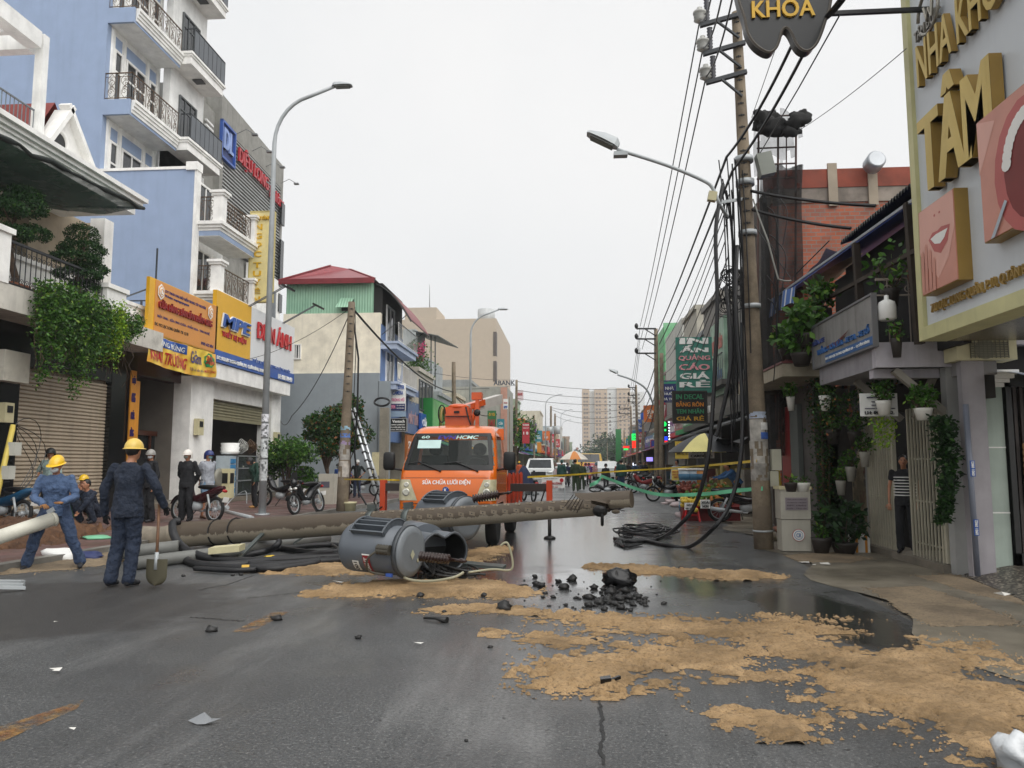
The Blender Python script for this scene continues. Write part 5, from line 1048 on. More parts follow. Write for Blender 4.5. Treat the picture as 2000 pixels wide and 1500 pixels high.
for(px,py,Y,s,lb,kw)in[(1727,808,11.0,.3,'white hanging pot in front of the phone notice',dict(n=200,r=.10,h=.2)),(1804,818,10.5,.34,'white hanging bowl right of the phone notice',dict(n=300,r=.11,h=.16)),(1612,800,13,.25,'small square white pot hanging under the ribbed slab',dict(n=160,r=.09)),
   (1545,800,14.0,.25,'little white pot hanging on a string beside the red door',dict(n=200,r=.07)),(1662,938,13.6,.3,'pale pot on the peeling wall below the red stain',dict(n=150,r=.08,pot=M_gpot)),(1643,965,13.7,.25,'pale pot lowest on the peeling wall',dict(n=120,r=.08,pot=M_gpot)),
   (1672,870,13.3,.35,'grey hanging pot high on the peeling wall',dict(n=180,pot=M_kpot)),(1628,865,13.8,.3,'second grey hanging pot beside the ivy column',dict(n=150,pot=M_kpot)),(1690,910,13.1,.3,'pot by the right edge of the peeling wall',dict(n=150,r=.08,pot=M_gpot)),
   (1545,958,12.4,.1,'low dark planter on top of the white cabinet',dict(n=30,pot=M_kpot,r=.1,h=.14)),(1568,958,12.4,.1,'white bowl on top of the white cabinet',dict(n=20,r=.11,h=.14)),
   (1752,695,10.4,.25,'small dark pot hanging off the balcony edge',dict(n=60,pot=M_kpot,r=.07)),(1790,560,10.6,.35,'terracotta pot hanging beside the billboard',dict(n=90,pot=M_pot,r=.11))]:
    potted(PY(px,py,Y)-V((0,0,.02)),s,lb,cat='plant',**kw)
for i,(px,py,Y,s,lb)in enumerate([(1566,715,13.3,.62,'black basket of orchids nearest the repair sign'),(1542,705,13.7,.5,'black basket of thin leafed plants beside the big pole'),(1575,678,13.2,.6,'upper basket of strap leafed orchids by the sign corner')]):
    c=PY(px,py,Y);r_=potted(c,s,lb,m=LM1,pot=M_kpot,h=.22,n=220,r=.17,lsz=.16,group='hanging orchid baskets')
potted(PY(1605,610,13.6),.5,'heart leafed climber above the repair sign',m=LM1,n=260,lsz=.13,r=.1,h=.1,pot=M_kpot);potted(PY(1740,600,10.7),.7,'thin straggly plant on the near balcony end',n=90,lsz=.12,pot=M_kpot)
yv=root('yellow_vine',PY(1735,880,11.5),'yellow green creeper dangling over the left folding gate','vine');lf=MB()
for i in range(230):a=rg.choice((1712,1722,1735,1742));leaves(lf,[PY(a+rg.gauss(0,4),815+rg.random()*60,11.2)],.06,rg,1,.02)
lf.build('foliage',LM3,yv)
# white electrical cabinet on the pavement
cb=root('utility_cabinet',G(1557,1078),'cream street electrical cabinet with a round blue emblem between big pole and ivy','cabinet');c=G(1557,1079)
w_=(G(1585,1079)-G(1530,1079)).x/2;hgt=(PY(1557,950,c.y)).z
mb=MB();mb.box(c+V((-w_,0,.02)),c+V((w_,.32,hgt*.5-.01)));mb.box(c+V((-w_-.01,-.01,hgt*.5)),c+V((w_+.01,.34,hgt-.05)));mb.build('case',mat('cab_cream','b5b1a4',.5,streak=.25,dirt=.2),cb)
mb=MB();mb.box(c+V((-w_-.03,-.03,hgt-.05)),c+V((w_+.03,.36,hgt)));mb.build('lid',M_box,cb)
mb=MB();mb.box(c+V((-w_*.72,-.018,hgt*.64)),c+V((w_*.86,-.012,hgt*.83)));mb.build('plate',P('8c8288',rough=.4),cb)
for i,t in enumerate(['TỔNG CÔNG TY ĐIỆN LỰC','CT ĐIỆN LỰC TÂN BÌNH','ĐPT: 1/R/D2','LLQ - TRỤ 52']):txt(t,c+V((.015,-.02,hgt*(.80-.045*i))),FX,w_*1.35,.02,cK,cb,depth=.003,bold=0)
for rr_,m_,o in((.1,P('b03a44'),0),(.092,cW,.003),(.07,P('3a6ea8'),.006),(.062,cW,.009)):mb=MB();mb.lathe(c+V((.03,-.012-o,hgt*.26)),(0,-1,0),[(0,rr_),(.002,rr_)],20);mb.build('emblem',m_,cb)
txt('CR',c+V((.03,-.026,hgt*.26)),FX,.08,.065,P('3a6ea8'),cb,depth=.003,bold=.02)
fb=root('foam_box',G(1683,1080),'white foam box with two orange tape stripes beside the folding gate','box');c=G(1684,1080);mb=MB();mb.box(c+V((-.13,0,0)),c+V((.13,.25,.28)));mb.build('box',cW,fb)
for x in(-.08,.07):mb=MB();mb.box(c+V((x-.02,-.003,0)),c+V((x+.02,-.001,.285)));mb.build('tape',cO,fb)
# rubble by the big pole
for i in range(26):
    p=G(1500+rnd.uniform(0,32),1030+rnd.uniform(-12,30));one('rubble_brick',chunk(p+V((0,0,rnd.uniform(0,.15))),rnd.uniform(.05,.11),seed=i+300),P(['8a6250','77736c','9a8f7c'][i%3],var=.4,rough=.9),f'{["small", "large"][i % 2]} broken {["red", "grey", "pale"][i % 3]} lump in the rubble between big pole and cabinet','rubble','rubble behind the big pole')
# ================= MIDDLE AND FAR STREET =================
def FLx(Y):return-8.75+.05*(Y-35)
def FRx(Y):return 5.2+.045*(Y-15)
# ---- cream walled house with red hipped roof ----
Yc=35.0;x0,x1=XY(551,Yc,700),XY(740,Yc,800);zt=PY(640,552,Yc).z;zg=PY(640,612,Yc).z;zm=PY(740,742,Yc).z
H=root('cream_house',(-11,36,0),'cream side walled house with green corrugated top storey and red hipped roof','house')
mb=MB();mb.box((x0,Yc,zm-1.5),(x1,Yc+5,zg));mb.build('cream_wall',M_cream,H)
k=NT('green_corrugated');wv=k.n('ShaderNodeTexWave');wv.bands_direction='X';wv.inputs['Scale'].default_value=2.4;k.l(k.tc.outputs['Object'],wv.inputs['Vector']);k.col(k.mix(k.ramp(k.noise(.6,4),(.4,0.),(.6,1.)),srgb('84b096'),srgb('9ac4a8')));k.bump(wv.outputs['Fac'],.6,.03);k.set(Roughness=.45)
mb=MB();mb.box((x0+.1,Yc+.06,zg),(XY(727,Yc,580),Yc+5,zt));mb.build('corrugated_wall',k.m,H)
a,b=PY(668,582,Yc),PY(690,607,Yc);mb=MB();mb.box((a.x,Yc-.02,b.z),(b.x,Yc+.05,a.z));w0=mb.build('window',cK,H);mb=MB();mb.add([(a.x-.05,Yc-.02,a.z),(b.x+.05,Yc-.02,a.z),(b.x-.1,Yc-.4,b.z+.1),(a.x-.2,Yc-.4,b.z+.1)],[(0,1,2,3)]);mb.build('flap',k.m,w0)
ex0,ex1=XY(549,Yc,545),XY(734,Yc,545);ap=PY(664,522,Yc+3)
k2=NT('red_tin_tiles');wv=k2.n('ShaderNodeTexBrick');wv.inputs['Scale'].default_value=3;wv.inputs['Color1'].default_value=(*srgb('96444a'),1);wv.inputs['Color2'].default_value=(*srgb('863a40'),1);wv.inputs['Mortar'].default_value=(*srgb('6e262c'),1);k2.l(k2.tc.outputs['Object'],wv.inputs['Vector']);k2.col(wv.outputs[0]);k2.bump(wv.outputs['Fac'],-.6,.03);k2.set(Roughness=.4)
mb=MB();z=zt+.1;r1_=V((ap.x-.4,Yc+2.6,ap.z));r2_=V((ap.x+.4,Yc+3.4,ap.z));c4=[V((ex0,Yc-.3,z)),V((ex1,Yc-.3,z)),V((ex1,Yc+6,z)),V((ex0,Yc+6,z))]
mb.add(c4+[r1_,r2_],[(0,1,5,4),(1,2,5),(2,3,4,5),(3,0,4)]);mb.build('roof',k2.m,H)
mb=MB();mb.box((ex0,Yc-.34,z-.22),(ex1,Yc-.26,z+.03));mb.bar(c4[0],r1_,.14,.06);mb.bar(c4[1],r2_,.14,.06);mb.build('roof_edge',P('7c2a30'),H)
a,b=PY(575,672,Yc),PY(588,702,Yc);winY(H,Yc,a.x-.02,b.x,b.z,a.z,bars=3,m=M_trim)
mb=MB();gx1=XY(758,Yc-.2,900);mb.box((XY(545,Yc-.2,850),Yc-.2,.1),(x1+.02,Yc+.05,PY(640,728,Yc).z-.05));mb.box((x1,Yc-.2,.1),(gx1,Yc+.2,PY(750,745,Yc).z));mb.build('grey_wall',mat('grey_party','8c9499',.7,streak=.12,var=.06),H)
# blue street front of that house
fy1=YX(786,FLx(40));xf=x1+.02;M_fb=mat('facade_blue','5e79a6',.6,streak=.2)
mb=MB();mb.box((x1-.5,Yc+.1,2.5),(xf,Yc+4.8,zt-2.0));mb.build('blue_front',M_fb,H)
for i,pyb in enumerate((680,760)):
    z=PX(742,pyb,xf).z;
    mb=MB();mb.box((xf,Yc+.1,z),(xf+.75,Yc+4.6,z+.25));mb.box((xf,Yc+.05,z+.25),(xf+.85,Yc+4.7,z+.36));mb.build('balcony_slab',mat('pale_blue','a9b6cc',.6),H)
    railing(H,(xf+.8,Yc+.2,z+.36),(xf+.8,Yc+4.6,z+.36),.9,M_trim,'bars',sp=.25);win(H,xf+.01,Yc+1,Yc+2.6,z+.4,z+2.3,bars=2,m=M_trim)
mb=MB();cc=V((xf+.03,Yc+3.8,PX(770,700,xf).z));mb.prism([cc+V((0,.45*cos(a),.55*sin(a)if sin(a)>0 else .95*sin(a)))for a in[i*pi/8 for i in range(16)]],(.03,0,0));mb.build('teardrop_moulding',M_cream,H)
aw=root('curved_awning',(xf+.8,Yc+2,zt-1),'curved red topped awning over the roof terrace of the cream house','awning')
def cwn(u,v_,t=0):z=zt+.05+.0*u;return V((xf-.6+2.0*u,Yc+.2+4.6*v_,zt+.1-1.9*u**1.8-t))
mb=MB();mb.grid(cwn,10,2);mb.build('cover',P('7c3a3c',rough=.5),aw);mb=MB();mb.grid(lambda u,v_:cwn(u,v_,.06),10,2)
for v_ in(0,1):mb.tube([cwn(i/8,v_,.1)for i in range(9)],.03,4);mb.bar(cwn(.9,v_,.1),V((xf,Yc+.2+4.6*v_,zt-2.5)),.03)
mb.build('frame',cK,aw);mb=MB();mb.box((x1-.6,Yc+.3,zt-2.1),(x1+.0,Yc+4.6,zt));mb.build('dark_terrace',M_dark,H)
# ---- generic narrow houses ----
pal=['b9b3a6','9aa0a3','c9c2ae','8c8f8e','a7b3b8','bfa98c','d2d0c8','7f8a84','a38d7c','95a58f']
def house(Y0,Y1,X,s,h,c,label,shopc,fl=None,sgn=None):
    """narrow street house; s=+1 on the left side (faces +X), -1 on the right"""
    H_=root('narrow_house',(X,(Y0+Y1)/2,0),label,'house');m_=P(c,streak=.35,dirt=.3);D=8
    mb=MB();mb.box((X,Y0,3.2),(X-D*s,Y1-.03,h));mb.box((X,Y0,0),(X-D*s,Y0+.3,3.2));mb.box((X,Y1-.33,0),(X-D*s,Y1-.03,3.2));mb.box((X-2.5*s,Y0+.3,0),(X-D*s,Y1-.33,3.2));mb.build('wall',m_,H_)
    mb=MB();mb.box((X+.6*s,Y0-.02,3.0),(X-.0*s,Y1,3.25));mb.build('canopy',P(shopc,rough=.5),H_)
    mb=MB();mb.box((X+.08*s,Y0+.2,3.3),(X+.2*s,Y1-.2,4.2));mb.build('sign_panel',P(shopc,rough=.4),H_)
    if sgn:txt(sgn,(X+.2*s,(Y0+Y1)/2,3.75),(0,s,0),(Y1-Y0)*.75,.5,cW if shopc not in('e8e8e4','d6d2c8')else cR,H_,depth=.03)
    if Y0<150:
        k_=int(Y0)%3
        if Y0>50:mb=MB();yb_=Y0+.5+k_;mb.box((X+.25*s,yb_,3.9+k_*.5),(X+(1.0+.2*k_)*s,yb_+.12,5.5+k_*.4));c_=SC[int(Y0*7+s)%10];mb.build('blade_sign',P(c_,rough=.45),H_);txt(SG[int(Y0*3)%10].replace(' ','\n'),(X+(.62+.1*k_)*s,yb_,4.7+k_*.45),FX,.6,.8,cW if c_!='e8e8e4' else cR,H_)
        mb=MB();mb.add([(X,Y0+.1,3.0),(X,Y1-.1,3.0),(X+1.7*s,Y1-.1,2.45),(X+1.7*s,Y0+.1,2.45),(X,Y0+.1,2.95),(X,Y1-.1,2.95),(X+1.7*s,Y1-.1,2.4),(X+1.7*s,Y0+.1,2.4)],[(0,1,2,3),(7,6,5,4),(3,2,6,7),(0,3,7,4)]);mb.build('awning',P('4c4f50' if Y0<40 else SC[int(Y0*5+2)%10]if k_ else '8a8f92',dirt=.4),H_)
        for q in range(5):yy=Y0+.5+(Y1-Y0-1)*rq.random();mb=MB();mb.box((X-.2*s,yy,.1),(X+rq.uniform(.2,.7)*s,yy+.5,rq.uniform(.5,1.4)));mb.build('shop_goods',P(rq.choice(['7d6a52','4a5c6a','8f8a80','6a3a34','9a8a50']),var=.5),H_)
    z=4.4
    while z+1.9<h:
        n=1 if Y1-Y0<3.5 else 2
        for i in range(n):a_=Y0+.5+(Y1-Y0-.8)*i/n;win(H_,X+.01*s,a_,a_+(Y1-Y0-1.2)/n,z,z+1.7,s,bars=2,m=M_frame)
        if(z+Y0)%2<1.2:
            mb=MB();mb.box((X,Y0+.2,z-.3),(X+.8*s,Y1-.2,z-.12));mb.build('balcony_slab',m_,H_);railing(H_,(X+.75*s,Y0+.25,z-.12),(X+.75*s,Y1-.25,z-.12),.9,M_frame,'bars',sp=.3)
        z+=3.1
    mb=MB();mb.box((X+.12*s,Y0-.01,h),(X-D*s,Y1,h+.22));mb.build('parapet',m_,H_);return H_
hd=['grey','pale','weathered','stained','plain']
SG=['CỬA HÀNG','GIA KHANG','BÁN SỈ LẺ','NHÀ THUỐC','CAFE','ĐIỆN THOẠI','TIỆM VÀNG','SỬA XE','PHOTOCOPY','THỜI TRANG'];SC=['b3202a','1d4f9e','1f8a4a','e0a918','2c7f8c','e8e8e4','7a3a8a','d06a28','1f6a4a','c92f4a']
rq=random.Random(11);Y=41.2;i=0
ord_=['first','second','third','fourth','fifth','sixth','seventh','eighth','ninth','tenth','eleventh','twelfth','thirteenth','fourteenth','fifteenth','sixteenth','seventeenth','eighteenth','nineteenth','twentieth']
LH=[(5,6.2,'d6d2c8'),(6,5.3,'a7b3b8'),(5,5.0,'9aa0a3')]
Hs=[6.5,5.6,6.0,7.5,6.2,7,6.4,5.5,7.5,8.5,6.5,7,9,6,8,7,9,7,8,7]
while Y<330 and i<20:
    wd=rq.uniform(4.2,6)if Y<90 else rq.uniform(9,16)
    house(Y,Y+wd,FLx(Y+wd/2)-.05,1,Hs[i],pal[i%10],f'{ord_[i]} narrow shop house beyond the cream house on the left',SC[(i*3+1)%10],sgn=SG[i%10]if Y<110 else None);Y+=wd;i+=1
Y=21.0;i=0;Hr=[7.5,6.8,8.2,7.4,9.3,8.6,8.0,8,6,7,6.5,6,7.5,6.8,6,7,6,8,6,7];pr=['6d6a66','5d5a56','77736c','8b8f92','a9a496','7b8078','b0aca2','8e8378','9aa39f','b5b0a4']
while Y<330 and i<20:
    wd=rq.uniform(3.8,5.2)if Y<70 else rq.uniform(8,14)
    house(Y,Y+wd,FRx(Y+wd/2)+.05,-1,Hr[i],pr[i%10],f'{ord_[i]} narrow shop house beyond the brick building on the right','3e3d3a' if Y<36 else SC[(i*7+4)%10],sgn=SG[(i+4)%10]if 30<Y<110 else None);Y+=wd;i+=1
# ---- large beige block, grey wall, terrace house on the left ----
Yg=84.0;x0,x1=XY(780,Yg,650),XY(969,Yg,700);zt=PY(880,623,Yg).z;H=root('beige_block',((x0+x1)/2,Yg,0),'large blank beige block rising behind the left row with a stair tower','building')
M_bg=mat('beige_block','b8ab9a',.75,var=.04,bump=0);mb=MB();mb.box((x0-6,Yg,0),(x1,Yg+20,zt));a,b=XY(790,Yg,610),XY(852,Yg,610);mb.box((a,Yg+.2,zt),(b,Yg+6,PY(820,600,Yg).z));mb.build('wall',M_bg,H)
for(pa,pb)in((648,695),(705,745)):z0_,z1_=PY(965,pb,Yg).z,PY(965,pa,Yg).z;mb=MB();mb.box((XY(963.5,Yg,pa),Yg-.05,z0_),(x1+.02,Yg+1,z1_));mb.build('window',P('5c5550'),H)
mb=MB();mb.cyl((XY(944,Yg,615),Yg+3,zt),(XY(944,Yg,615),Yg+3,zt+1.6),1.0);mb.build('water_tank',P('b9bcbc'),H)
ant=MB();p_=PY(839,600,Yg+2);ant.cyl(p_,PY(839,556,Yg+2),.06,.02,5);ant.build('antenna',P('777777'),H)
Yw=56.0;x0,x1=XY(906,Yw,800),XY(990,Yw,800);H=root('grey_block',(x1-2,Yw,0),'grey rendered block with a rooftop letter sign past the white boom','building');mb=MB();mb.box((x0-3,Yw,0),(x1,Yw+6,PY(950,755,Yw).z));mb.build('wall',mat('grey_block','9a9b93',.75,streak=.3),H)
txt('ABANK',PY(985,748,Yw),FX,1.6,.35,P('4a4f58'),H,depth=.05);mb=MB();mb.box((x1-.45,Yw-.06,0),(x1+.02,Yw+.2,PY(985,757,Yw).z+.02));mb.build('pink_band',P('b88d7c'),H)
Ye=46.0;H=root('terrace_house',(-9,Ye,0),'pale grey house with a roof terrace canopy and pink flowering bush','house')
mb=MB();a,b=PY(785,748,Ye),PY(815,640,Ye);mb.box((a.x,Ye,3),(XY(838,Ye,700),Ye+5,PY(800,700,Ye).z));mb.box((a.x,Ye,PY(800,700,Ye).z),(XY(812,Ye,660),Ye+3,PY(800,643,Ye).z));mb.build('wall',mat('pale_grey','a9afb0',.65,streak=.2),H)
mb=MB();c0=PY(806,645,Ye);c1=PY(856,655,Ye);mb.add([c0,c1,c1+V((.5,5,0)),c0+V((0,5,.3)),c0+V((0,0,-.06)),c1+V((0,0,-.06)),c1+V((.5,5,-.06)),c0+V((0,5,.24))],[(0,1,2,3),(7,6,5,4),(0,4,5,1),(1,5,6,2)])
for px in(842,850):mb.bar(PY(px,655,Ye+.5),PY(px,760,Ye+.5),.07)
mb.build('canopy',P('53595a'),H);a,b=PY(785,745,Ye-.3),PY(805,696,Ye-.3);mb=MB();mb.box((a.x,Ye-.3,a.z+.5),(b.x,Ye,b.z));mb.build('white_balcony',M_trim,H)
bv=root('flowering_bush',PY(815,720,Ye-.6),'trailing bougainvillea with pink flowers on the terrace house','bush');rg=random.Random(9);lf=MB();fl_=MB()
for i in range(1300):t=rg.random();px=800+rg.gauss(10,12)+t*8;py=672+t*68+rg.gauss(0,4);leaves(lf,[PY(px,py,Ye-.6+rg.uniform(-.3,.3))],.17,rg,1,.02)
for i in range(160):leaves(fl_,[PY(822+rg.gauss(0,5),682+rg.gauss(0,7),Ye-.9)],.14,rg,1,.02)
lf.build('foliage',LM1,bv);fl_.build('flowers',P('c04a78',bump=0),bv)
# ---- left mid signs ----
def fsign(name,label,px0,py0,px1,py1,Y,face,texts=(),rows=(),frame=None,**kw):      # board facing the camera at depth Y
    a_,b_=PY(px0,py1,Y),PY(px1,py0,Y);return sign(name,label,'sign',((a_.x+b_.x)/2,Y,(a_.z+b_.z)/2),FX,UZ,b_.x-a_.x,b_.z-a_.z,face,texts,frame=frame,rows=rows,**kw)
fsign('computer_sign','white and blue computer camera shop sign on a pole',762,749,792,802,35.6,cW,[('COMPUTER',.5,.86,.85,.15,cB,.03),('CAMERA',.5,.66,.7,.15,cB,.03),('TRỌNG VŨ',.5,.40,.88,.17,P('e08aa8'),.03),('904',.2,.14,.3,.15,P('e08aa8'),.04),('LẠC LONG QUÂN',.68,.19,.5,.06,cW,.01),('P.8 Q.TÂN BÌNH',.68,.09,.5,.06,cW,.01)],rows=[(.5,.13,.98,.25,P('232a5c'))])
fsign('picture_panel','small light blue printed panel under the computer sign',762,803,792,814,35.6,P('8ea3b8'))
fsign('camera_sign','black camera shop sign with white rows of lettering',759,818,794,842,35.4,cK,[('Vantech',.55,.8,.7,.24,cW,.02),('CAMERA QUAN SÁT',.5,.52,.85,.13,cW,.03),('SỬA CHỮA MÁY TÍNH',.5,.32,.85,.13,cW,.03),('Hotline: 0903.290.135',.5,.12,.85,.1,cW,.0)],frame=P('8a8a8a'),fw=.03)
def osign(name,label,px0,px1,z0_,z1_,X,face,texts=(),s=1,rows=(),**kw):     # board along the street at X
    ya,yb=YX(px0,X,800),YX(px1,X,800);return sign(name,label,'sign',(X,(ya+yb)/2,(z0_+z1_)/2),(0,s,0),UZ,abs(yb-ya),z1_-z0_,face,texts,rows=rows,**kw)
osign('blue_shop_sign','weathered blue grey shop fascia with cream raised letters beyond the concrete post',797,819,3.0,5.4,FLx(38)+.25,mat('fascia_blue','5d6f92',.5,dirt=.4),[('ĐIỆN LẠNH',.5,.78,.8,.24,P('c9bfa8'),.03),('MÁY TÍNH',.5,.35,.9,.28,P('b08f92'),.03)])
osign('photo_poster','orange and red printed poster on the shop corner under the fascia',796,812,1.6,2.9,FLx(37)+.4,P('a8622c'),[('SALE',.5,.6,.7,.3,cW,.02)])
gs=root('green_shop_sign',(-7.9,43,3),'bright green box fascia with a bronze ring and blue lettering behind the truck','sign');a,b=PY(820,842,43),PY(845,777,43)
mb=MB();mb.box((a.x,43,2.6),(b.x,49,b.z));mb.build('box',P('1f7a34',rough=.4),gs);mb=MB();mb.box((b.x,43.02,2.6),(b.x+.06,49.5,b.z-.1));mb.build('pale_panel',mat('pale_green_panel','6fae6c',.5,var=.3,vs=.8),gs)
mb=MB();mb.tube([V((b.x+.15,45.6+.75*cos(t),4.0+.75*sin(t)))for t in[j*.3 for j in range(21)]],.09,6);mb.build('ring',P('8a7440',metal=.4),gs);txt('BROSAN',(b.x+.1,46.8,2.9),(0,1,0),5,.8,P('2a3f96'),gs,depth=.08)
fsign('fruit_sign','green and red lettered sign at the start of the far left row',952,802,969,850,52,P('2a6a3c'),[('Ô TÔ',.5,.85,.7,.13,cY,.03),('D-MAX',.5,.5,.8,.3,cR,.03),('GIÁ TỐT',.5,.15,.8,.13,cW,.02)])
fsign('teal_sign','teal shop sign reading cửa hàng in white',971,818,985,860,54,P('2c7f8c'),[('CỬA',.5,.8,.6,.15,cW,.03),('HÀNG',.5,.58,.8,.15,cW,.03),('SỐ',.4,.15,.6,.2,cR,.04)])
fsign('white_plate_sign','small white and green number sign hung on the far left pole',983,779,992,799,50,cW,[('89',.5,.2,.8,.25,cG if 'cG' in globals()else cB,.04),('ĐẠI',.5,.6,.7,.2,cR,.03)])
fsign('red_bank_sign','tall red bank sign with two white squares on the far left row',1020,826,1034,866,60,P('b5303a'),[('TECHBANK',.5,.9,.9,.08,cW,.03),('ĐẠI LÝ',.5,.75,.8,.08,cW,.03),('1 8',.5,.5,.7,.14,cW,.05)])
fsign('pink_sign','pale pink lettered sign high on the far left row',1010,762,1022,782,70,P('d6c3c4'),[('KARAOKE',.5,.6,.8,.25,cR,.03)])
fsign('orange_banner','plain orange banner on the far left row',1049,864,1057,884,78,P('cf8a2c'))
# ---- right mid signs ----
fsign('printing_sign','tall teal advertising print shop sign with pink and white words',1322,658,1390,767,26,P('35796a',streak=.3),[('IN',.5,.93,.8,.11,cW,.05),('ẤN',.5,.79,.8,.13,cW,.05),('QUẢNG',.5,.63,.88,.12,P('e09aa0'),.03),('CÁO',.5,.47,.85,.13,P('e09aa0'),.04),('GIÁ',.5,.31,.82,.13,cW,.04),('RẺ',.5,.16,.85,.13,cW,.04)])
fsign('decal_sign','black led bordered decal printing sign with green and amber rows',1317,766,1378,824,24.5,cK,[('IN DECAL',.5,.85,.86,.17,P('2c7a52',rough=.5),.03),('BĂNG RÔN',.5,.61,.86,.19,P('b5731e'),.03),('TEM NHÃN',.5,.37,.86,.18,P('2c7a52',rough=.5),.03),('GIÁ RẺ',.5,.13,.86,.18,P('b58a1e'),.03)],frame=P('24241f'),fw=.05)
osign('faded_green_sign','faded green advertising panel angled along the street beside the printing sign',1418,1391,3.9,6.6,5.35,mat('faded_green','8fae98',.5,dirt=.5,var=.3),[('QUẢNG CÁO',.5,.7,.8,.25,P('c07a70'),.03),('IN ẤN',.5,.3,.6,.25,P('5d7a9a'),.03)],s=-1)
fsign('pharmacy_sign','dark blue pharmacy sign half hidden by the far pole',1290,743,1322,786,41,P('26306e'),[('NHÀ',.55,.66,.5,.17,cW,.03),('THUỐC',.5,.42,.8,.17,cW,.03),('GIÁ TỐT',.5,.18,.85,.17,cW,.03)],rows=[(.5,.9,.9,.1,P('3f9a7a'))])
def glow(name,h,e):return mat(name,h,.5,emit=e,bump=0,var=.02)
Lg,Lr,Lb,Lw=glow('led_green','18d65a',1.1),glow('led_red','f02a18',1.0),glow('led_blue','1c3fe0',1.0),glow('led_white','e8f0ff',1.2)
lc=root('led_pharmacy_sign',PY(1297,866,44),'lit green cross pharmacy led sign with white bulbs','led sign');a,b=PY(1288,867,44),PY(1307,823,44);mb=MB();mb.box((a.x,44,a.z),(b.x,44.2,b.z));mb.build('board',cK,lc)
mb=MB();cx_=(a.x+b.x)/2-.05;zc_=a.z*.45+b.z*.55;mb.box((cx_-.2,43.95,zc_-.35),(cx_-.06,43.99,zc_+.3));mb.box((cx_-.06,43.95,zc_+.02),(cx_+.15,43.99,zc_+.14));mb.ball((cx_+.03,43.97,zc_+.42),.15,.03,.15);mb.build('lit_cross',Lg,lc)
mb=MB();mb.box((a.x+.04,43.95,a.z+.2),(b.x-.12,43.99,a.z+.42));mb.build('lit_blue',Lb,lc);mb=MB();mb.box((a.x+.04,43.95,a.z),(b.x-.12,43.99,a.z+.18));mb.build('lit_red',Lr,lc)
mb=MB();
for i in range(8):mb.ball((b.x-.02,43.93,a.z+.1+i*(b.z-a.z-.15)/7),.05,.05,.05,6,4)
mb.build('bulbs',Lw,lc)
fsign('led_word_sign','green over red lit word sign farther down the right side',1234,847,1244,860,80,Lg,[('SÀI',.5,.7,.7,.3,cK,.02),('GÒN',.5,.28,.7,.3,cK,.02)]);fsign('led_word_sign','red lower half of the lit word sign farther down the right side',1235,861,1245,875,80,Lr)
fsign('led_small_sign','small red and green lit sign left of the lit word sign',1217,871,1229,875,95,Lr);fsign('led_small_sign','small green lit strip below the small red lit sign',1218,876,1227,879,95,Lg);fsign('shop_lamp','white lit shop lamp box under the far right canopies',1236,904,1243,909,75,Lw);fsign('shop_lamp','violet lit shop sign beside the far pole',1263,893,1275,901,60,glow('led_violet','9a8cf0',1.0))
fsign('green_tower_sign','tall plain green banner beyond the word sign',1203,838,1213,900,110,P('2f7a46'))
fsign('round_road_sign','blue and red round no parking sign in front of the dim shop',1272,860,1278,876,52,P('2f4aa0'),frame=cR)
fsign('white_shop_board','pale grey shop board with a brown trim past the far pole',1258,812,1285,842,66,P('b5b7b8'))
# market stall area on the right
fsign('card_sign','white hand lettered phone card sign under the market umbrella',1345,877,1395,895,21.3,cW,[('BÁN THẺ',.5,.72,.7,.3,cK,.02),('CARDCÀO',.5,.27,.84,.34,cK,.02)],depth=.03);fsign('yellow_sign','yellow painted key cutter sign left of the phone card sign',1319,862,1345,896,22.5,P('b99f3c'),[('KEO',.5,.75,.7,.2,cR,.03),('0908 445 166',.5,.3,.8,.12,cK,.0),('ÉP DẺO',.5,.5,.6,.12,cR,.02)],depth=.03)
fsign('yellow_sign','small yellow hand painted notice standing above the leafy plant',1312,917,1330,938,22.5,P('cdb35a'),[('MÁY TÍNH',.5,.8,.8,.14,cR,.01),('RÚT TIỀN',.5,.55,.8,.14,cR,.01),('MẬT',.5,.3,.5,.14,cR,.01)],depth=.03)
um=root('market_umbrella',G(1382,1000),'black and cream market umbrella over the fruit stall','umbrella');c=PY(1376,846,20.5)
mb=MB();mb2=MB();rr_=.98
for i in range(8):
    a0,a1=i*pi/4,(i+1)*pi/4
    (mb2 if i in(5,1)else mb).grid(lambda u,v_:c+V((rr_*v_*cos(a0+(a1-a0)*u),rr_*v_*sin(a0+(a1-a0)*u),-.5*v_**1.6)),3,6)
mb.build('canopy',mat('umbrella_black','2b2d30',.6),um);mb2.build('pale_canopy',mat('umbrella_cream','c9c07a',.6),um)
mb=MB();mb.cyl(c-V((0,0,2.1)),c,.02);
for i in range(8):mb.bar(c-V((0,0,.45)),c+V((rr_*cos(i*pi/4),rr_*sin(i*pi/4),-.5)),.012)
mb.build('pole',P('7d7f80',metal=.4),um)
mb=MB();mb.grid(lambda u,v_:PY(1405+75*u,858+4*sin(u*5),19.5)+V((0,1.2*v_,-.1*v_+.06*sin(v_*8+u*9))),8,6);one('tarp_roof',mb,cK,'black plastic sheet stretched behind the umbrella over the stall','tarpaulin')
st=root('fruit_stall',G(1385,990,0),'slanted fruit display of mangoes and greens on crates under the umbrella','fruit stall');sc_=V((3.55,20.3,0));mb=MB();mb.obox(sc_+V((0,0,.55)),FX,(0,1,.5),(0,-.5,1),.75,.5,.04);mb.box(sc_+V((-.7,-.3,0)),sc_+V((.7,.4,.4)));mb.build('crates',mat('red_crate','6e1c1c',.6),st)
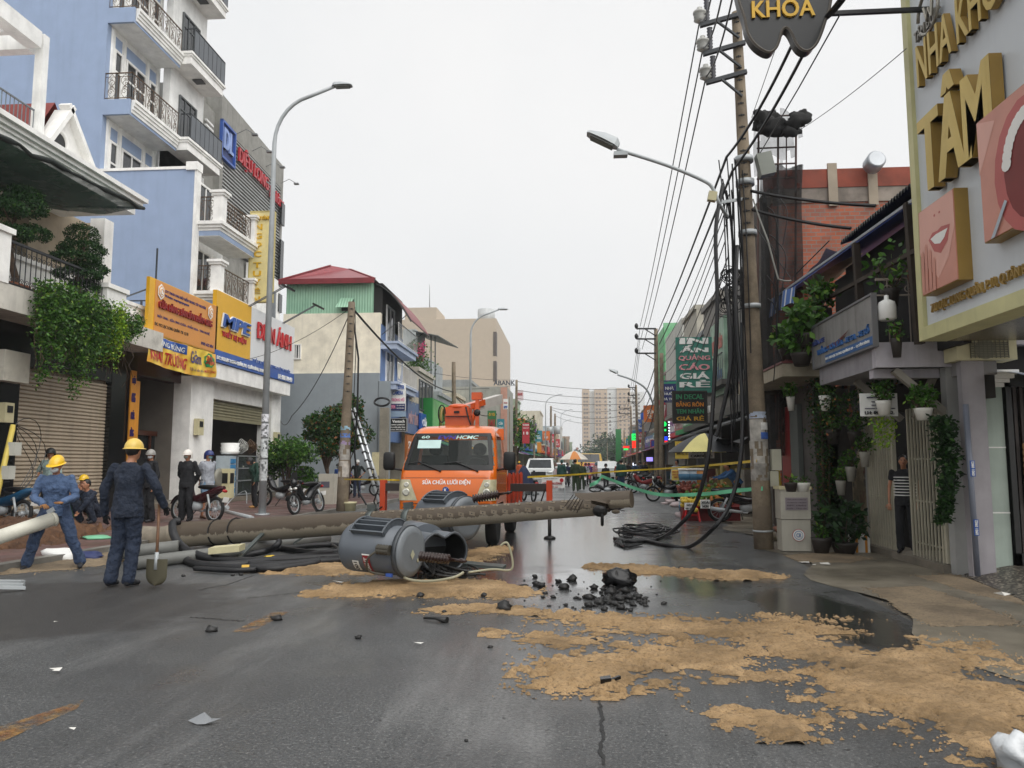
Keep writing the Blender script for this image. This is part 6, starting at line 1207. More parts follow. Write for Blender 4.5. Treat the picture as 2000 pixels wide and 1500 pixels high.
for nm,n,hx,off,sz_ in(('green_fruit',170,'5c7a2c',(0,0),.055),('orange_fruit',130,'b5702c',(.2,-.05),.05),('brown_fruit',60,'8a4a3c',(-.5,.3),.05),('yellow_fruit',26,'d0b23c',(-.55,-.4),.07)):
    mb=MB();rg=random.Random(n)
    for i in range(n):
        x=rg.gauss(off[0],.32 if n>60 else .14);y=rg.gauss(off[1],.2 if n>60 else .1);x=max(-.75,min(.75,x));mb.ball(sc_+V((x,y,.62+.5*y+rg.uniform(0,.14))),sz_,sz_,sz_*.9,6,4)
    mb.build(nm,P(hx,rough=.4),st).__setitem__('kind','stuff')
def stool(c,label):
    c=V(c);r_=root('plastic_stool',c,label,'stool','red plastic stools');mb=MB();mb.box(c+V((-.16,-.16,.34)),c+V((.16,.16,.38)));mb.box(c+V((-.17,-.17,.15)),c+V((.17,-.15,.18)));mb.build('seat',P('b5161e',rough=.35),r_)
    for sx in(-1,1):
        for sy in(-1,1):mb=MB();mb.bar(c+V((sx*.19,sy*.19,0)),c+V((sx*.13,sy*.13,.35)),.05,.03);mb.build('leg',P('b5161e',rough=.35),r_)
stool(G(1350,1018),'red plastic stool with a paper price note left of the yellow bucket');stool(G(1393,1012),'red plastic stool with a mango price note right of the yellow bucket')
fsign('price_note','white paper price note on the left red stool',1337,982,1357,996,18.9,cW,[('MẬN',.5,.72,.6,.3,cK,.02),('HÀ NỘI',.5,.25,.8,.3,cK,.02)],depth=.01);fsign('price_note','white paper mango price note on the right red stool',1368,976,1387,993,19.2,cW,[('XOÀI',.5,.72,.8,.35,cK,.02),('NON',.5,.25,.6,.3,cK,.02)],depth=.01)
for(px,py,c_,lb)in((1373,1016,'c0ad45','yellow bucket with a green rim between the red stools'),(1316,975,'c02a2c','red plastic bag of goods by the pale rocks')):
    g_=G(px,py);mb=MB();mb.lathe(g_,UZ,[(0,.1),(.27,.14),(.28,.17),(.33,.17),(.34,.12)],14);one('bucket',mb,P(c_,rough=.4),lb,'bucket')
i=0
for px in(1337,1352,1367):
    for r_ in range(3):
        c=PY(px,965-27*r_*.72-6,22.0);c.z=.05+r_*.43;tk=root('paint_pail',c,['bottom','middle','top'][r_]+' pail of the '+['left','middle','right'][(px-1337)//15]+' stack behind the fruit','pail','stacked paint pails');mb=MB();mb.lathe(c,UZ,[(0,.14),(.34,.17)],14);mb.build('pail',P('a9b9c4' if px<1360 else 'd08a3c',rough=.4),tk);mb=MB();mb.lathe(c+V((0,0,.34)),UZ,[(0,.18),(.06,.18)],14);mb.build('lid',cW,tk);mb=MB();mb.lathe(c+V((0,0,.08)),UZ,[(0,.158),(.17,.172)],14);mb.build('label_band',P('3f6f8e'),tk)
bx=root('cardboard_box',G(1282,962),'brown cardboard box standing in the road by the far pole','box');c=G(1282,962);mb=MB();mb.box(c+V((-.3,0,0)),c+V((.3,.4,.62)));mb.build('box',mat('cardboard','b08448',.8),bx);mb=MB();mb.box(c+V((-.305,-.005,.28)),c+V((.305,-.002,.33)));mb.build('tape',P('7a9a4c'),bx)
mb=MB();p_=G(1264,948);mb.ball((0,0,0),.3,.25,.22,12,8)
for v_ in mb.v:v_*=1+noise.noise(v_*6)*.7;v_+=p_+V((0,0,.18))
one('plastic_bag',mb,P('2c63b5',rough=.3),'bright blue plastic bag near the cardboard box','bag')
for i,(px,py,s_)in enumerate(((1298,985,.16),(1305,978,.12),(1325,990,.3),(1340,1000,.28),(1332,1010,.22),(1310,983,.25))):one('rock',chunk(G(px,py),s_,flat=.35,seed=i+50),mat('pale_rock','7d766e' if i>1 else 'c9b8b8',.8,var=.3),['crumpled white bag left of the pale slabs','pinkish scrap beside the crumpled white bag','largest pale broken slab by the stall','pale broken slab beside the left stool','lowest pale broken slab by the stall','farthest pale broken slab by the stall'][i],'debris')
potted(G(1322,978),.7,'dark leafy plant clump left of the pail stacks',m=LM2,n=200,lsz=.16,r=.15,pot=M_kpot)
# green construction net building on the right, tower block, far trees
H=root('netted_building',(XY(1316,62,900),62,0),'building under construction wrapped in pale green netting','building');a,b=XY(1303,62,700),XY(1335,62,700);mb=MB();mb.box((a,62,0),(b,68,PY(1316,636,62).z));mb.build('core',P('8f958c'),H);mb=MB();mb.box((a-.3,61.6,4),(b+.1,61.7,PY(1316,632,62).z));mb.box((a-.32,61.6,4),(a-.25,68,PY(1316,640,62).z));mb.build('green_net',netmat('green_net','7fc08e',.75),H)
H=root('white_tower_house',(XY(1360,46,900),46,0),'white flat topped building rising behind the printing sign','building');mb=MB();mb.box((XY(1332,46,650),46,0),(XY(1420,46,650),54,PY(1360,620,46).z));mb.build('wall',mat('tower_house','b9b9b2',.7,streak=.2),H);mb=MB();mb.box((XY(1340,46,650),45.93,PY(1350,655,46).z),(XY(1353,46,650),45.99,PY(1350,640,46).z));mb.build('window',GL,H)
Yt_=440.;H=root('apartment_tower',(XY(1180,Yt_,900),Yt_,0),'tall beige and white apartment tower at the end of the street','apartment tower')
def tb(px0,px1,py,dy,m_,nm):mb=MB();mb.box((XY(px0,Yt_,850),Yt_+dy,0),(XY(px1,Yt_,850),Yt_+dy+20,PY(px0,py,Yt_).z));return mb.build(nm,m_,H)
MT=mat('tower_beige','bda78f',.7,bump=0,var=.04);MW=mat('tower_white','d2d4d2',.7,bump=0,var=.04)
tb(1138,1152,760,0,MT,'wing');tb(1152,1162,762,3,MW,'recess');tb(1162,1187,760,0,MT,'wing');tb(1187,1206,756,2,MW,'recess');tb(1206,1232,758,0,MT,'wing');tb(1232,1262,764,5,MW,'rear_wing')
for r_ in range(15):
    for px in(1142,1147,1166,1172,1183,1192,1212,1220,1228,1240,1250):
        z=PY(px,769+r_*7.6,Yt_).z;x=XY(px,Yt_,830);mb=MB();d_=5 if px>1232 else 2 if 1187<px<1206 else 0;mb.box((x-.55,Yt_+d_-.12,z-.55),(x+.55,Yt_+d_-.02,z+.45))
        if r_==0 and px==1142:wm=P('6a6460')
        if r_*11+(px%7)<100*2:mb.build('window',wm,H).__setitem__('_w',1)
ws=[o for o in H.children if o.get('_w')]
for o in ws:del o['_w']
keep_,rest=ws[:100],ws[100:]
mb=MB()
for o in rest:mb.add([v_.co+V(H.location)for v_ in o.data.vertices],[tuple(p.vertices)for p in o.data.polygons]);bpy.data.objects.remove(o)
mb.build('windows',wm,H).__setitem__('kind','stuff')
def tree(base,h,r,label,m=LM1,n=1500,lsz=.3,trunk=.12,flat=.8,clumps=9,seed=0,name='tree',group=None,und=.35):
    base=V(base);r_=root(name,base,label,'tree',group);rg=random.Random(seed+int(base.x*37));mb=MB();mb.tube([base,base+V((.05*r,0,h*.3)),base+V((-.05*r,.03,h*.6))],[trunk,trunk*.75,trunk*.5],7);lf=MB()
    cs=[in_ell(rg,base+V((0,0,h*(und+1)/2)),r*.72,r*.72,h*(1-und)/2*.8,.1)for _ in range(clumps)]
    for c in cs:
        mb.tube([base+V((0,0,h*und*.8)),c.lerp(base+V((0,0,h*.5)),.4),c],[trunk*.4,trunk*.25,.01],5);cr=r*rg.uniform(.3,.5)
        leaves(lf,[in_ell(rg,c,cr,cr,cr*flat,.45)for _ in range(n//clumps)],lsz,rg,1,.02)
    mb.build('trunk',M_bark,r_);lf.build('crown',m,r_);return r_
for i,(px,Y,py,r,lb)in enumerate([(1180,250,852,8,'large dark tree beneath the apartment tower'),(1205,230,868,7,'dark tree right of the largest tree under the tower'),(1160,270,875,7,'low dark tree left under the tower'),(1224,200,875,5,'small tree by the green banner'),(1142,300,888,7,'farthest low tree left of the tower base')]):
    zt=PY(px,py,Y).z;tree((XY(px,Y),Y,0),zt,r,lb,LM2,900,1.0,.4,seed=i,clumps=10)
tree((XY(1008,66),66,0),PY(1008,785,66).z,2.6,'bright green street tree beside the leftmost far pole',LM1,1400,.35,.15,seed=5)
far=[('6f7a70','far low roofs'),]
for i in range(14):
    px=1098+i*7-(i%3)*2;Y=330+i*6;mb=MB();mb.box((XY(px,Y),Y,0),(XY(px+9,Y),Y+12,PY(px,878+(i*5%9),Y).z));hh_=root('far_house',(XY(px+4,Y),Y,0),f'{ord_[i]} tiny pale house from the left on the far skyline','house');mb.build('wall',P(pal[i%10]),hh_);mb=MB();z=PY(px,878+(i*5%9),Y).z;mb.box((XY(px,Y)+.4,Y+2,z),(XY(px+9,Y)-.8,Y+9,z+1.5));mb.build('roof',P(['8f8f8c','9a6a5c','7a8a92'][i%3]),hh_)
# ================= POLES, LAMPS, WIRES =================
def polemat(name,a,b):
    k=NT(name);c=k.mix(k.ramp(k.noise(2.2,8,rough=.7),(.42,0.),(.6,1.)),srgb(a),srgb(b));c=k.mix(k.ramp(k.noise(60,3),(.6,0.),(.75,.6)),c,tuple(x*.45 for x in srgb(a)));k.col(c);k.set(Roughness=.8);k.bump(k.mix(.5,k.noise(7,6),k.noise(80,3)),.5,.02);return k.m
M_pole=polemat('pole_concrete','6e6252','8a7c68');M_steel=mat('galvanised','a9aeb0',.45,metal=.15);M_cable=mat('cable_black','101013',.5)
def pole(base,top,r0,r1,label,bands=(),holes=True,group=None):
    base=V(base);top=V(top);r_=root('utility_pole',base,label,'utility pole',group);mb=MB();n=14;mb.tube([base.lerp(top,i/n)for i in range(n+1)],[r0+(r1-r0)*i/n for i in range(n+1)],16);mb.build('shaft',M_pole,r_)
    if holes:
        mb=MB();d=(top-base).normalized();L=(top-base).length;tc=(EYE-base);tc.z=0;tc.normalize()
        for i in range(int(L*.45/.22)):t=1-(i+1)*.22/L;c=base.lerp(top,t);rr=r0+(r1-r0)*t;mb.obox(c+tc*(rr*.985),d,d.cross(tc),tc,.022,.014,.006);mb.obox(c+tc*(rr*.96),d,d.cross(tc),tc,.008,rr*.5,.012)
        mb.build('bolt_holes',cK,r_)
    return r_
def wire(pts,r,label='',par=None,sag=0.,n=14,m=None,mb=None):
    P_=[V(p)for p in pts];out=[]
    for a,b in zip(P_,P_[1:]):
        for i in range(n):t=i/n;out.append(a.lerp(b,t)-V((0,0,4*sag*t*(1-t))))
    out.append(P_[-1]);own=mb is None;mb=mb or MB();mb.tube(out,r,5);return mb
def smooth(pts,n=6):
    pts=[V(p)for p in pts];o=[]
    for i in range(len(pts)-1):
        p0,p1,p2,p3=pts[max(i-1,0)],pts[i],pts[i+1],pts[min(i+2,len(pts)-1)]
        for j in range(n):t=j/n;o.append(.5*((2*p1)+(p2-p0)*t+(2*p0-5*p1+4*p2-p3)*t*t+(3*p1-p0-3*p2+p3)*t**3))
    return o+[pts[-1]]
B1=G(1492,1072);Y1=B1.y;T1=PY(1438,25,Y1-.1)
p1=pole(B1,T1,.165,.085,'tall leaning concrete utility pole wrapped in torn posters by the white cabinet')
ax1=(T1-B1)
def on1(py):lo,hi=0,1;zt_=PY(1465,py,Y1).z;t=(zt_-B1.z)/ax1.z;return B1+ax1*t
for i,(py,w_)in enumerate(((44,.62),(100,.62),(156,.62))):
    c=on1(py);e=PY(1367+i*6,py+6,Y1-.15);mb=MB();mb.bar(c+V((.1,-.12,.05)),e+V((0,0,.0)),.08,.07);mb.bar(e.lerp(c,.42)+V((0,-.12,-.03)),on1(py+42)+V((0,-.13,0)),.05,.03);mb.build('crossarm',mat('dark_steel','3c3f42',.5,metal=.3),p1)
    mb=MB();mb.lathe(e+V((0,0,.04)),UZ,[(0,.03),(.03,.06),(.06,.11),(.09,.06),(.12,.11),(.15,.06),(.18,.12),(.22,.12),(.24,.05),(.3,.05)],14);mb.build('insulator',mat('porcelain','a9a9a4',.3),p1)
    mb=MB();mb.lathe(e+V((.13,0,.04)),UZ,[(q*.03,.035+.02*(q%2))for q in range(16)],10);mb.build('arrester',P('3c3c42',rough=.4),p1)
for py,hh_ in((315,.1),(360,.1),(458,.09),(600,.08)):c=on1(py);mb=MB();mb.lathe(c-V((0,0,hh_/2)),ax1,[(0,.165),(hh_,.163)],16);mb.build('clamp_band',M_steel,p1)
for(py0,py1,c_,o)in((805,818,'b9c4d6',0),(820,905,'b2aea6',0),(905,938,'8f8b84',0),(845,858,'3a62b0',.004),(826,840,'d6d6d2',.004)):
    a_,b_=on1(py1),on1(py0);mb=MB();rr=.165-.08*((a_.z)/ax1.z)
    mb.grid(lambda u,v_:a_.lerp(b_,v_)+V((cos(-pi*.98+u*pi*.95+o*50)*(rr+.003+o),sin(-pi*.98+u*pi*.95)*(rr+.003+o),0)),14,6,keep=lambda i,j:noise.noise(V((i*.35,j*.45,py0)))>-.22 or o>0)
    mb.build('poster',mat('poster'+c_,c_,.75,var=.3,vs=9,dirt=.5),p1)
mb=MB();a_=on1(1038);mb.lathe(a_,ax1,[(0,.17),(.03,.17)],16);mb.build('clamp_band',M_steel,p1)
# lamp arm on pole 1
la=root('street_lamp',on1(398),'grey street lamp on a long arm clamped to the leaning pole','street lamp');YL=Y1-.5;pts=smooth([PY(1422,425,Y1-.2),PY(1405,398,YL),PY(1392,368,YL),PY(1372,352,YL),PY(1300,322,YL),PY(1205,292,YL)],5);mb=MB();mb.tube(pts,.032,8);mb.bar(PY(1402,396,YL),on1(390),.05);mb.build('arm',M_steel,la)
def lamphead(par,a,b,w_,th):
    a=V(a);b=V(b);d=(b-a).normalized();s_=d.cross(UZ).normalized();u_=s_.cross(d);L=(b-a).length;mb=MB();st=[(0,.45,.6),(.12,.8,1),(.5,1,.9),(.9,.9,.45),(1,.6,.3)];vs=[]
    for t,ww,hh_ in st:p=a+d*(L*t);vs+=[p-s_*w_*ww/2,p+s_*w_*ww/2,p+s_*w_*ww*.3+u_*th*hh_,p-s_*w_*ww*.3+u_*th*hh_]
    fs=[(0,1,2,3),(16,19,18,17)]
    for i in range(4):
        for j in range(4):fs.append((i*4+j,(i+1)*4+j,(i+1)*4+(j+1)%4,i*4+(j+1)%4))
    mb.add(vs,fs);mb.build('lamp_head',M_steel,par);mb=MB();mb.obox((a+b)/2-u_*.02,d,s_,u_,L*.36,w_*.36,.015);mb.build('lens',P('5c5f5a',rough=.25),par)
lamphead(la,PY(1206,290,YL),PY(1146,262,YL),.3,.15);mb=MB();c=PY(1212,302,YL);mb.obox(c,FX,(0,1,0),UZ,.12,.08,.035);mb.build('sensor',M_steel,la);mb=MB();c=PY(1391,384,YL);mb.obox(c,(1,0,-.2),(0,1,0),(.2,0,1),.07,.06,.08);mb.build('junction_box',M_box,la)
# clutter of boxes and coiled cable on pole 1
mb=MB();c=on1(330)+V((.34,-.1,.0));mb.obox(c,(1,0,.2),(0,1,0),(-.2,0,1),.13,.1,.2);mb.build('meter_box',P('8d9189'),p1)
mb=MB();rg=random.Random(4)
for i in range(26):
    c=PY(1428+rg.uniform(-12,10),575+rg.uniform(-45,28),Y1-.2);r_=rg.uniform(.05,.17);mb.tube([c+V((r_*cos(t)*rg.uniform(.8,1.1),.05*sin(t*2),r_*sin(t)))for t in[j*.6 for j in range(12)]],.009,4)
for i in range(16):px=1402+i*2.6;mb.tube(smooth([PY(px+rg.uniform(0,12),300+rg.uniform(0,80),Y1-.25),PY(px+rg.uniform(10,22),480,Y1-.25),PY(px+22+rg.uniform(-5,5),600+rg.uniform(0,280),Y1-.22)],4),rg.uniform(.006,.014),4)
for i in range(8):c=PY(1500+rg.uniform(-6,20),400+rg.uniform(-60,200),Y1-.1);mb.tube(smooth([c,c+V((.15,0,-.3)),c+V((.05,0,-.8-rg.random()))],4),.009,4)
for(a_,b_)in((1055,1400),(1400,1425)):pass
mb.build('cable_tangle',M_cable,p1)
mb=MB()
for(px,py,w_,h_)in((1512,860,.1,.2),(1508,908,.09,.14)):c=PY(px,py,Y1+.1);mb.box(c-V((w_,.06,h_)),c+V((w_,.06,h_)))
ob=mb.v;
for i,(px,py,w_,h_)in enumerate(((1515,898,.08,.18),(1511,935,.07,.13))):c=PY(px,py,Y1-.05);mb=MB();mb.box(c-V((w_,.06,h_)),c+V((w_,.06,h_)));mb.build('meter_box',P('a9a796'),p1)
ypp=MB();ypp.tube([PY(1514,880,Y1+.1),PY(1527,985,Y1)],.035,6);one('yellow_conduit',ypp,mat('yellow_pvc2','b09a34',.5,dirt=.3),'yellow plastic conduit leaning behind the big pole','conduit')
# other poles (right far, left)
def vpole(px,pyt,Y,r0,r1,label,lean=0,base=None,**kw):b_=V((XY(px+lean,Y),Y,0));t_=PY(px,pyt,Y);return b_,t_,pole(b_,t_,r0,r1,label,holes=False,**kw)
R2=vpole(1281,642,42,.17,.1,'second concrete pole on the right with two steel crossarms',2);R3=vpole(1242,752,72,.17,.1,'third pole on the right beside the lit word sign',4);R4=vpole(1232,793,97,.17,.1,'fourth pole on the right with wide crossarms',3)
for i,(px,pyt,Y,lb)in enumerate(((1219,840,130,'fifth small pole on the right under the tower'),(1186,865,190,'thin far pole below the tower'),(1256,700+120,62,'short pole beside the lit word sign'),(1292,690,41,'twin pole standing against the second right pole'))):vpole(px,pyt,Y,.16,.1,lb)
for(R_,arms,w0)in((R2,(642,662,690),38),(R3,(757,772,785),14),(R4,(797,808),-14)):
    Yp=R_[0].y
    for py in arms:px={42:1281,72:1242,97:1232}[round(Yp)];a_,b_=PY(px,py,Yp-.1),PY(px-w0 if w0>0 else px+w0*1.6,py,Yp-.1);mb=MB();mb.bar(a_,b_,.08);mb.bar(a_.lerp(b_,.6),PY(px,py+14*42/Yp,Yp-.1),.05);mb.lathe(b_,UZ,[(0,.05),(.1,.1),(.2,.1),(.3,.04)],8);mb.build('crossarm',cK,R_[2])
L1=(G(668,998,.1),PY(687,590,G(668,998,.1).y));lp=pole(L1[0],L1[1],.17,.1,'concrete pole with torn notices and hanging black cables by the left pavement tree')
for(t,c_)in((.38,'8fb0c0'),(.345,'5d7fc0'),(.31,'a38fb0'),(.24,'a9a49c'),(.16,'b5aea4')):a_=L1[0].lerp(L1[1],t);mb=MB();rr=.17-.07*t+.004;mb.grid(lambda u,v_:a_+V((cos(-pi+u*pi)*rr,sin(-pi+u*pi)*rr,v_*(.12 if t>.3 else .45))),10,3,keep=lambda i,j:noise.noise(V((i*.4,j*.6,t*50)))>-.15);mb.build('poster',mat('note'+c_,c_,.7,var=.3,vs=9,dirt=.4),lp)
vpole(886,707,47,.17,.12,'dark wooden looking pole behind the boom of the truck',2);vpole(1009,742,66,.16,.1,'grey pole leading the far left row with an insulator head',-2);vpole(992,775,58,.17,.15,'black and grey pole beside the number sign',0);vpole(1043,810,90,.15,.1,'slim pole with a round top plate on the far left',0);vpole(1076,793,118,.2,.15,'far left pole carrying a grey transformer',0);vpole(1084,808,124,.2,.15,'far left pole next to the transformer pole',0);vpole(1103,852,170,.2,.15,'last small pole on the far left',0)
mb=MB();c=PY(1080,840,118);mb.cyl(c+V((-.5,0,-.6)),c+V((-.5,0,.5)),.45);mb.cyl(c+V((.6,0,-.6)),c+V((.6,0,.6)),.5);one('pole_transformer',mb,M_steel,'pair of grey transformers hung on the far left poles','transformer')
cp=root('concrete_post',(XY(746,34.3),34.3,.1),'square concrete post at the corner of the grey wall','post');a,b=PY(739,962,34.2),PY(757,796,34.2);mb=MB();mb.box((a.x,34.2,.1),(b.x,34.6,b.z));mb.build('post',polemat('speckled','7d786c','8f897b'),cp);mb=MB();c=PY(735,905,34.1);mb.box(c+V((-.2,0,-.55)),c+V((.1,.3,.5)));mb.build('meter_box',M_box,cp);mb=MB();c=PY(746,785,34.2);mb.tube([c+V((.35*cos(t),.05*sin(3*t),.18*sin(t)))for t in[j*.35 for j in range(19)]],.05,5);mb.build('cable_coil',M_cable,cp)
def lamp2(base,top,reach,hl,label,r0=.1,r1=.045,back=1.0,d=V((1,.0,0))):
    r_=root('street_lamp',base,label,'street lamp','curved street lamps');base=V(base);top=V(top);z0_=top.z-1.6;mb=MB();pts=[base,base+V((0,0,z0_-base.z))]+[V((base.x,base.y,z0_))+d*(reach*(1-cos(t)))+V((0,0,1.35*sin(t)))for t in[pi/16*i for i in range(1,8)]];e=pts[-1];e2=V((base.x,base.y,0))+d*(reach*1.0)+V((0,0,top.z));pts.append(e2+d*.5*back)
    n=len(pts);mb.tube(pts,[r0]+[r1*1.3]+[r1*1.1]*(n-2),12);mb.cyl(base,base+V((0,0,.04)),r0*1.9);mb.build('post',M_steel,r_);lamphead(r_,pts[-1]-d*.05,pts[-1]+d*hl,.28,.1);return r_
bl_=G(512,1006,.1);l1=lamp2(bl_,PY(620,170,bl_.y),1.15,.5,'tall grey curved street lamp with sticker covered base standing on the left pavement')
for(t,h_,c_)in((1.5,.5,'c4c8c8'),(.9,.55,'b9bcbc'),(2.05,.35,'cfd0d4'),(2.45,.2,'d9dade')):mb=MB();mb.grid(lambda u,v_:bl_+V((cos(-pi+u*pi)*.103,sin(-pi+u*pi)*.103,t+v_*h_)),10,9,keep=lambda i,j:noise.noise(V((i*.5,j*.7,t*9)))>-.2);mb.build('sticker',mat('lampnote'+c_,c_,.6,var=.35,vs=14),l1)
for px,pyt,Y,lb in((918,605,48,'second curved street lamp rising over the truck'),(1066,771,108,'curved street lamp left of the distant gap'),(1096,800,150,'small curved street lamp nearest the road end'),(1098,820,190,'tiny farthest curved street lamp')):t_=PY(px+22,pyt,Y);lamp2((XY(px,Y),Y,0),t_,1.3,.6,lb,.09,.05)
la2=root('street_lamp',PY(1281,790,42),'far street lamp on an arm reaching left from the second right pole','street lamp');mb=MB();mb.tube(smooth([PY(1276,790,42),PY(1262,760,41.8),PY(1235,742,41.6),PY(1206,732,41.5)],4),.05,6);mb.build('arm',M_steel,la2);lamphead(la2,PY(1206,730,41.5),PY(1189,722,41.5),.35,.15)
# ---- wires ----
def wires(label,lst,name='overhead_wire',cat='wire',m=None,group=None):
    for i,(pts,r,sag)in enumerate(lst):
        mb=wire(pts,r,sag=sag);one(name,mb,m or M_cable,label.replace('#',ord_[i]),cat,group)
e_=[PY(1367+i*6,50+56*i-12,Y1-.15)for i in range(3)];f_=[PY(1250+i*2,638+22*i,42)for i in range(3)]
wires('# high voltage wire from the left running off the top crossarms down the street',[([PY(1398+22*i,-60,9.5),e_[i],f_[i]],.014,.25)for i in range(3)],group='high voltage wires')
wires('# thick black cable from the left crossing the sky beside the tooth sign',[([PY(1680,-60,8.2),PY(1545,92,10.5),PY(1419,307,Y1-.3),PY(1282,655,42)],.024,.12),([PY(1700,-90,8),PY(1600,45,9.6),PY(1430,335,Y1-.3),PY(1288,672,42)],.024,.12),([PY(1640,30,9),PY(1560,172,10.5),PY(1484,300,Y1)],.01,.0),([PY(1600,-30,9.5),PY(1520,80,11),PY(1468,230,Y1)],.006,0)],group='thick street cables')
wires('# thin wire from the left bundled between the big pole and the second right pole',[([PY(1415+rnd.uniform(-10,10),380+30*i,Y1-.2),PY(1283+rnd.uniform(-4,8),690+12*i,42)],.01,.5+.12*i)for i in range(7)],group='thin street wires')
wires('# service cable from the top running right from the big pole to the awning',[([on1(373),PY(1710,402,12)],.028,.05),([on1(408),PY(1662,446,12.3)],.028,.05),([on1(420),PY(1545,545,13.5),PY(1620,470,13)],.01,.0),([PY(1560,255,14.5),PY(1770,95,9.6)],.006,.05)])
wires('# pale service wire from the top drooping from the big pole to the balcony',[([on1(395)+V((.1,-.1,0)),PY(1500,470,13.2),PY(1520,545,13.2),PY(1545,548,13.3)],.014,.02)],m=P('8f8f88'))
tl=L1[1]-V((0,0,.15));wires('# wire from the left strung off the left pavement pole',[([tl,PY(885,765,47)],.035,.55),([tl,PY(440,708,26)],.008,.35),([tl-V((.1,0,.3)),PY(570,812,30),PY(545,815,33)],.014,.35),([tl,PY(700,700,21.8),PY(698,800,21.6),PY(692,880,21.6),PY(700,960,21.5),PY(715,985,21)],.028,0),([tl+V((.1,0,0)),PY(695,690,21.9),PY(690,800,21.9)],.012,0),([PY(740,707,40),PY(1005,742,66)],.015,.3)])
wires('# long crossing wire from the top spanning the street between far poles',[([PY(1010,745,66),PY(1242,760,72)],.02,.3),([PY(1010,762,66),PY(1242,776,72)],.02,.3),([PY(1010,778,66),PY(1242,788,72)],.02,.3),([PY(1076,796,118),PY(1232,797,97)],.03,.6),([PY(1078,800,118),PY(1232,808,97)],.03,1.0),([PY(1084,812,124),PY(1242,815,72)],.025,.9),([PY(888,760,47),PY(1008,752,66)],.02,.1),([PY(890,775,47),PY(985,800,58)],.03,.8)],group='far crossing wires')
wires('# long wire from the left following the right pole line into the distance',[([PY(1250,640+20*i,42),PY(1232+2*i,757+12*i,72),PY(1218,800+8*i,97),PY(1180,868,190)],.015,.2)for i in range(3)]+[([PY(1284,700+25*i,42),PY(1243,790+12*i,72)],.03,.6+.4*i)for i in range(4)],group='right pole line wires')
# fallen hanging cables and ground coils on the right
def gz(px,py,z=.03):return G(px,py,z)
hc=root('hanging_cable',gz(1265,1052),'pair of thick black cables hanging from the big pole and looping over the road','cable')
mb=MB();mb.tube(smooth([PY(1412,360,Y1-.4),PY(1398,450,Y1-.6),PY(1401,600,Y1-.8),PY(1393,780,Y1-.9),PY(1382,900,Y1-1.0),PY(1358,985,Y1-.8),PY(1322,1030,Y1-.5),gz(1285,1053),gz(1240,1058),gz(1200,1052)],7),.034,8);mb.build('cable',M_cable,hc)
mb=MB();mb.tube(smooth([PY(1440,480,Y1-.3),PY(1437,600,Y1-.6),PY(1450,780,Y1-.8),PY(1446,900,Y1-1),PY(1425,985,Y1-1.1),PY(1390,1035,Y1-1.2),gz(1345,1068),gz(1300,1064),gz(1258,1056),gz(1215,1058)],7),.034,8);mb.build('cable',M_cable,hc)
mb=MB();mb.tube(smooth([PY(1418,560,Y1-.3),PY(1428,700,Y1-.6),PY(1405,830,Y1-.6),PY(1398,852,Y1-.6)],6),.035,8);mb.build('cable_bundle',M_cable,hc)
cl_=root('cable_coil',gz(1250,1045),'tangled coil of thin black cable lying on the right side of the road','cable');mb=MB();rg=random.Random(8)
for i in range(11):c=gz(1262+rg.uniform(-14,14),1044+rg.uniform(-5,5));ra=rg.uniform(.3,.62);rb=rg.uniform(.5,1.1);mb.tube([c+V((ra*cos(t)+.05*sin(3*t+i),rb*sin(t),.02+.03*(i%4)+.03*sin(2*t+i)))for t in[j*.4 for j in range(rg.randint(10,17))]],.016,5)
for i in range(5):mb.tube(smooth([gz(1235,1030+i*6),gz(1215,1048+i*2),gz(1200+i*5,1060+i*2),gz(1222+i*8,1062)],5),.016,5)
mb.build('coil',M_cable,cl_)
# tapes
def tape(pts,w_,m_,label):
    mb=MB();P_=smooth(pts,8)
    for i,(a_,b_)in enumerate(zip(P_,P_[1:])):u0=V((0,.3*sin(i*.8),1)).normalized()*w_/2;u1=V((0,.3*sin((i+1)*.8),1)).normalized()*w_/2;mb.quad(a_-u0,b_-u1,b_+u1,a_+u0)
    return one('barrier_tape',mb,m_,label,'tape')
tape([PY(672,936,21.5),PY(742,937,16),PY(790,938,15.5)],.035,P('d8b82a',rough=.4),'yellow barrier tape between the left pole and the truck outrigger');tape([PY(1030,932,20),PY(1120,927,24),PY(1200,921,26),PY(1300,915,24),PY(1395,908,18),PY(1478,900,Y1-.2)],.05,P('d8b82a',rough=.4),'yellow barrier tape across the street behind the fallen pole')
tape([PY(1490,954,Y1-.2),PY(1440,958,14),PY(1370,965,15),PY(1290,966,16),PY(1235,952,17),PY(1175,930,18)],.07,mat('green_tape','6fc59a',.4,var=.1),'pale green barrier tape tied round the big pole');tape([PY(1175,930,18),PY(1168,940,18),PY(1152,948,18)],.09,mat('green_tape','6fc59a',.4),'knotted end of the green tape on the fallen motorbike')
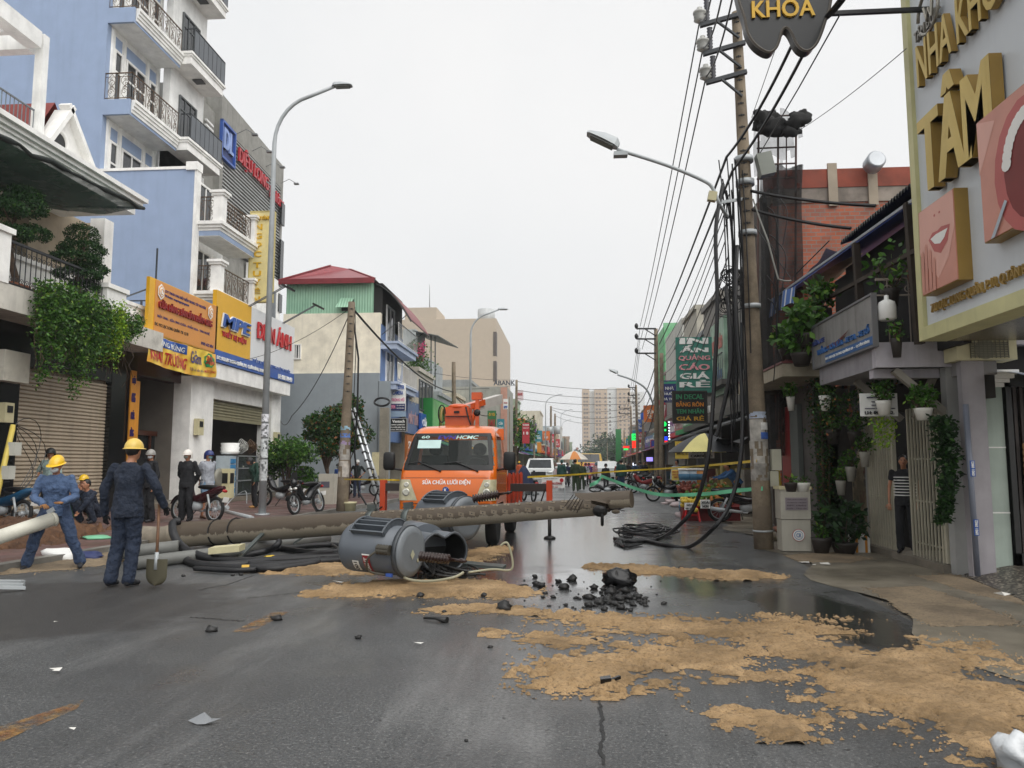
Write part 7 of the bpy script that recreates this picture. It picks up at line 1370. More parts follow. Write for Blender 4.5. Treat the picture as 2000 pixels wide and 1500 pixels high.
# ---- left pavement trees and plants ----
tree(G(612,985,.1)+V((0,4,0)),4.1,.95,'small dense pavement tree with reddish leaf tips before the grey wall',LM4,5200,.13,.06,clumps=16,und=.42,seed=3)
tree((XY(638,27.5),27.5,.1),PY(655,795,27.5).z,1.0,'taller dense tree half hidden by the pavement pole',LM4,5600,.13,.07,clumps=18,und=.36,seed=4)
tree((XY(562,31),31,.1),PY(560,830,31).z,1.35,'feathery bright green bush against the shop side wall',LM1,4200,.16,.06,clumps=14,und=.02,seed=6,name='bush');tree((XY(590,31),31.5,.1),1.3,.75,'low bush under the feathery green bush',LM1,1200,.14,.03,clumps=8,und=0,seed=7,name='bush')
ld=root('ladder',G(735,985,.1),'telescopic silver ladder with black joints leaning on the left pole','ladder');a,b=PY(743,990,21.2),PY(684,795,21.9);mb=MB();mb.tube([a,b],[.05,.03],8);mb.tube([a+V((.05,.4,0)),b+V((.02,.35,0))],[.05,.03],8);mb.build('rails',P('c4c8ca',metal=.5,rough=.3),ld);mb=MB()
for i in range(12):t=i/12+.03;mb.cyl(a.lerp(b,t),a.lerp(b,t+.012),.065);mb.bar(a.lerp(b,t),a.lerp(b,t)+V((.05,.4,0)),.035)
mb.build('rungs',cK,ld)
c=G(637,985,.1);ec=root('utility_cabinet',c,'cream electrical cabinet with a dark plate beside the left pavement pole','cabinet');mb=MB();mb.box(c+V((-.28,0,0)),c+V((.25,.4,1.0)));mb.build('case',MATS['cab_cream'],ec);mb=MB();mb.box(c+V((-.27,-.01,.55)),c+V((.1,0,.75)));mb.build('plate',P('5c5a66'),ec)
c=G(683,998,.1);mb=MB();mb.lathe(c,UZ,[(0,.16),(.2,.18),(.21,.2),(.26,.2)],14);one('cream_bucket',mb,M_box,'cream bucket on the kerb at the foot of the left pole','bucket')
mb=MB();a=G(435,998,.12);b=G(492,1012,.12);mb.tube([a,b],.06,8);mb.tube(smooth([a,a+V((.1,.3,.3)),a+V((.5,.3,.55)),a+V((.6,.2,.2))],4),.012,4);one('pipe_stub',mb,M_steel,'short grey steel pipe lying on the red paving by the men','pipe')
# ================= FALLEN POLE AND TRANSFORMERS =================
PA=V(G(352,1068));A0=PA+V((0,0,.22));A0=PY(356,1044,G(352,1070).y);YP0=A0.y;YP1=10.3
E0=PY(1182,989,YP1+.12);fd=(E0-A0).normalized()
fp=root('fallen_pole',(A0.x,A0.y,0),'broken concrete utility pole lying across the road propped on the grey transformers','utility pole')
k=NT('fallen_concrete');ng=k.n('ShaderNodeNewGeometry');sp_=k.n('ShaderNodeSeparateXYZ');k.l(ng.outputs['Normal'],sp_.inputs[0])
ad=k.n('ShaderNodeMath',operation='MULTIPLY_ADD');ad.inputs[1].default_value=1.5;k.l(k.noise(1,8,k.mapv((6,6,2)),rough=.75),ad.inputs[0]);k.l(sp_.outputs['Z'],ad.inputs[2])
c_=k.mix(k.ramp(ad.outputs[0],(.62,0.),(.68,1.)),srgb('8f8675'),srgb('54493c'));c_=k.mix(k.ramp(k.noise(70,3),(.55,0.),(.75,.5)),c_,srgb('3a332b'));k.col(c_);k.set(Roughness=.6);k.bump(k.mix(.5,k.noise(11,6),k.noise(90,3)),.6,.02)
n=40;mb=MB();ra,rb=.215,.115
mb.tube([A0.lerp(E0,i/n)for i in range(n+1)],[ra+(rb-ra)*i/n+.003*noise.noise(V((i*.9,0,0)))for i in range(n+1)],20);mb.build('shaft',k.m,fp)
vw=(EYE-(A0+E0)/2).normalized();up_=fd.cross(vw).cross(fd).normalized()if False else V((0,0,1));sd=fd.cross(UZ).normalized()
if sd.dot(vw)<0:sd=-sd
uu=sd.cross(fd).normalized();uu=uu if uu.z>0 else-uu
mb=MB();mb2=MB()
for i in range(22):
    t=.50+i*.0225;c=A0.lerp(E0,t);rr=ra+(rb-ra)*t
    for an in(62,12):a_=R(an);nn=sd*cos(a_)+uu*sin(a_);tt=fd.cross(nn);mb.obox(c+nn*(rr-.004),(fd+tt*.25),tt,nn,.045,.026,.006);mb2.obox(c+nn*(rr+.001),fd,tt,nn,.009,.008,.004)
mb.build('recess',polemat('recess','6d6252','7d7262'),fp);mb2.build('bolt_hole',cK,fp)
# snapped tip hanging on by its rods
tp0=PY(1118,963,10.2);tp1=PY(1234,976,9.9);td=(tp1-tp0).normalized()
def rag(c,r0,seed):return[c+fd*0 for _ in range(3)]
mb=MB();pts=[];N_=20
def tipf(u,v_):
    a_=2*pi*u;c=PY(1148+86*v_,979-5*v_,10.05-.1*v_);rr=.112-.004*v_
    cut=0 if v_>.5 else 1-v_/.5
    p=sd*cos(a_)+uu*sin(a_);lo=max(0,-sin(a_)*.9+.3*cos(a_));q=c+p*rr*(1-.15*noise.noise(V((a_,v_*9,0)))*cut);return q+fd*(cut*(.45*lo-.18*max(0,sin(a_)))+cut*.06*noise.noise(V((a_*2,v_*4,7))))
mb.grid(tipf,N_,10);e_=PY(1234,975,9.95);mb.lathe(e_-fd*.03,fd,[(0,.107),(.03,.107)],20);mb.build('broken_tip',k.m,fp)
mb=MB()
for i in range(12):a_=i*.55;c=E0-fd*.05+sd*.08*cos(a_)+uu*.08*sin(a_);mb.ball(c+fd*rnd.uniform(0,.2),rnd.uniform(.03,.06),.035,.03,7,5)
mb.build('broken_core',polemat('rubble_core','5f564a','857b6b'),fp)
mb=MB()
for i in range(9):c=E0+sd*rnd.uniform(-.06,.08)+uu*rnd.uniform(-.08,.06);mb.tube(smooth([c-fd*.1,c+fd*.1+uu*rnd.uniform(-.05,.05),c+fd*rnd.uniform(.2,.35)],3),.006,4)
for i in range(5):c=PY(1120+i*6,966,10.2);mb.tube([c,c+V((-.12,0,-.16-.02*i))],.005,4)
mb.build('steel_rods',mat('rod_rust','2f2823',.6,metal=.5),fp)
for t,nm in((.515,0),(.60,1)):
    c=A0.lerp(E0,t);rr=ra+(rb-ra)*t+.01;mb=MB();mb.lathe(c-fd*.05,fd,[(0,rr),(.1,rr)],20);mb.obox(c+uu*(rr+.04),fd,sd,uu,.07,.03,.05);mb.bar(c+uu*(rr+.02)-fd*.1,c+uu*(rr+.02)+fd*.1,.02)
    if nm:mb.obox(c+sd*(rr+.05)-uu*.13,fd,sd,(uu+sd*.4),.12,.07,.05);mb.obox(c+sd*(rr+.06)-uu*.22+fd*.03,fd,sd,uu,.06,.05,.05);mb.obox(c+sd*.1-uu*.33+fd*.15,(fd-uu*.5),sd,uu,.16,.04,.04)
    mb.build('bracket',mat('bracket_steel','5b6260',.45,metal=.5,dirt=.3),fp)
for t in(.105,.16):c=A0.lerp(E0,t);mb=MB();mb.tube([c+(sd*cos(a)+uu*sin(a))*(.215)for a in[j*.4 for j in range(16)]],.012,5);mb.build('strap',cK,fp)
# butt end wreckage
mb=MB();a=PY(352,1045,YP0);b=PY(262,1052,YP0+.5);mb.tube([b.lerp(a,i/8)+V((0,0,.02*sin(i)))for i in range(9)],[.19+.02*noise.noise(V((i,0,0)))for i in range(9)],16);mb.build('butt',polemat('butt','7d7567','93897a'),fp)
gp=root('steel_pipe',G(330,1080),'grey steel lamp post section with stickers lying under the broken pole butt','pipe');mb=MB();a=G(215,1082,.12);b=G(350,1068,.2);mb.tube([a,b],.1,12);mb.tube([G(250,1102,.09),G(640,1052,.09)],.09,12);mb.build('pipe',mat('dirty_pipe','6b6c68',.5,dirt=.5),gp)
TB=mat('transformer_grey','5f656c',.38,metal=.1,var=.06,dirt=.25,bump=.05);TR=mat('transformer_rim','4a4e52',.4,metal=.3);MI=mat('insulator_brown','2c1a15',.25);TL=mat('lid_grey','777c80',.4,var=.08,dirt=.2)
def transformer(c,ax,r,L,label,fins=None,lid=True,bush=None):
    """c = centre of the lid end, ax = direction from lid to base"""
    c=V(c);ax=V(ax).normalized();r_=root('transformer',(c.x,c.y,0),label,'transformer');mb=MB()
    mb.lathe(c,ax,[(0,r*.97),(L*.9,r*.985),(L*.97,r*.95),(L,r*.88)],40);mb.build('tank',TB,r_)
    if lid:mb=MB();mb.lathe(c-ax*.05,ax,[(0,r*.75),(.02,r*.97),(.045,r*1.0),(.05,r*.98)],40);mb.build('lid',TL,r_);mb=MB();mb.lathe(c,ax,[(0,r*1.0),(.0,r*1.05),(.05,r*1.05),(.05,r)],40);mb.build('rim',TR,r_)
    if fins:
        fd_,ln,n_=fins;u=V(fd_);u=(u-ax*u.dot(ax)).normalized();w_=ax.cross(u);mb=MB()
        for i in range(n_):
            an=(i/(n_-1)-.5)*R(74);dr=u*cos(an)+w_*sin(an);mb.obox(c+ax*(.2+ln/2)+dr*(r*1.06)-dr*0,ax,dr,ax.cross(dr),ln/2,r*.17,.008)
        for e in(.2,.2+ln):
            arc=[c+ax*e+(u*cos(a)+w_*sin(a))*(r*1.24)for a in[R(-40+i*8)for i in range(11)]];arci=[c+ax*e+(u*cos(a)+w_*sin(a))*(r*.95)for a in[R(-40+i*8)for i in range(11)]]
            mb.add(arc+arci,[(i,i+1,12+i,11+i)for i in range(10)]);mb.tube(arc,.012,5)
        mb.build('cooling_fins',mat('fin_grey','5d6369',.45,metal=.2,dirt=.2),r_)
    for b_ in(bush or[]):
        p,d,ln,rr=V(b_[0]),V(b_[1]).normalized(),b_[2],b_[3];mb=MB();pr_=[]
        for i in range(10):pr_+=[(ln*i/10,rr*.6),(ln*(i+.3)/10,rr),(ln*(i+.5)/10,rr),(ln*(i+.7)/10,rr*.6)]
        mb.lathe(p,d,pr_+[(ln,rr*.5)],14);mb.lathe(p+d*ln,d,[(0,.02),(.1,.015),(.14,.03),(.2,.012)],8);mb.build('bushing',MI,r_)
    return r_
Yt1=9.15;c1=PY(800,1077,Yt1-.1);ax1_=V((-1,.42,.02));rt=.295
ax1_=V((-.93,.37,.03));t1=transformer(c1,ax1_,rt,.84,'nearest grey cylindrical transformer lying on its side with lid and number plate',((.25,-.35,1),.46,6),True,[(c1+V((.16,-.2,-.03)),(1,-.25,-.06),.38,.06)])
u_=ax1_.normalized();s_=u_.cross(UZ).normalized();s_=s_ if s_.y<0 else-s_
def onT(ax_t,an,o=.006):a_=R(an);return c1+u_*ax_t+(s_*cos(a_)+u_.cross(s_)*(-1 if u_.cross(s_).z<0 else 1)*sin(a_))*(rt+o)
def plate(t0,t1_,a0,a1,m_,o,nm):mb=MB();mb.grid(lambda u,v_:onT(t0+(t1_-t0)*u,a0+(a1-a0)*v_,o),3,8);mb.build(nm,m_,t1)
plate(.46,.36,-8,-56,P('8d2028'),.004,'plate');plate(.465,.355,-6,-9,cW,.008,'plate_edge');plate(.62,.53,-24,-54,cW,.004,'number_plate')
def ptxt(s,t0,t1_,a0,a1,m_):vs,fs,bd,(x0,x1,y0_,y1_)=tmesh(s,.02);mb=MB();mb.add([onT(t1_+(t0-t1_)*(q.y-y0_)/(y1_-y0_),a0+(a1-a0)*(q.x-x0)/(x1-x0),.010+q.z*.1)for q in vs],fs);mb.build('lettering',m_,t1)
ptxt('100',.60,.55,-27,-51,cK);ptxt('THIBIDI',.44,.38,-14,-52,cW)
q=c1-u_*.056;w1=u_.cross(UZ).normalized();w1=w1 if w1.y<0 else-w1
w2=w1.cross(u_);w2=w2 if w2.z>0 else-w2
mb=MB();cc=q-w1*(-.02)-w2*.03;mb.add([cc+w1*.045-u_*.002,cc+w2*.06-u_*.002,cc-w1*.045-u_*.002,cc-w2*.06-u_*.002],[(0,1,2,3)]);mb.build('label_diamond',P('b9b79c'),t1)
mb=MB();mb.lathe(q-w1*.10-w2*.11,-u_,[(0,.025),(.004,.02)],12);mb.build('nut_cover',P('a39f86'),t1)
mb=MB();p0=onT(.16,12,.02);mb.tube(smooth([p0,onT(.3,-8,.1),onT(.33,-32,.1),onT(.16,-48,.05)],5),.014,6)
for a_ in(10,4):mb.lathe(onT(.24,a_,.03),-u_,[(q_*.02,.03+.015*(q_%2))for q_ in range(10)],8)
mb.build('cable_gland',mat('gland','4a463c',.5),t1);mb=MB();mb.obox(onT(.1,-45,.06),u_,w1,w2,.04,.015,.018);mb.build('blue_connector',P('3f5fae',metal=.3),t1)
# second: open heart shaped cover
c2_=PY(868,1078,9.7);h2=root('transformer',(c2_.x-.3,9.9,0),'middle grey transformer with an open heart shaped cable cover','transformer');axh=V((-.6,.8,.03)).normalized();r2x,r2z=.32,.27
hr=V((axh.y,-axh.x,0)).normalized()
def heart(a_,s=1.):x=cos(a_);z=sin(a_);z2=z*(1-.0)-(.35*math.exp(-(x/.28)**2)if z>0 else 0);return hr*(x*r2x*s)+V((0,0,1))*(z2*r2z*s)
cb_=c2_+axh*0;mb=MB();mb.grid(lambda u,v_:cb_+axh*(.55*v_)+heart(2*pi*u,1-.08*v_),40,3);mb.build('cover',TB,h2)
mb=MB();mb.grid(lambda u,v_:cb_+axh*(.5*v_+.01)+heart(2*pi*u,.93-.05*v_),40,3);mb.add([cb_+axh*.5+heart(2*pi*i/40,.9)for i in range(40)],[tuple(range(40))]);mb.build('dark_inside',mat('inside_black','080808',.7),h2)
mb=MB();mb.tube([cb_+heart(2*pi*i/40,.99)for i in range(40)],.018,6,closed=True);mb.build('rim',TR,h2)
mb=MB();mb.lathe(cb_+axh*.5,axh,[(0,.3),(.5,.3)],30);mb.build('tank',TB,h2)
mb=MB();rg=random.Random(2)
for i in range(14):p=cb_+V((rg.uniform(-.25,.2),-.05-rg.random()*.25,-.16-rg.random()*.06));mb.tube(smooth([cb_+axh*.3+V((rg.uniform(-.15,.15),0,-.1)),p,p+V((rg.uniform(-.1,.4),rg.uniform(-.2,0),-.03))],4),.016,5)
mb.build('burnt_cables',M_char,h2)
# third: behind the pole
c3=PY(910,1012,12.0);t3=transformer(c3,(-.8,.62,.0),.33,.9,'rear grey transformer behind the fallen pole with its lid facing the camera',((.1,-.25,1),.5,7),True,[(c3+V((.12,-.1,.30)),(1,-.1,.18),.42,.07)])
txt('1121',c3+V((-.05,-.09,-.02)),(.62,.8,0),.2,.07,P('4a4d50'),t3,depth=.004,bold=0)
# base plate, conduit pipe, oil things
mb=MB();a,b=G(880,1098,.16),G(985,1108,.12);mb.obox((a+b)/2,b-a,(.1,1,0),UZ,(b-a).length/2,.13,.02);one('steel_channel',mb,mat('bracket_steel','5b6260',.45),'grey steel channel plate lying right of the transformers','steel plate')
mb=MB();mb.tube(smooth([PY(978,1066,9.3),PY(984,1061,9.3),PY(992,1062,9.3),PY(1000,1088,9.3),PY(1001,1108,9.3),PY(992,1114,9.3),PY(960,1112,9.2),PY(915,1118,9.1)],5),.013,8);mb.tube(smooth([PY(775,1118,9.0),PY(800,1132,8.95),PY(840,1135,8.95),PY(885,1128,9),PY(905,1118,9.1)],5),.016,8);one('bent_conduit',mb,mat('conduit_cream','a39f86',.5),'bent cream conduit pipe curling round the transformers','conduit')
mb=MB();rg=random.Random(12)
for i in range(16):p=G(rg.uniform(790,930),rg.uniform(1108,1126),.05);mb.tube(smooth([p,p+V((rg.uniform(-.1,.2),rg.uniform(-.1,.1),.1)),p+V((rg.uniform(-.3,.3),rg.uniform(-.1,.2),rg.uniform(0,.15)))],4),.012,5)
for i in range(10):mb.ball(G(rg.uniform(780,920),rg.uniform(1108,1124),.06),rg.uniform(.03,.08),.05,.04,7,5)
mb.build('wreckage',M_char,t1)
# thick black cables heap on the left
hp=root('cable_heap',G(480,1090),'heap of thick black power cables with yellow cut ends under the fallen pole','cable');
def gc(*pts,r=.045,m_=M_cable,nm='cable',z=.05):mb=MB();mb.tube(smooth([G(p[0],p[1],p[2]if len(p)>2 else z)for p in pts],6),r,8);mb.build(nm,m_,hp)
y_=G(350,1085).y
mb=MB();mb.tube(smooth([PY(350,1018,y_-.1),PY(338,1022,y_-.2),PY(338,1040,y_-.4),PY(350,1062,y_-.5),PY(372,1078,y_-.7),G(420,1092,.06),G(520,1096,.05),G(620,1085,.05),G(680,1076,.05)],7),.062,8);mb.build('cable',M_cable,hp)
gc((355,1068,.15),(360,1092),(400,1104),(480,1102),(560,1094),(680,1086),r=.06);gc((350,1075,.1),(375,1098),(440,1108),(520,1108),(600,1100),(690,1092),r=.05);gc((485,1103),(560,1102),(640,1094),(690,1090),r=.05);gc((478,1110),(540,1111),(610,1103),(625,1095),r=.048);gc((530,1092),(590,1086),(640,1078),(690,1078),r=.045)
gc((400,1060,.05),(480,1072),(560,1070),(640,1064),(700,1068));gc((505,1062),(560,1072),(620,1080),(690,1082));gc((545,1058,.25),(540,1066,.2),(520,1076,.1),(470,1086),r=.05);gc((380,1110),(450,1114),(500,1112),r=.035);gc((640,1060),(660,1072),(655,1084),(620,1092),r=.03)
gc((472,1111),(487,1110.5),r=.052,m_=P('c9a03c'),nm='cut_end');gc((518,1093),(534,1091),r=.055,m_=P('c9a92c'),nm='cut_end')
mb=MB();a,b=G(405,1085,.1),G(470,1075,.2);mb.obox((a+b)/2+V((0,.1,.05)),(1,.15,.08),(-.15,1,0),UZ,.22,.16,.045);one('fuse_box',mb,M_box,'cream fuse box lid lying among the black cables','box')
mb=MB();mb.bar(G(462,1094,.05),PY(515,1040,y_+.3),.06,.03);mb.bar(G(572,1062,.1),PY(612,1036,13),.05,.03);one('steel_strut',mb,mat('bracket_steel','5b6260',.45),'grey steel struts poking out of the cable heap','steel')
# carried white pole
cpz=root('carried_pole',G(60,1110),'off white lamp post section held at its end by the masked worker','post');a,b=PY(108,1012,10.2),PY(-40,1062,9.4);mb=MB();mb.tube([b,a],.095,16);mb.lathe(a-(a-b).normalized()*.05,a-b,[(0,.1),(.03,.11)],16);mb.build('tube',mat('offwhite_pole','c9c7b9',.45,dirt=.3),cpz);mb=MB();mb.bar(a+V((-.1,0,.06)),a+V((.02,0,.13)),.16,.06);mb.build('end_bracket',M_steel,cpz)
mb=MB();
for i in range(3):a,b=G(-20,1135+i*6,.03+.02*i),G(45+i*2,1136+i*6,.03);mb.bar(a,b,.08,.03)
one('metal_profiles',mb,M_steel,'grey metal profiles lying on the road at the left edge','metal');
mb=MB();p=G(118,1100);mb.ball((0,0,0),.3,.16,.1,14,8)
for v_ in mb.v:v_*=1+noise.noise(v_*6)*.8;v_+=p+V((-.1,.2,.1))
one('sack',mb,cW,'white and blue plastic sack between the feet of the masked worker','sack');mb=MB();p=G(165,1098);mb.ball((0,0,0),.3,.14,.07,14,8)
for v_ in mb.v:v_*=1+noise.noise(v_*6)*.8;v_+=p+V((-.05,.2,.07))
one('sack',mb,P('2c3560'),'dark blue printed sack beside the white one','sack');one('green_sheet',chunk(G(190,1052,.1),.3,flat=.12,seed=9),P('6fae8a'),'flat pale green plastic sheet on the soil','sheet')
one('white_bucket',MB().lathe(G(56,1008,.12),UZ,[(0,.12),(.24,.14),(.25,.15)],12),cW,'small white tub beside the parked motorbike at the left edge','bucket')
# ================= TRUCK =================
TK=root('crane_truck',(0,0,0),'orange utility crane truck facing the camera behind the fallen pole','truck')
TO=mat('truck_orange','dc6a14',.22,var=.04,bump=0,coat=.6);TD=mat('truck_red','b53a18',.45,var=.15,dirt=.2);cH=P('0c0c0d',rough=.5)
def fy(z): # front face y by height (0 = bumper)
    pr_=[(.3,.10),(.42,.02),(.6,0),(.9,.02),(1.12,.09),(1.22,.15),(1.84,.56),(1.93,.70),(1.99,.95)]
    for(z0,a),(z1,b)in zip(pr_,pr_[1:]):
        if z<=z1:return a+(b-a)*(z-z0)/(z1-z0)
    return pr_[-1][1]
def hw(z):return .86 if z<1.2 else .86-(z-1.2)*.16 if z<1.85 else .756-(z-1.85)*.5
def surf(z,s,o=0): # s in 0..1 around: left rear corner -> front -> right rear corner
    w_=hw(z)+o;y0_=fy(z)-o;y1_=1.62;rc=.16 if z<1.85 else .24;arc=rc*pi/2;Ls=(y1_-y0_-rc);Lf=2*(w_-rc);T=2*Ls+2*arc+Lf;d=s*T
    if d<Ls:return V((-w_,y1_-d,z))
    d-=Ls
    if d<arc:a_=d/rc;return V((-w_+rc-rc*cos(a_),y0_+rc-rc*sin(a_),z))
    d-=arc
    if d<Lf:return V((-w_+rc+d,y0_-.03*sin(pi*d/Lf),z))
    d-=Lf
    if d<arc:a_=d/rc;return V((w_-rc+rc*sin(a_),y0_+rc-rc*cos(a_),z))
    d-=arc;return V((w_,y0_+rc+d,z))
NS,ZS=112,[.3,.36,.42,.5,.6,.7,.8,.9,1.0,1.06,1.12,1.17,1.22,1.26,1.34,1.42,1.5,1.58,1.66,1.74,1.80,1.86,1.90,1.93,1.96,1.985]
def sx(px): # s so that surf x = px on the front
    return lambda z:px
def cabkeep(i,j):
    z=(ZS[j]+ZS[j+1])/2;p=surf(z,(i+.5)/NS)
    if 1.24<z<1.82 and p.y<fy(z)+.06:return False
    if 1.2<z<1.80 and p.y>fy(z)+.3 and p.y<1.35:return False
    if z<.58 and .35<p.y<1.05 and abs(p.x)>.7:return False
    return True
mb=MB();mb.grid(lambda u,v_:surf(ZS[round(v_*(len(ZS)-1))],u),NS,len(ZS)-1,keep=cabkeep)
def roof(u,v_):p=surf(1.985,u);c=V((0,1.25,2.0));q=p.lerp(c,v_);q.z=1.985+.035*sin(v_*pi/2);return q
mb.grid(roof,NS,5);mb.box((-.85,1.60,.35),(.85,1.63,1.15));mb.box((-.80,1.60,1.75),(.80,1.63,1.97));mb.build('cab',TO,TK,world=False)
def patch(s0,s1,z0,z1,o,m_,nm,n=24,par=None):mb=MB();mb.grid(lambda u,v_:surf(z0+(z1-z0)*v_,s0+(s1-s0)*u,o),n,10);return mb.build(nm,m_,par or TK,world=False)
def s_at(x,z):
    lo,hi=0.,1.
    for _ in range(30):
        m_=(lo+hi)/2;p=surf(z,m_)
        if p.x<x or m_<.3:lo=m_
        else:hi=m_
    return lo
def fpatch(x0,x1,z0,z1,o,m_,nm,fn0=None,fn1=None,n=20,par=None,nv=8):
    mb=MB();mb.grid(lambda u,v_:(lambda z:surf(z,s_at((fn0(z)if fn0 else x0)*(1-u)+(fn1(z)if fn1 else x1)*u,z),o))(z0+(z1-z0)*v_),n,nv);return mb.build(nm,m_,par or TK,world=False)
ws=fpatch(-.74,.74,1.25,1.81,.004,glassmat('truck_glass',(.05,.06,.055),.03,.72),'windshield',lambda z:-(hw(z)-.10),lambda z:hw(z)-.10)
for(a_,b_,z0,z1)in((-.80,.80,1.18,1.27),(-.72,.72,1.78,1.845)):fpatch(0,0,z0,z1,.008,cH,'windshield_seal',lambda z:-(hw(z)-.07),lambda z:hw(z)-.07,par=ws,nv=3)
for sg in(-1,1):fpatch(0,0,1.2,1.84,.007,cH,'windshield_seal',lambda z:sg*(hw(z)-(.06 if sg<0 else .13)),lambda z:sg*(hw(z)-(.13 if sg<0 else .06)),n=3,par=ws)
for sg in(-1,1):
    mb=MB();mb.add([(sg*(hw(z)-.01),y,z)for z,y in((1.22,fy(1.22)+.32),(1.78,fy(1.78)+.2),(1.78,1.32),(1.22,1.32))],[(0,1,2,3)]);mb.build('side_window',cH if sg<0 else glassmat('truck_glass',(0,0,0)),TK,world=False)
mb=MB();mb.box((-.78,.25,1.0),(.78,.55,1.27));mb.box((-.8,.3,.4),(.8,1.6,.9));mb.build('dashboard',P('2c2d2e'),TK,world=False)
for x in(-.42,.42):mb=MB();mb.box((x-.24,.95,.9),(x+.24,1.15,1.45));mb.ball((x,1.05,1.56),.13,.07,.12);mb.build('seat',P('24272a',rough=.8),TK,world=False)
mb=MB();mb.tube([V((.42+.19*cos(a),.62+.05*sin(a),1.27+.13*sin(a)))for a in[j*.4 for j in range(16)]],.012,5,closed=True);mb.build('steering_wheel',cH,TK,world=False)
fpatch(-.60,-.18,1.57,1.72,.012,P('b9d3cf',bump=0),'paper_sheet',par=ws)
hl0=lambda sg:(lambda z:sg*(.83 if z<1 else .80))
HL=mat('headlight','b3ac8c',.12,var=.2,vs=14,bump=0,coat=.6)
for sg in(-1,1):
    f0=lambda z:sg*(.50+.12*(z-.66)/.3);f1=lambda z:sg*.855
    h_=fpatch(0,0,.66,1.02,.012,HL,'headlight',(f0 if sg>0 else f1),(f1 if sg>0 else f0),n=12)
    for zz,rr in((.80,.07),(.93,.05)):p=surf(zz,s_at(sg*.70,zz),.014);mb=MB();mb.lathe(p,(0,-1,0),[(0,rr),(.01,rr*.9),(.004,rr*.5)],18);mb.build('reflector',P('d8d6c8',metal=.7,rough=.15),h_,world=False)
fpatch(-.80,.80,1.045,1.052,.003,cH,'panel_seam',nv=1);fpatch(-.84,.84,.60,.612,.004,cH,'panel_seam',nv=1);fpatch(-.45,.45,.36,.46,.006,cH,'grille')
def ftxt(s,x0,x1,z0,z1,m_,o=.008,bold=.02,shear=0,par=None):vs,fs,bd,(a0,a1,b0,b1_)=tmesh(s,bold);mb=MB();mb.add([surf(z0+(z1-z0)*(q.y-b0)/(b1_-b0),s_at(x0+(x1-x0)*(q.x-a0)/(a1-a0)+shear*(q.y-b0),z0+(z1-z0)*(q.y-b0)/(b1_-b0)),o+q.z*.1)for q in vs],fs);mb.build('lettering',m_,par or TK,world=False)
ftxt('SỬA CHỮA LƯỚI ĐIỆN',-.42,.42,.92,1.03,cW,bold=.03);ftxt('EVN',-.25,.06,1.735,1.80,P('2a2c86'),.014,.03,.03);ftxt('HCMC',.08,.46,1.735,1.80,P('b9d6cc'),.014,.03,.03);ftxt('60',-.55,-.40,1.75,1.80,P('b9d6cc'),.014)
p=surf(.84,.5,.01);mb=MB();mb.lathe(p,(0,-1,0),[(0,.062),(.014,.058)],24);em=mb.build('emblem',P('8d9196',metal=.8,rough=.2),TK,world=False);mb=MB();mb.lathe(p+V((0,-.014,0)),(0,-1,0),[(0,.05),(.003,.049)],24);mb.build('blue_disc',P('1f3f96',rough=.25),em,world=False);txt('K',p+V((0,-.018,0)),FX,.05,.055,cW,em,depth=.003,world=False)
for x0,x1 in((-.72,-.12),(-.08,.52)):mb=MB();a_,b_=surf(1.30,s_at(x0,1.3),.03),surf(1.33,s_at(x0+.3,1.33),.035);c_=surf(1.17,s_at(x1,1.17),.03);mb.tube([a_,b_],.009,4);mb.tube([b_-V((.1,0,0)),c_],.013,5);mb.ball(c_,.025,.02,.02,6,4);mb.build('wiper',cH,TK,world=False)
for sg in(-1,1):
    mb=MB();c=V((sg*1.08,.22,1.34));mb.ball(c,.115,.06,.17,14,10)
    for v_ in mb.v:v_.z=c.z+max(-.16,min(.16,(v_.z-c.z)*1.25));v_.x=c.x+max(-.105,min(.105,(v_.x-c.x)*1.2))
    mb.tube([c+V((0,0,-.12)),V((sg*.84,.25,1.18))],.02,6);mb.build('mirror',cH,TK,world=False)
for sg in(-1,1):
    for y in(.72,3.3):
        mb=MB();mb.lathe((sg*.62,y,.33),(sg,0,0),[(0,.31),(.02,.33),(.17,.33),(.2,.3)],28);w_=mb.build('wheel',mat('tyre','131313',.8,bump=.5,bs=40),TK,world=False);mb=MB();mb.lathe((sg*.80,y,.33),(sg,0,0),[(0,.19),(.02,.17),(.0,.08)],20);mb.build('rim',M_steel,w_,world=False)
mb=MB();mb.box((-.82,1.75,.62),(.82,4.6,.72));mb.box((.80,1.75,.72),(.85,4.6,1.22));mb.box((-.85,1.75,.72),(-.80,4.6,1.22));mb.box((-.5,1.6,.35),(.5,4.5,.62))
for y in(1.8,2.5,3.2,3.9):mb.box((.86,y,.6),(.9,y+.08,1.26))
mb.build('truck_bed',TD,TK,world=False)
mb=MB();mb.obox((0,1.9,.98),FX,(0,1,0),UZ,1.62,.09,.075);mb.build('outrigger_beam',mat('beam_brown','2f2722',.5,dirt=.4),TK,world=False)
for sg,zf in((-1,.0),(1,.0)):
    mb=MB();x=1.66*sg;mb.box((x-.055,1.8,.46),(x+.055,1.95,1.12));o_=mb.build('outrigger_leg',mat('truck_post','c0451c',.45),TK,world=False);mb=MB();mb.cyl((x,1.87,.03),(x,1.87,.5),.035);mb.build('jack',P('4c4a48',metal=.6),o_,world=False);mb=MB();mb.lathe((x,1.87,0),UZ,[(0,.12),(.03,.11),(.06,.05)],12);mb.build('foot',cH,o_,world=False)
    mb=MB();mb.tube([V((x-.08,1.78,.95)),V((x-.16,1.76,.7)),V((x-.1,1.76,.52)),V((x,1.8,.6))],.014,4);mb.build('hose',cH,o_,world=False)
mb=MB();
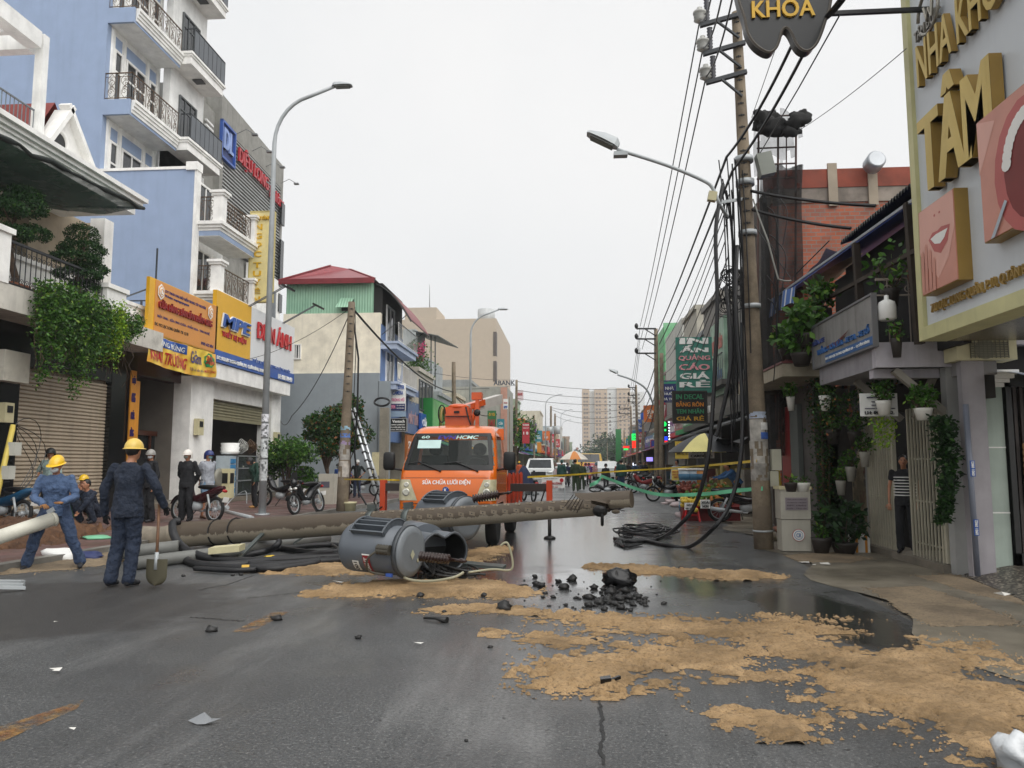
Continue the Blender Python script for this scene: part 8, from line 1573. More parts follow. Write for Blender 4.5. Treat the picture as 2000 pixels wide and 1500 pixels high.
for x,y,z,w_,d_,h_ in((.28,1.85,2.24,.25,.22,.16),(.27,1.8,2.46,.23,.2,.09)):mb.box((x-w_,y-d_,z-h_),(x+w_,y+d_,z+h_))
mb.ball((.27,1.78,2.56),.22,.22,.07);mb.box((.05,1.6,2.0),(.5,2.2,2.1));mb.build('turret',mat('crane_orange','cc5418',.3,coat=.3,dirt=.1),TK,world=False)
mb=MB();mb.box((.22,1.56,2.43),(.32,1.6,2.47));mb.box((.04,1.575,2.36),(.52,1.6,2.375));mb.box((.05,1.9,.7),(.45,2.3,2.0));mb.build('turret_detail',cH,TK,world=False)
mb=MB();mb.obox((.56,2.6,2.66),(.32,1,.22),(1,-.32,0),UZ,.95,.085,.1);mb.build('boom',mat('boom_pale','b9b4ad',.4,dirt=.3),TK,world=False);mb=MB();mb.bar((.3,1.8,2.52),(.62,2.6,2.72),.14,.12);mb.bar((.66,1.7,2.0),(.66,1.7,2.75),.07);mb.box((.55,1.65,2.7),(.75,1.85,2.84));mb.bar((.45,1.75,2.1),(.6,2.2,2.6),.07);mb.build('boom_arm',mat('crane_orange','cc5418',.3),TK,world=False)
mb=MB();mb.tube([V((.0+.07*cos(a)-.03,1.6,2.42+.17*sin(a)))for a in[j*.4 for j in range(14)]],.014,5);mb.ball((.66,1.66,2.44),.07,.04,.07);mb.tube([V((.45,1.58,2.55)),V((.5,1.56,2.35)),V((.55,1.58,2.2))],.016,5);mb.build('hoses',cH,TK,world=False)
for o_ in TK.children:
    if o_.name.split('.')[0]in('turret','turret_detail','boom','boom_arm','hoses'):o_.location.x-=.40
    elif o_.name.split('.')[0]not in('wheel','outrigger_leg','outrigger_beam','truck_bed'):o_.location.z+=.15
TK.location=(XY(876,13.55),13.3,0);TK.rotation_euler=(0,0,R(-2.5));TK.scale=(1,1,1)
# ================= PEOPLE =================
def gx(px,Y):return V((XY(px,Y),Y,0))
SK=mat('skin','a8765a',.5,var=.08,bump=0);HR=mat('hair','120f0e',.5);SHO=mat('shoe','1c1d22',.6)
def cloth(h,w_=.5):return mat('cloth'+h,h,.85,var=.12,vs=5,bump=w_,bs=13,bd=.05)
DEN,NAV,BLK,GRY=cloth('4a5f80',.9),cloth('1b2434',.9),cloth('15161a'),cloth('9a9ea6')
def remesh(mb,vox,wr=0.,seed=0):
    me=bpy.data.meshes.new('r');me.from_pydata(mb.v,[],mb.f);ob=bpy.data.objects.new('r',me);C.objects.link(ob);md=ob.modifiers.new('r','REMESH');md.mode='VOXEL';md.voxel_size=vox;md.use_smooth_shade=True
    sm_=ob.modifiers.new('s','SMOOTH');sm_.iterations=3 if vox<.02 else 1;dg=bpy.context.evaluated_depsgraph_get();dg.update();m2=bpy.data.meshes.new_from_object(ob.evaluated_get(dg));o=MB()
    for v_ in m2.vertices:p=v_.co.copy();o.v.append(p+v_.normal*(wr*noise.noise(V((p.x*11,p.y*11,p.z*6+seed)))+wr*.7*noise.noise(V((p.x*28,p.y*28,p.z*16+seed))))if wr else p)
    o.f=[tuple(p.vertices)for p in m2.polygons];o.sm=[True]*len(o.f);bpy.data.objects.remove(ob);bpy.data.meshes.remove(me);bpy.data.meshes.remove(m2);return o
def limb(mb,a,b,r0,r1,sq=1.):a,b=V(a),V(b);n=5;mb.tube([a.lerp(b,i/n)for i in range(n+1)],[r0+(r1-r0)*i/n for i in range(n+1)],10,sq=sq);mb.ball(a,r0,r0,r0,10,6);mb.ball(b,r1,r1,r1,10,6)
BASE=dict(pel=(0,0,.95),ch=(0,0,1.28),nk=(0,-.01,1.46),hd=(0,.02,1.60),sL=(-.19,0,1.40),sR=(.19,0,1.40),eL=(-.25,-.03,1.12),eR=(.25,-.03,1.12),wL=(-.25,.05,.86),wR=(.25,.05,.86),hL=(-.09,0,.92),hR=(.09,0,.92),kL=(-.10,.03,.50),kR=(.10,.03,.50),aL=(-.11,-.02,.09),aR=(.11,-.02,.09),fL=None,fR=None,face=(0,1,0))
def person(loc,rz,label,pose=None,top=NAV,bot=NAV,shoe=SHO,hat=None,mask=None,sleeve=1.,leg=1.,h=1.7,vox=.016,glove=None,group=None,hair=True,stripes=None,wr=.014):
    """faces +Y before the turn rz; every joint may be overridden in pose"""
    J=dict(BASE);J.update(pose or{});s=h/1.72;J={k_:(V(v_)*s if v_ is not None and k_!='face' else v_)for k_,v_ in J.items()};fc=V(J['face']).normalized()
    r_=root('person',loc,label,'person',group,rz=rz);g=s*(.9 if h<1.6 else 1)
    def torso(mb,e):
        ax=(J['sR']-J['sL']).normalized();pel,ch,nk=J['pel'],J['ch'],J['nk'];st=[(pel-(ch-pel)*.12,.150,.105),(pel.lerp(ch,.25),.148,.102),(pel.lerp(ch,.55),.140,.098),(ch,.165,.112),(ch.lerp(nk,.45),.175,.105),(ch.lerp(nk,.75),.12,.08),(nk,.062,.06)]
        vs=[];st=[(pel-(ch-pel)*.42,.172,.128),(pel-(ch-pel)*.05,.170,.122)]+[(c_,a_*(1.06 if i_<3 else 1),b_*(1.1 if i_<3 else 1))for i_,(c_,a_,b_)in enumerate(st[1:])]if e>0 else[(st[0][0],*st[0][1:])]*2+st[1:]
        for c,rx,ry in st:
            up=(nk-pel).normalized();fw=up.cross(ax).normalized()
            for q in range(16):a_=2*pi*q/16;vs.append(c+ax*((rx*g+e)*cos(a_))+fw*((ry*g+e)*sin(a_)))
        fs=[(i*16+q,i*16+(q+1)%16,(i+1)*16+(q+1)%16,(i+1)*16+q)for i in range(7)for q in range(16)]+[tuple(reversed(range(16))),tuple(range(112,128))];mb.add(vs,fs)
    b=MB();torso(b,-.012);limb(b,J['nk']-V((0,0,.03)),J['hd']-V((0,0,.06)),.052*g,.05*g);H_=J['hd'];sd_=fc.cross(UZ).normalized();M_=Matrix((sd_,fc,V((0,0,1)))).transposed()
    b.ball(H_,.074*g,.092*g,.112*g,14,10,M_);b.ball(H_+fc*.03*g-V((0,0,.065*g)),.052*g,.055*g,.05*g,10,8,M_);b.ball(H_+fc*.095*g-V((0,0,.015*g)),.013*g,.022*g,.026*g,8,6,M_)
    for q in(-1,1):b.ball(H_+sd_*(.074*g*q)-V((0,0,.01)),.012*g,.022*g,.03*g,8,6,M_)
    for S in 'LR':limb(b,J['s'+S],J['e'+S],.040*g,.034*g);limb(b,J['e'+S],J['w'+S],.034*g,.025*g);limb(b,J['h'+S],J['k'+S],.078*g,.052*g);limb(b,J['k'+S],J['a'+S],.052*g,.034*g)
    o=remesh(b,vox)
    hm=MB()
    for S in 'LR':
        w_,e_=J['w'+S],J['e'+S];d=(w_-e_).normalized();sg=-1 if S=='L' else 1;n_=d.cross(V((sg*1.,0,0)));n_=n_.normalized()if n_.length>.1 else V((0,1,0));t_=n_.cross(d);Mh=Matrix((t_,d,n_)).transposed();hm.ball(w_+d*.05*g,.038*g,.055*g,.018*g,10,6,Mh)
        for q in range(4):p0=w_+d*.085*g+t_*((q-1.5)*.019*g);ln=(.062,.072,.068,.054)[q]*g;hm.tube([p0,p0+d*ln*.5+n_*.006,p0+d*ln*.85+n_*.03*g*.8],[.0095*g,.0088*g,.007*g],6)
        p0=w_+d*.03*g-t_*.034*g*(1 if S=='L' else-1);hm.tube([p0,p0+d*.03-t_*.02*(1 if S=='L' else-1),p0+d*.055-t_*.02*(1 if S=='L' else-1)+n_*.01],[.012*g,.011*g,.008*g],6)
    if glove:hm.build('glove',glove,r_,world=False)
    else:o.add(hm.v,hm.f,True)
    o.build('body',SK,r_,world=False)
    t=MB();torso(t,.016)
    for S in 'LR':
        limb(t,J['s'+S],J['s'+S].lerp(J['e'+S],min(1,sleeve*2)),.058*g,.056*g)
        if sleeve>.5:limb(t,J['e'+S],J['e'+S].lerp(J['w'+S],min(1,sleeve*2-1)),.059*g,.050*g)
    for S in 'LR':t.ball(J['s'+S].lerp(J['ch'],.4)-V((0,0,.0)),.08*g,.07*g,.07*g,10,6)
    to=remesh(t,vox,wr,1).build('jacket' if sleeve>.9 else 'shirt',top,r_,world=False)
    q=MB();p_=J['pel'];q.ball(p_-V((0,0,.02)),.152*g,.118*g,.12*g,14,8)
    for S in 'LR':
        limb(q,J['h'+S],J['h'+S].lerp(J['k'+S],min(1,leg*2)),.102*g,.084*g)
        if leg>.6:limb(q,J['k'+S],J['k'+S].lerp(J['a'+S],.99),.084*g,.076*g)
    remesh(q,vox,wr,2).build('trousers' if leg>.6 else 'shorts',bot,r_,world=False)
    for S in 'LR':
        a_=J['a'+S];f_=J['f'+S]or a_+V((.02*(1 if S=='R' else-1),.15,-.055));m_=MB();d=(f_-a_);m_.ball(a_.lerp(f_,.5)+V((0,0,-.012)),.045*g,.045*g,.04*g,8,6);limb(m_,a_+V((0,-.02,-.035)),f_+V((0,0,0)),.045*g,.034*g,.9);remesh(m_,vox).build('shoe',shoe,r_,world=False)
    if vox<.02:
        m_=MB()
        for q_ in(-1,1):m_.ball(H_+fc*.088*g+sd_*(.03*g*q_)+V((0,0,.012*g)),.013*g,.006*g,.006*g,8,5,M_);m_.ball(H_+fc*.09*g+sd_*(.03*g*q_)+V((0,0,.03*g)),.018*g,.006*g,.0035*g,8,5,M_)
        m_.build('eyes',HR,r_,world=False)
        if not mask:m_=MB();m_.ball(H_+fc*.088*g-V((0,0,.055*g)),.024*g,.008*g,.006*g,8,5,M_);m_.build('mouth',P('7a4238',bump=0),r_,world=False)
    if hair:m_=MB();m_.ball(H_-fc*.016*g+V((0,0,.022*g)),.082*g,.094*g,.105*g,14,9,M_);m_.build('hair',HR,r_,world=False)
    if mask:m_=MB();m_.ball(H_+fc*.047*g-V((0,0,.045*g)),.06*g,.056*g,.05*g,12,8,M_);m_.build('face_mask',mask,r_,world=False)
    if hat:
        m_=MB();hard=hat[0]=='h';c=H_+V((0,0,.035*g));rr=.110*g if hard else .118*g;m_.grid(lambda u,v_:c+M_@V((rr*.92*cos(2*pi*u)*cos(v_*pi/2),rr*1.12*sin(2*pi*u)*cos(v_*pi/2),rr*1.08*sin(v_*pi/2)+(0 if hard else-.02))),24,8)
        if hard:m_.grid(lambda u,v_:c+M_@V(((rr*.92+.02*v_)*cos(2*pi*u),(rr*1.12+(.02+.045*max(0,sin(2*pi*u)))*v_)*sin(2*pi*u),-.012*v_)),24,2)
        else:m_.grid(lambda u,v_:c+M_@V((rr*.94*cos(pi+pi*u),rr*1.1*sin(pi+pi*u),-.02-.10*v_*g)),16,3);m_.grid(lambda u,v_:c+M_@V(((rr*.92)*cos(pi*u),(rr*1.1+.05*v_)*sin(pi*u),-.02-.01*v_)),12,2)
        m_.build('hard_hat' if hard else 'helmet',hat[1],r_,world=False)
    if stripes:m_=MB();[m_.tube([V((.192*g*cos(a),.138*g*sin(a),z))+V((0,0,0))for a in[j*pi/8 for j in range(16)]],.008,4,closed=True)for z in[1.0*s+i*.045 for i in range(7)]];m_.build('stripe',cW,r_,world=False)
    return r_
YH=mat('helmet_yellow','e0b41c',.3,coat=.3,bump=0,var=.04);YH2=mat('helmet_pale','d9b95a',.35,bump=0,var=.06,dirt=.1);WM=P('c9ced0');CYM=P('7aa6a8')
GLV=mat('glove_dark','17171a',.8);GLT=mat('glove_tan','8a6038',.8)
g0=G(242,1146)
person(g0,R(-4),'worker in dark navy overalls and yellow hard hat seen from behind holding a shovel',dict(hd=(.02,.03,1.60),sL=(-.20,0,1.40),sR=(.21,0,1.40),eL=(-.31,-.02,1.13),wL=(-.33,.05,.85),eR=(.35,.02,1.15),wR=(.36,.16,.95),kL=(-.12,.03,.50),aL=(-.15,-.05,.09),kR=(.06,.06,.50),aR=(.06,-.01,.09)),NAV,cloth('1f2a3d',.9),hat=('h',YH2),h=1.72,glove=GLV,vox=.012,wr=.015)
sv=root('shovel',G(307,1145),'muddy steel shovel with a wooden handle standing beside the navy worker','shovel');b=G(306,1146);yb_=b.y;hb=PY(306,1092,yb_);ht_=PY(311,985,yb_+.1);mb=MB();mb.tube([hb-V((0,0,.05)),ht_],[.018,.016],8);mb.build('handle',mat('wood_handle','6e4f38',.6,var=.3,vs=14),sv)
mb=MB();mb.grid(lambda u,v_:hb+V(((u-.5)*.26*(1 if v_<.6 else sqrt(max(0,1-((v_-.6)/.4)**2))),.03*(u-.5)**2*4-.02,-v_*(hb.z-.01))),14,16);mb.build('blade',mat('muddy_steel','54503f',.5,metal=.3,var=.3,dirt=.4),sv);mb=MB();mb.tube([hb-V((0,.01,.12)),hb+V((0,0,.08))],.024,8);mb.build('socket',M_steel,sv)
person(G(102,1112),R(205),'masked worker in faded denim and bright yellow hard hat holding the white pole end',dict(pel=(0,0,.93),ch=(0,.06,1.22),nk=(0,.1,1.40),hd=(0,.15,1.53),sL=(-.19,.08,1.34),sR=(.19,.08,1.34),eL=(-.27,.1,1.06),wL=(-.14,.32,1.0),eR=(.28,.08,1.06),wR=(.12,.30,.97),hL=(-.09,0,.90),hR=(.09,0,.90),kL=(-.22,.05,.5),aL=(-.36,-.02,.1),kR=(.22,.1,.50),aR=(.34,.0,.09),face=(.35,1,-.3)),DEN,cloth('33435e',.9),hat=('h',YH),mask=WM,glove=GLT,h=1.6,vox=.012,wr=.015)
Z1=.1
person(G(92,1018,Z1),R(172),'man in a pale green t-shirt and black helmet by the shutter',dict(eR=(.37,-.04,1.16),wR=(.2,.1,1.0),face=(-.5,1,0)),cloth('93a8a4'),BLK,hat=('m',cH),sleeve=.45,h=1.70)
SQ=dict(pel=(0,-.1,.28),ch=(0,.08,.58),nk=(0,.12,.74),hd=(0,.16,.88),sL=(-.19,.1,.68),sR=(.19,.1,.68),eL=(-.24,.32,.50),wL=(-.12,.4,.3),eR=(.24,.32,.52),wR=(.08,.26,.74),hL=(-.09,-.08,.28),hR=(.09,-.08,.28),kL=(-.2,.3,.52),kR=(.2,.3,.52),aL=(-.2,.1,.09),aR=(.2,.1,.09))
person(G(176,1022,Z1),R(165),'dark haired man in navy squatting with a hand raised to his mouth',SQ,NAV,NAV,h=1.72);person(G(145,1020,Z1)+V((-.1,.6,0)),R(175),'squatting worker with a yellow hard hat mostly hidden behind the masked worker',dict(SQ,hd=(0,.16,.92)),cloth('7a5c4a'),cloth('2a5a3c'),hat=('h',YH),h=1.75)
person(G(290,1020,Z1),R(150),'man in a grey helmet and white mask half hidden behind the navy worker',dict(face=(-.8,1,0)),BLK,BLK,hat=('m',P('8d8b86',rough=.3)),mask=WM,h=1.66)
person(G(362,1018,Z1),R(175),'man in a black zip sweater and white helmet standing with hands behind him',dict(eL=(-.26,-.08,1.13),wL=(-.12,-.14,.93),eR=(.26,-.08,1.13),wR=(.12,-.14,.93),face=(.3,1,0)),BLK,BLK,hat=('m',P('d9d4cc',rough=.3)),mask=P('7e837a'),h=1.66)
person(G(402,1013,Z1),R(-115),'man in grey t-shirt, denim shorts and blue helmet standing side on',dict(eL=(-.2,-.16,1.14),wL=(-.05,-.22,.95),eR=(.2,-.16,1.14),wR=(.05,-.22,.93),face=(-.2,1,.05)),GRY,cloth('6f8ba6'),shoe=P('5a3c2a'),hat=('m',P('1c2c66',rough=.3)),mask=CYM,sleeve=.45,leg=.47,h=1.66)
person(G(497,992,Z1),R(120),'man in dark green leaning over a motorbike behind the curved lamp post',dict(ch=(0,.1,1.22),hd=(0,.2,1.5)),cloth('1d3a30'),BLK,hat=('m',cH),shoe=P('a5773c'),h=1.62,vox=.02)
person(G(697,972,Z1),R(180),'man in a dark polo and white helmet, hands on hips behind the ladder',dict(eL=(-.36,-.04,1.16),wL=(-.18,.06,.98),eR=(.36,-.04,1.16),wR=(.18,.06,.98)),cloth('14201f'),cloth('232c46'),hat=('m',cW),mask=cW,sleeve=.45,h=1.5,vox=.02)
for i,(px,rz,lb)in enumerate(((645,150,'guard in a blue shirt and cap sitting behind the cream cabinet'),(661,170,'second blue shirted guard half hidden by the left pole'))):person(G(px,972,Z1)+V((0,1,-.15)),R(rz),lb,dict(),cloth('32549a'),BLK,hat=('m',cH),mask=CYM if i==0 else None,sleeve=.45,h=1.5,vox=.02)
person(V((5.04,YX(1773,5.04,1070),.11)),R(152),'woman in a black and white striped top looking out between the folding gates',dict(eL=(-.22,.02,1.13),wL=(-.2,.06,.88),hd=(.0,.06,1.6),face=(-.1,1,0)),BLK,BLK,sleeve=.2,h=1.48,stripes=True,vox=.013,wr=.006)
person(G(1436,1005,.05)+V((.2,.6,0)),R(100),'vendor in a blue shirt reaching over the fruit stall',dict(ch=(0,.15,1.15),nk=(0,.25,1.3),hd=(0,.3,1.43),sL=(-.19,.22,1.24),sR=(.19,.22,1.24),eL=(-.22,.45,1.1),wL=(-.18,.65,1.05),eR=(.22,.45,1.1),wR=(.18,.65,1.05)),cloth('3f6a9a'),BLK,h=1.6,vox=.02)
# ---- motorbikes ----
TY=MATS['tyre']
def bike(loc,rz,label,col=None,scooter=False,lean=0,group='motorbikes',scale=1,rx=0):
    """points to +Y before the turn"""
    r_=root('motorbike',loc,label,'motorbike',group,rz=rz);r_.rotation_euler=(rx,R(lean),rz);r_.scale=(scale,)*3;col=col or P('16171a',rough=.2);W=dict(world=False)
    for y in(-.62,.62):
        m_=MB();m_.tube([V((0,y+.26*cos(a),.29+.26*sin(a)))for a in[j*pi/12 for j in range(24)]],.038,8,closed=True);w_=m_.build('wheel',TY,r_,**W);m_=MB();m_.tube([V((0,y+.215*cos(a),.29+.215*sin(a)))for a in[j*pi/12 for j in range(24)]],.012,5,closed=True)
        for q in range(12):a=q*pi/6;m_.bar((0,y,.29),(0,y+.21*cos(a),.29+.21*sin(a)),.007)
        m_.cyl((-.05,y,.29),(.05,y,.29),.045);m_.build('rim',M_steel,w_,**W)
    m_=MB()
    for x in(-.06,.06):m_.tube([(x,.62,.29),(x*.8,.50,.75)],.018,6)
    m_.tube([(0,.50,.7),(0,.44,.92)],.03,6);m_.tube([(-.3,.32,1.0),(-.12,.44,.97),(.12,.44,.97),(.3,.32,1.0)],.014,6)
    for x in(-.2,.2):m_.tube([(x,.42,.98),(x*1.25,.45,1.14)],.007,4);m_.ball((x*1.3,.45,1.17),.055,.015,.035,8,5)
    m_.build('fork_and_handlebar',cH,r_,**W)
    m_=MB();m_.tube(smooth([(0,.46,.80),(0,.30,.55 if scooter else .6),(0,.05,.38 if scooter else .52),(0,-.25,.58),(0,-.62,.74),(0,-.82,.80)],4),[.12,.13,.14,.13,.12,.10,.09,.10,.12,.14,.15,.15,.15,.14,.13,.12,.11,.10,.08,.06,.05][:21],10,sq=.8);m_.ball((0,.52,.84),.10,.10,.12,12,8);m_.grid(lambda u,v_:V(((u-.5)*.11,.62+.31*cos(.3+v_*1.7),.29+.32*sin(.3+v_*1.7))),3,8);m_.build('body',col,r_,**W)
    if scooter:
        m_=MB();m_.ball((-.07,.60,.68),.07,.04,.04,10,6);m_.ball((.07,.60,.68),.07,.04,.04,10,6);m_.build('headlight',P('d6d6d0',metal=.6,rough=.15),r_,**W);m_=MB();m_.add([(-.12,.52,.9),(.12,.52,.9),(.08,.42,1.12),(-.08,.42,1.12)],[(0,1,2,3)]);m_.build('windscreen',cH,r_,**W)
    else:m_=MB();m_.lathe((0,.56,.88),(0,1,.1),[(0,.07),(.06,.075),(.07,.05)],12);m_.build('headlight',P('c9c9c0',metal=.5,rough=.15),r_,**W)
    m_=MB();m_.ball((0,-.32,.80),.13,.40,.06,14,6);m_.build('seat',P('101011',rough=.5),r_,**W)
    m_=MB();m_.ball((0,.02,.36),.11,.18,.13,10,7);m_.cyl((.13,-.1,.27),(.16,-.85,.36),.035,.05);m_.tube([(0,.1,.3),(.12,0,.24),(.13,-.12,.27)],.02,6);m_.build('engine',M_steel,r_,**W)
    m_=MB();m_.ball((0,-.86,.72),.08,.03,.04,8,5);m_.build('tail_light',P('a01a1a',rough=.2),r_,**W);m_=MB();m_.obox((0,-.93,.52),(1,0,0),(0,1,.3),(0,-.3,1),.08,.004,.06);m_.build('number_plate',cW,r_,**W)
    m_=MB();m_.bar((-.1,-.1,.25),(-.24,-.05,.01),.02);m_.build('stand',cH,r_,**W)
    for x in(-.13,.13):m_=MB();m_.cyl((x,-.45,.62),(x,-.6,.30),.025);m_.build('shock',M_steel,r_,**W)
    return r_
bike(G(20,1030,.1)+V((-.35,.1,0)),R(75),'dark blue motorbike tail with a white plate entering at the left edge',P('1d4a6a',rough=.25),lean=8)
bike(G(335,1022,.1)+V((.25,.6,0)),R(65),'red fairinged motorbike parked between the men by the honey shop',P('38161c',rough=.25),lean=8)
bike(G(545,990,.1),R(70),'black motorbike parked beside the curved lamp post',None,lean=8);bike(G(601,1003,.1),R(168),'black and silver scooter with twin headlights facing the camera on the pavement',P('191a1c',rough=.15),True,9)
bike(G(670,970,.1)+V((.6,.5,0)),R(-80),'motorbike half hidden behind the left pole',None,lean=6)
bike(G(1452,1022,.02)+V((.15,.4,0)),R(-95),'old black motorbike parked against the far side of the big pole',None,lean=8)
bike(gx(1032,29.6),R(20),'motorbike parked behind the right outrigger of the truck',None,lean=5);bike(gx(1168,37)+V((.5,0,.1)),R(95),'black motorbike lying on its side behind the broken pole tip',None,True,lean=72)
one('motor_scrap',MB().ball(PY(1172,998,10.3),.1,.09,.08).tube([PY(1176,1000,10.3)+V((0,.02*cos(a)*3,.13*sin(a)-.04))for a in[j*.5 for j in range(13)]],.02,6),M_char,'burnt black clump hanging under the broken pole tip','debris')
# ---- cars ----
def car(loc,rz,label,col,L=4.6,W_=1.85,H_=1.75,pick=False,cat='car'):
    r_=root('parked_car',loc,label,cat,None,rz=rz);hw_=W_/2;w=dict(world=False)
    pr_=[(-L/2,.5),(-L/2+.02,.95),(-L/2+.9,1.10),(-L/2+1.55,H_-.08),(-L/2+2.3,H_),(L/2-.9 if not pick else .4,H_-.05),(L/2-.25 if not pick else .75,1.15),(L/2,1.05),(L/2,.45)]
    m_=MB();n=len(pr_)
    def ins(y,z):return hw_*(1-.16*max(0,(z-1.05)/(H_-1.05)))
    for(ya,za),(yb,zb)in zip(pr_,pr_[1:]):m_.add([(-ins(ya,za),ya,za),(ins(ya,za),ya,za),(ins(yb,zb),yb,zb),(-ins(yb,zb),yb,zb)],[(0,1,2,3)],True)
    for sg in(-1,1):m_.add([(sg*ins(y,z),y,z)for y,z in pr_],[tuple(range(n))if sg<0 else tuple(reversed(range(n)))])
    m_.box((-hw_,-L/2+.05,.32),(hw_,L/2-.05,.52));m_.build('body',col,r_,**w)
    m_=MB();m_.add([(-hw_*.8,-L/2+.98,1.13),(hw_*.8,-L/2+.98,1.13),(hw_*.72,-L/2+1.52,H_-.12),(-hw_*.72,-L/2+1.52,H_-.12)],[(0,1,2,3)])
    for v_ in m_.v:v_+=V((0,-.03,.03))
    m_.build('windshield',GL,r_,**w)
    for sg in(-1,1):
        m_=MB();m_.add([(sg*(hw_*.985),-L/2+1.25,1.15),(sg*(hw_*.985),L/2-1,1.15),(sg*(hw_*.89),L/2-1.15,H_-.14),(sg*(hw_*.89),-L/2+1.75,H_-.14)],[(0,1,2,3)]);m_.build('side_window',GL,r_,**w)
        m_=MB();m_.ball((sg*hw_*.76,-L/2+.03,.88),.22,.06,.09,10,6);m_.build('headlight',P('c9ccc8',metal=.4,rough=.15),r_,**w);m_=MB();m_.ball((sg*(hw_+.12),-L/2+1.35,1.18),.12,.07,.08,8,6);m_.build('mirror',col,r_,**w)
        for y in(-L/2+.85,L/2-.9):m_=MB();m_.lathe((sg*(hw_-.2),y,.36),(sg,0,0),[(0,.36),(.22,.36),(.23,.2)],20);m_.build('wheel',TY,r_,**w)
    m_=MB();m_.box((-hw_*.5,-L/2-.02,.55),(hw_*.5,-L/2+.03,.92));m_.build('grille',cH,r_,**w);m_=MB();m_.box((-.26,-L/2-.04,.46),(.26,-L/2-.02,.56));m_.build('number_plate',cW,r_,**w);return r_
cwt=mat('car_white','dcdedd',.2,bump=0,var=.02,coat=.5)
car(gx(1056,49)+V((0,2.3,0)),R(-3),'white pickup truck facing the camera behind the road works sign',cwt,5.2,1.87,1.78,True,'pickup');car(gx(1089,62)+V((0,2,0)),R(-3),'white car waiting just behind the white pickup',cwt,4.5,1.8,1.5)
car(gx(1184,66)+V((0,2,0)),R(185),'white hatchback seen from behind past the patio umbrella',cwt,4.3,1.85,1.65);car(gx(1149,100),R(0),'yellow roofed bus far down the street',P('d0a52a',rough=.35),8,3.6,2.7,cat='bus');car(gx(1157,72),R(180),'red car between the white cars',P('a02a28',rough=.3),4.2,1.8,1.5)
# patio umbrella, sign, distant crowd
pu=root('patio_umbrella',gx(1121,48),'white and orange patio umbrella shading the police officers','umbrella');c=PY(1121,881,48);m1,m2=MB(),MB()
for i in range(8):a0,a1=i*pi/4-.3,(i+1)*pi/4-.3;(m2 if i in(6,2)else m1).grid(lambda u,v_:c+V((.88*v_*cos(a0+(a1-a0)*u),.88*v_*sin(a0+(a1-a0)*u),-.52*v_**1.8)),3,5)
m1.build('canopy',P('d9d2c6'),pu);m2.build('orange_panel',P('cf8440'),pu);mb=MB();mb.cyl((c.x,c.y,0),c,.025);mb.build('pole',M_steel,pu)
fsign('road_works_sign','white road works notice with red lettering tied before the white pickup',1058,932,1103,953,31,cW,[('CÔNG TRƯỜNG',.45,.45,.85,.26,cR,.03),('CẤM ĐỖ XE',.4,.12,.6,.13,cR,.0),('CÔNG TY ĐIỆN LỰC',.4,.88,.6,.08,cK,.0)],depth=.02);mb=MB();c=PY(1092,915,19.45);
mb.lathe(PY(1097,938,30.9),(0,-1,0),[(0,.08),(.02,.08)],14);one('no_entry_disc',mb,cR,'red no entry disc in the top corner of the road works notice','sign')
mb=MB();mb.bar(PY(1103,953,31),V((XY(1103,31),31,0)),.04);one('support_post',mb,M_steel,'thin steel leg carrying the road works notice','post')
RC=cloth('1a2340');POL=cloth('2a3a22');GRN=cloth('17403a')
mb=MB();cc=gx(1023,29.0);mb.lathe(cc+V((0,0,.5)),UZ,[(0,.42),(.25,.38),(.5,.28),(.72,.15),(.85,.05)],16)
for v_ in mb.v:v_+=V((.06*noise.noise(v_*5),.06*noise.noise(v_*5+V((3,0,0))),0))
one('rain_cover',mb,RC,'dark blue rain cape draped over a motorbike behind the truck','rain cape')
proto=None
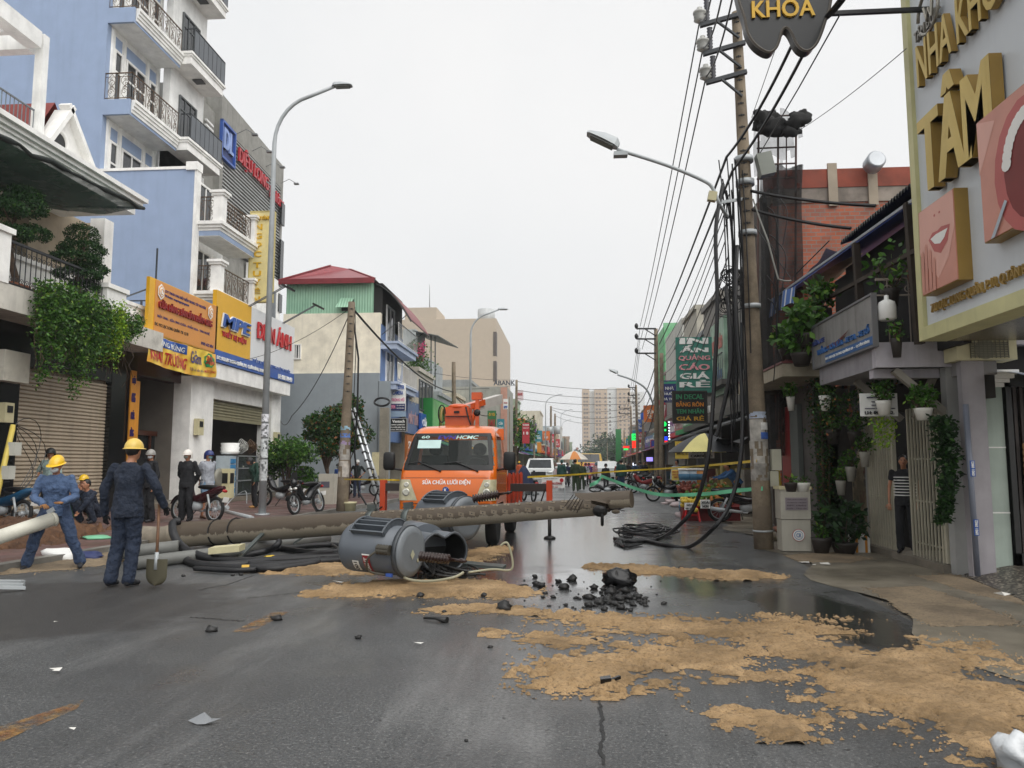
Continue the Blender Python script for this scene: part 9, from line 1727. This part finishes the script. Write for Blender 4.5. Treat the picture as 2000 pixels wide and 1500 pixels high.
crowd=[(1097,26.5,0,GRN,cK,'h','security man in dark green beside the white pickup',1.62),(1124,24,10,POL,POL,None,'police officer in olive green under the patio umbrella',1.68),(1136,25,170,POL,POL,None,'second olive officer facing the camera under the umbrella',1.55),(1213,23,5,GRN,cloth('1c3050'),None,'security man in dark green walking by the fallen motorbike',1.66),(1183,24,200,BLK,BLK,'b','crouching man in black behind the fallen motorbike',1.45),(1108,30,180,RC,RC,'b','rider in a dark raincoat left of the officers',1.5),(1144,31,180,GRY,BLK,'b','grey rider on the white scooter',1.5),(1150,33,180,cloth('5a3a7a'),BLK,'b','rider in a purple jacket',1.5),(1000,32,20,RC,BLK,'y','man with a yellow helmet behind the truck bed',1.6),(1014,36,20,cloth('b5502a'),BLK,'y','man in an orange vest behind the truck bed',1.6),(1206,34,0,cloth('8a3a2a'),BLK,'b','man in a red helmet by the white hatchback',1.5),(1258,52,180,BLK,BLK,None,'dark figure by the far right shops',1.6),(1250,48,90,cloth('3a3f48'),BLK,'b','grey clothed figure by the far right shops',1.6),(1263,60,180,cloth('9a8a3a'),BLK,None,'figure in yellow far down the right side',1.6),(1240,56,10,cloth('2f4a66'),BLK,'b','blue clothed rider far down the right side',1.55),(1228,66,180,BLK,BLK,'b','dark rider nearest the violet sign',1.55),(1322,30,150,GRY,BLK,None,'person in grey standing past the leafy plant',1.6)]
for i_,(px,Y,rz,tp_,bt,ht,lb,h_)in enumerate(crowd):
    if i_<11:Y*=1.68
    person(gx(px,Y),R(rz),lb,None,tp_,bt,hat=(None if not ht else('h' if ht in 'hy' else 'm',YH if ht=='y' else GRN if ht=='h' else cH)),h=h_,vox=.035,wr=0)
for i,(px,Y,rz,c_)in enumerate(((1110,49.5,180,None),(1143,51,180,cwt),(1152,54.5,180,P('8a1c1c')),(1246,44,90,None),(1252,50,100,None),(1236,58,190,P('2a3a6a')),(1266,46,80,None),(1258,38,60,P('7a1c1c')),(1306,30,95,None),(1240,40,20,None))):bike(gx(px,Y),R(rz),['dark motorbike of the raincoated rider','white scooter facing the camera by the officers','red scooter beside the white one','motorbike parked side on below the lit word sign','motorbike parked beyond the blue plastic bag','blue motorbike riding far down the right side','motorbike parked against the second right pole','red motorbike angled at the kerb near the cardboard box','motorbike parked behind the yellow notice','motorbike coming past the right shops'][i],c_,i in(1,2),5)
tree(gx(1232,90)+V((4,0,0)),6,2.2,'green tree squeezed between the far right shops',LM2,700,.4,.15,seed=9)
# ---- air: distance haze ----
k=NT('haze');k.t.nodes.remove(k.p);pv=k.n('ShaderNodeVolumePrincipled');pv.inputs['Density'].default_value=.0007;pv.inputs['Color'].default_value=(.93,.95,.97,1);pv.inputs['Anisotropy'].default_value=.2;k.l(pv.outputs[0],k.out.inputs['Volume'])
mb=MB();mb.box((-420,-70,-1.2),(420,520,75));
USE_HAZE=True
if USE_HAZE:mb.build('haze',k.m,kind='stuff')
for o_ in sc.objects:
    if o_.name.startswith('haze'):o_['label']='pale overcast air thickening with distance down the street';o_['category']='haze'
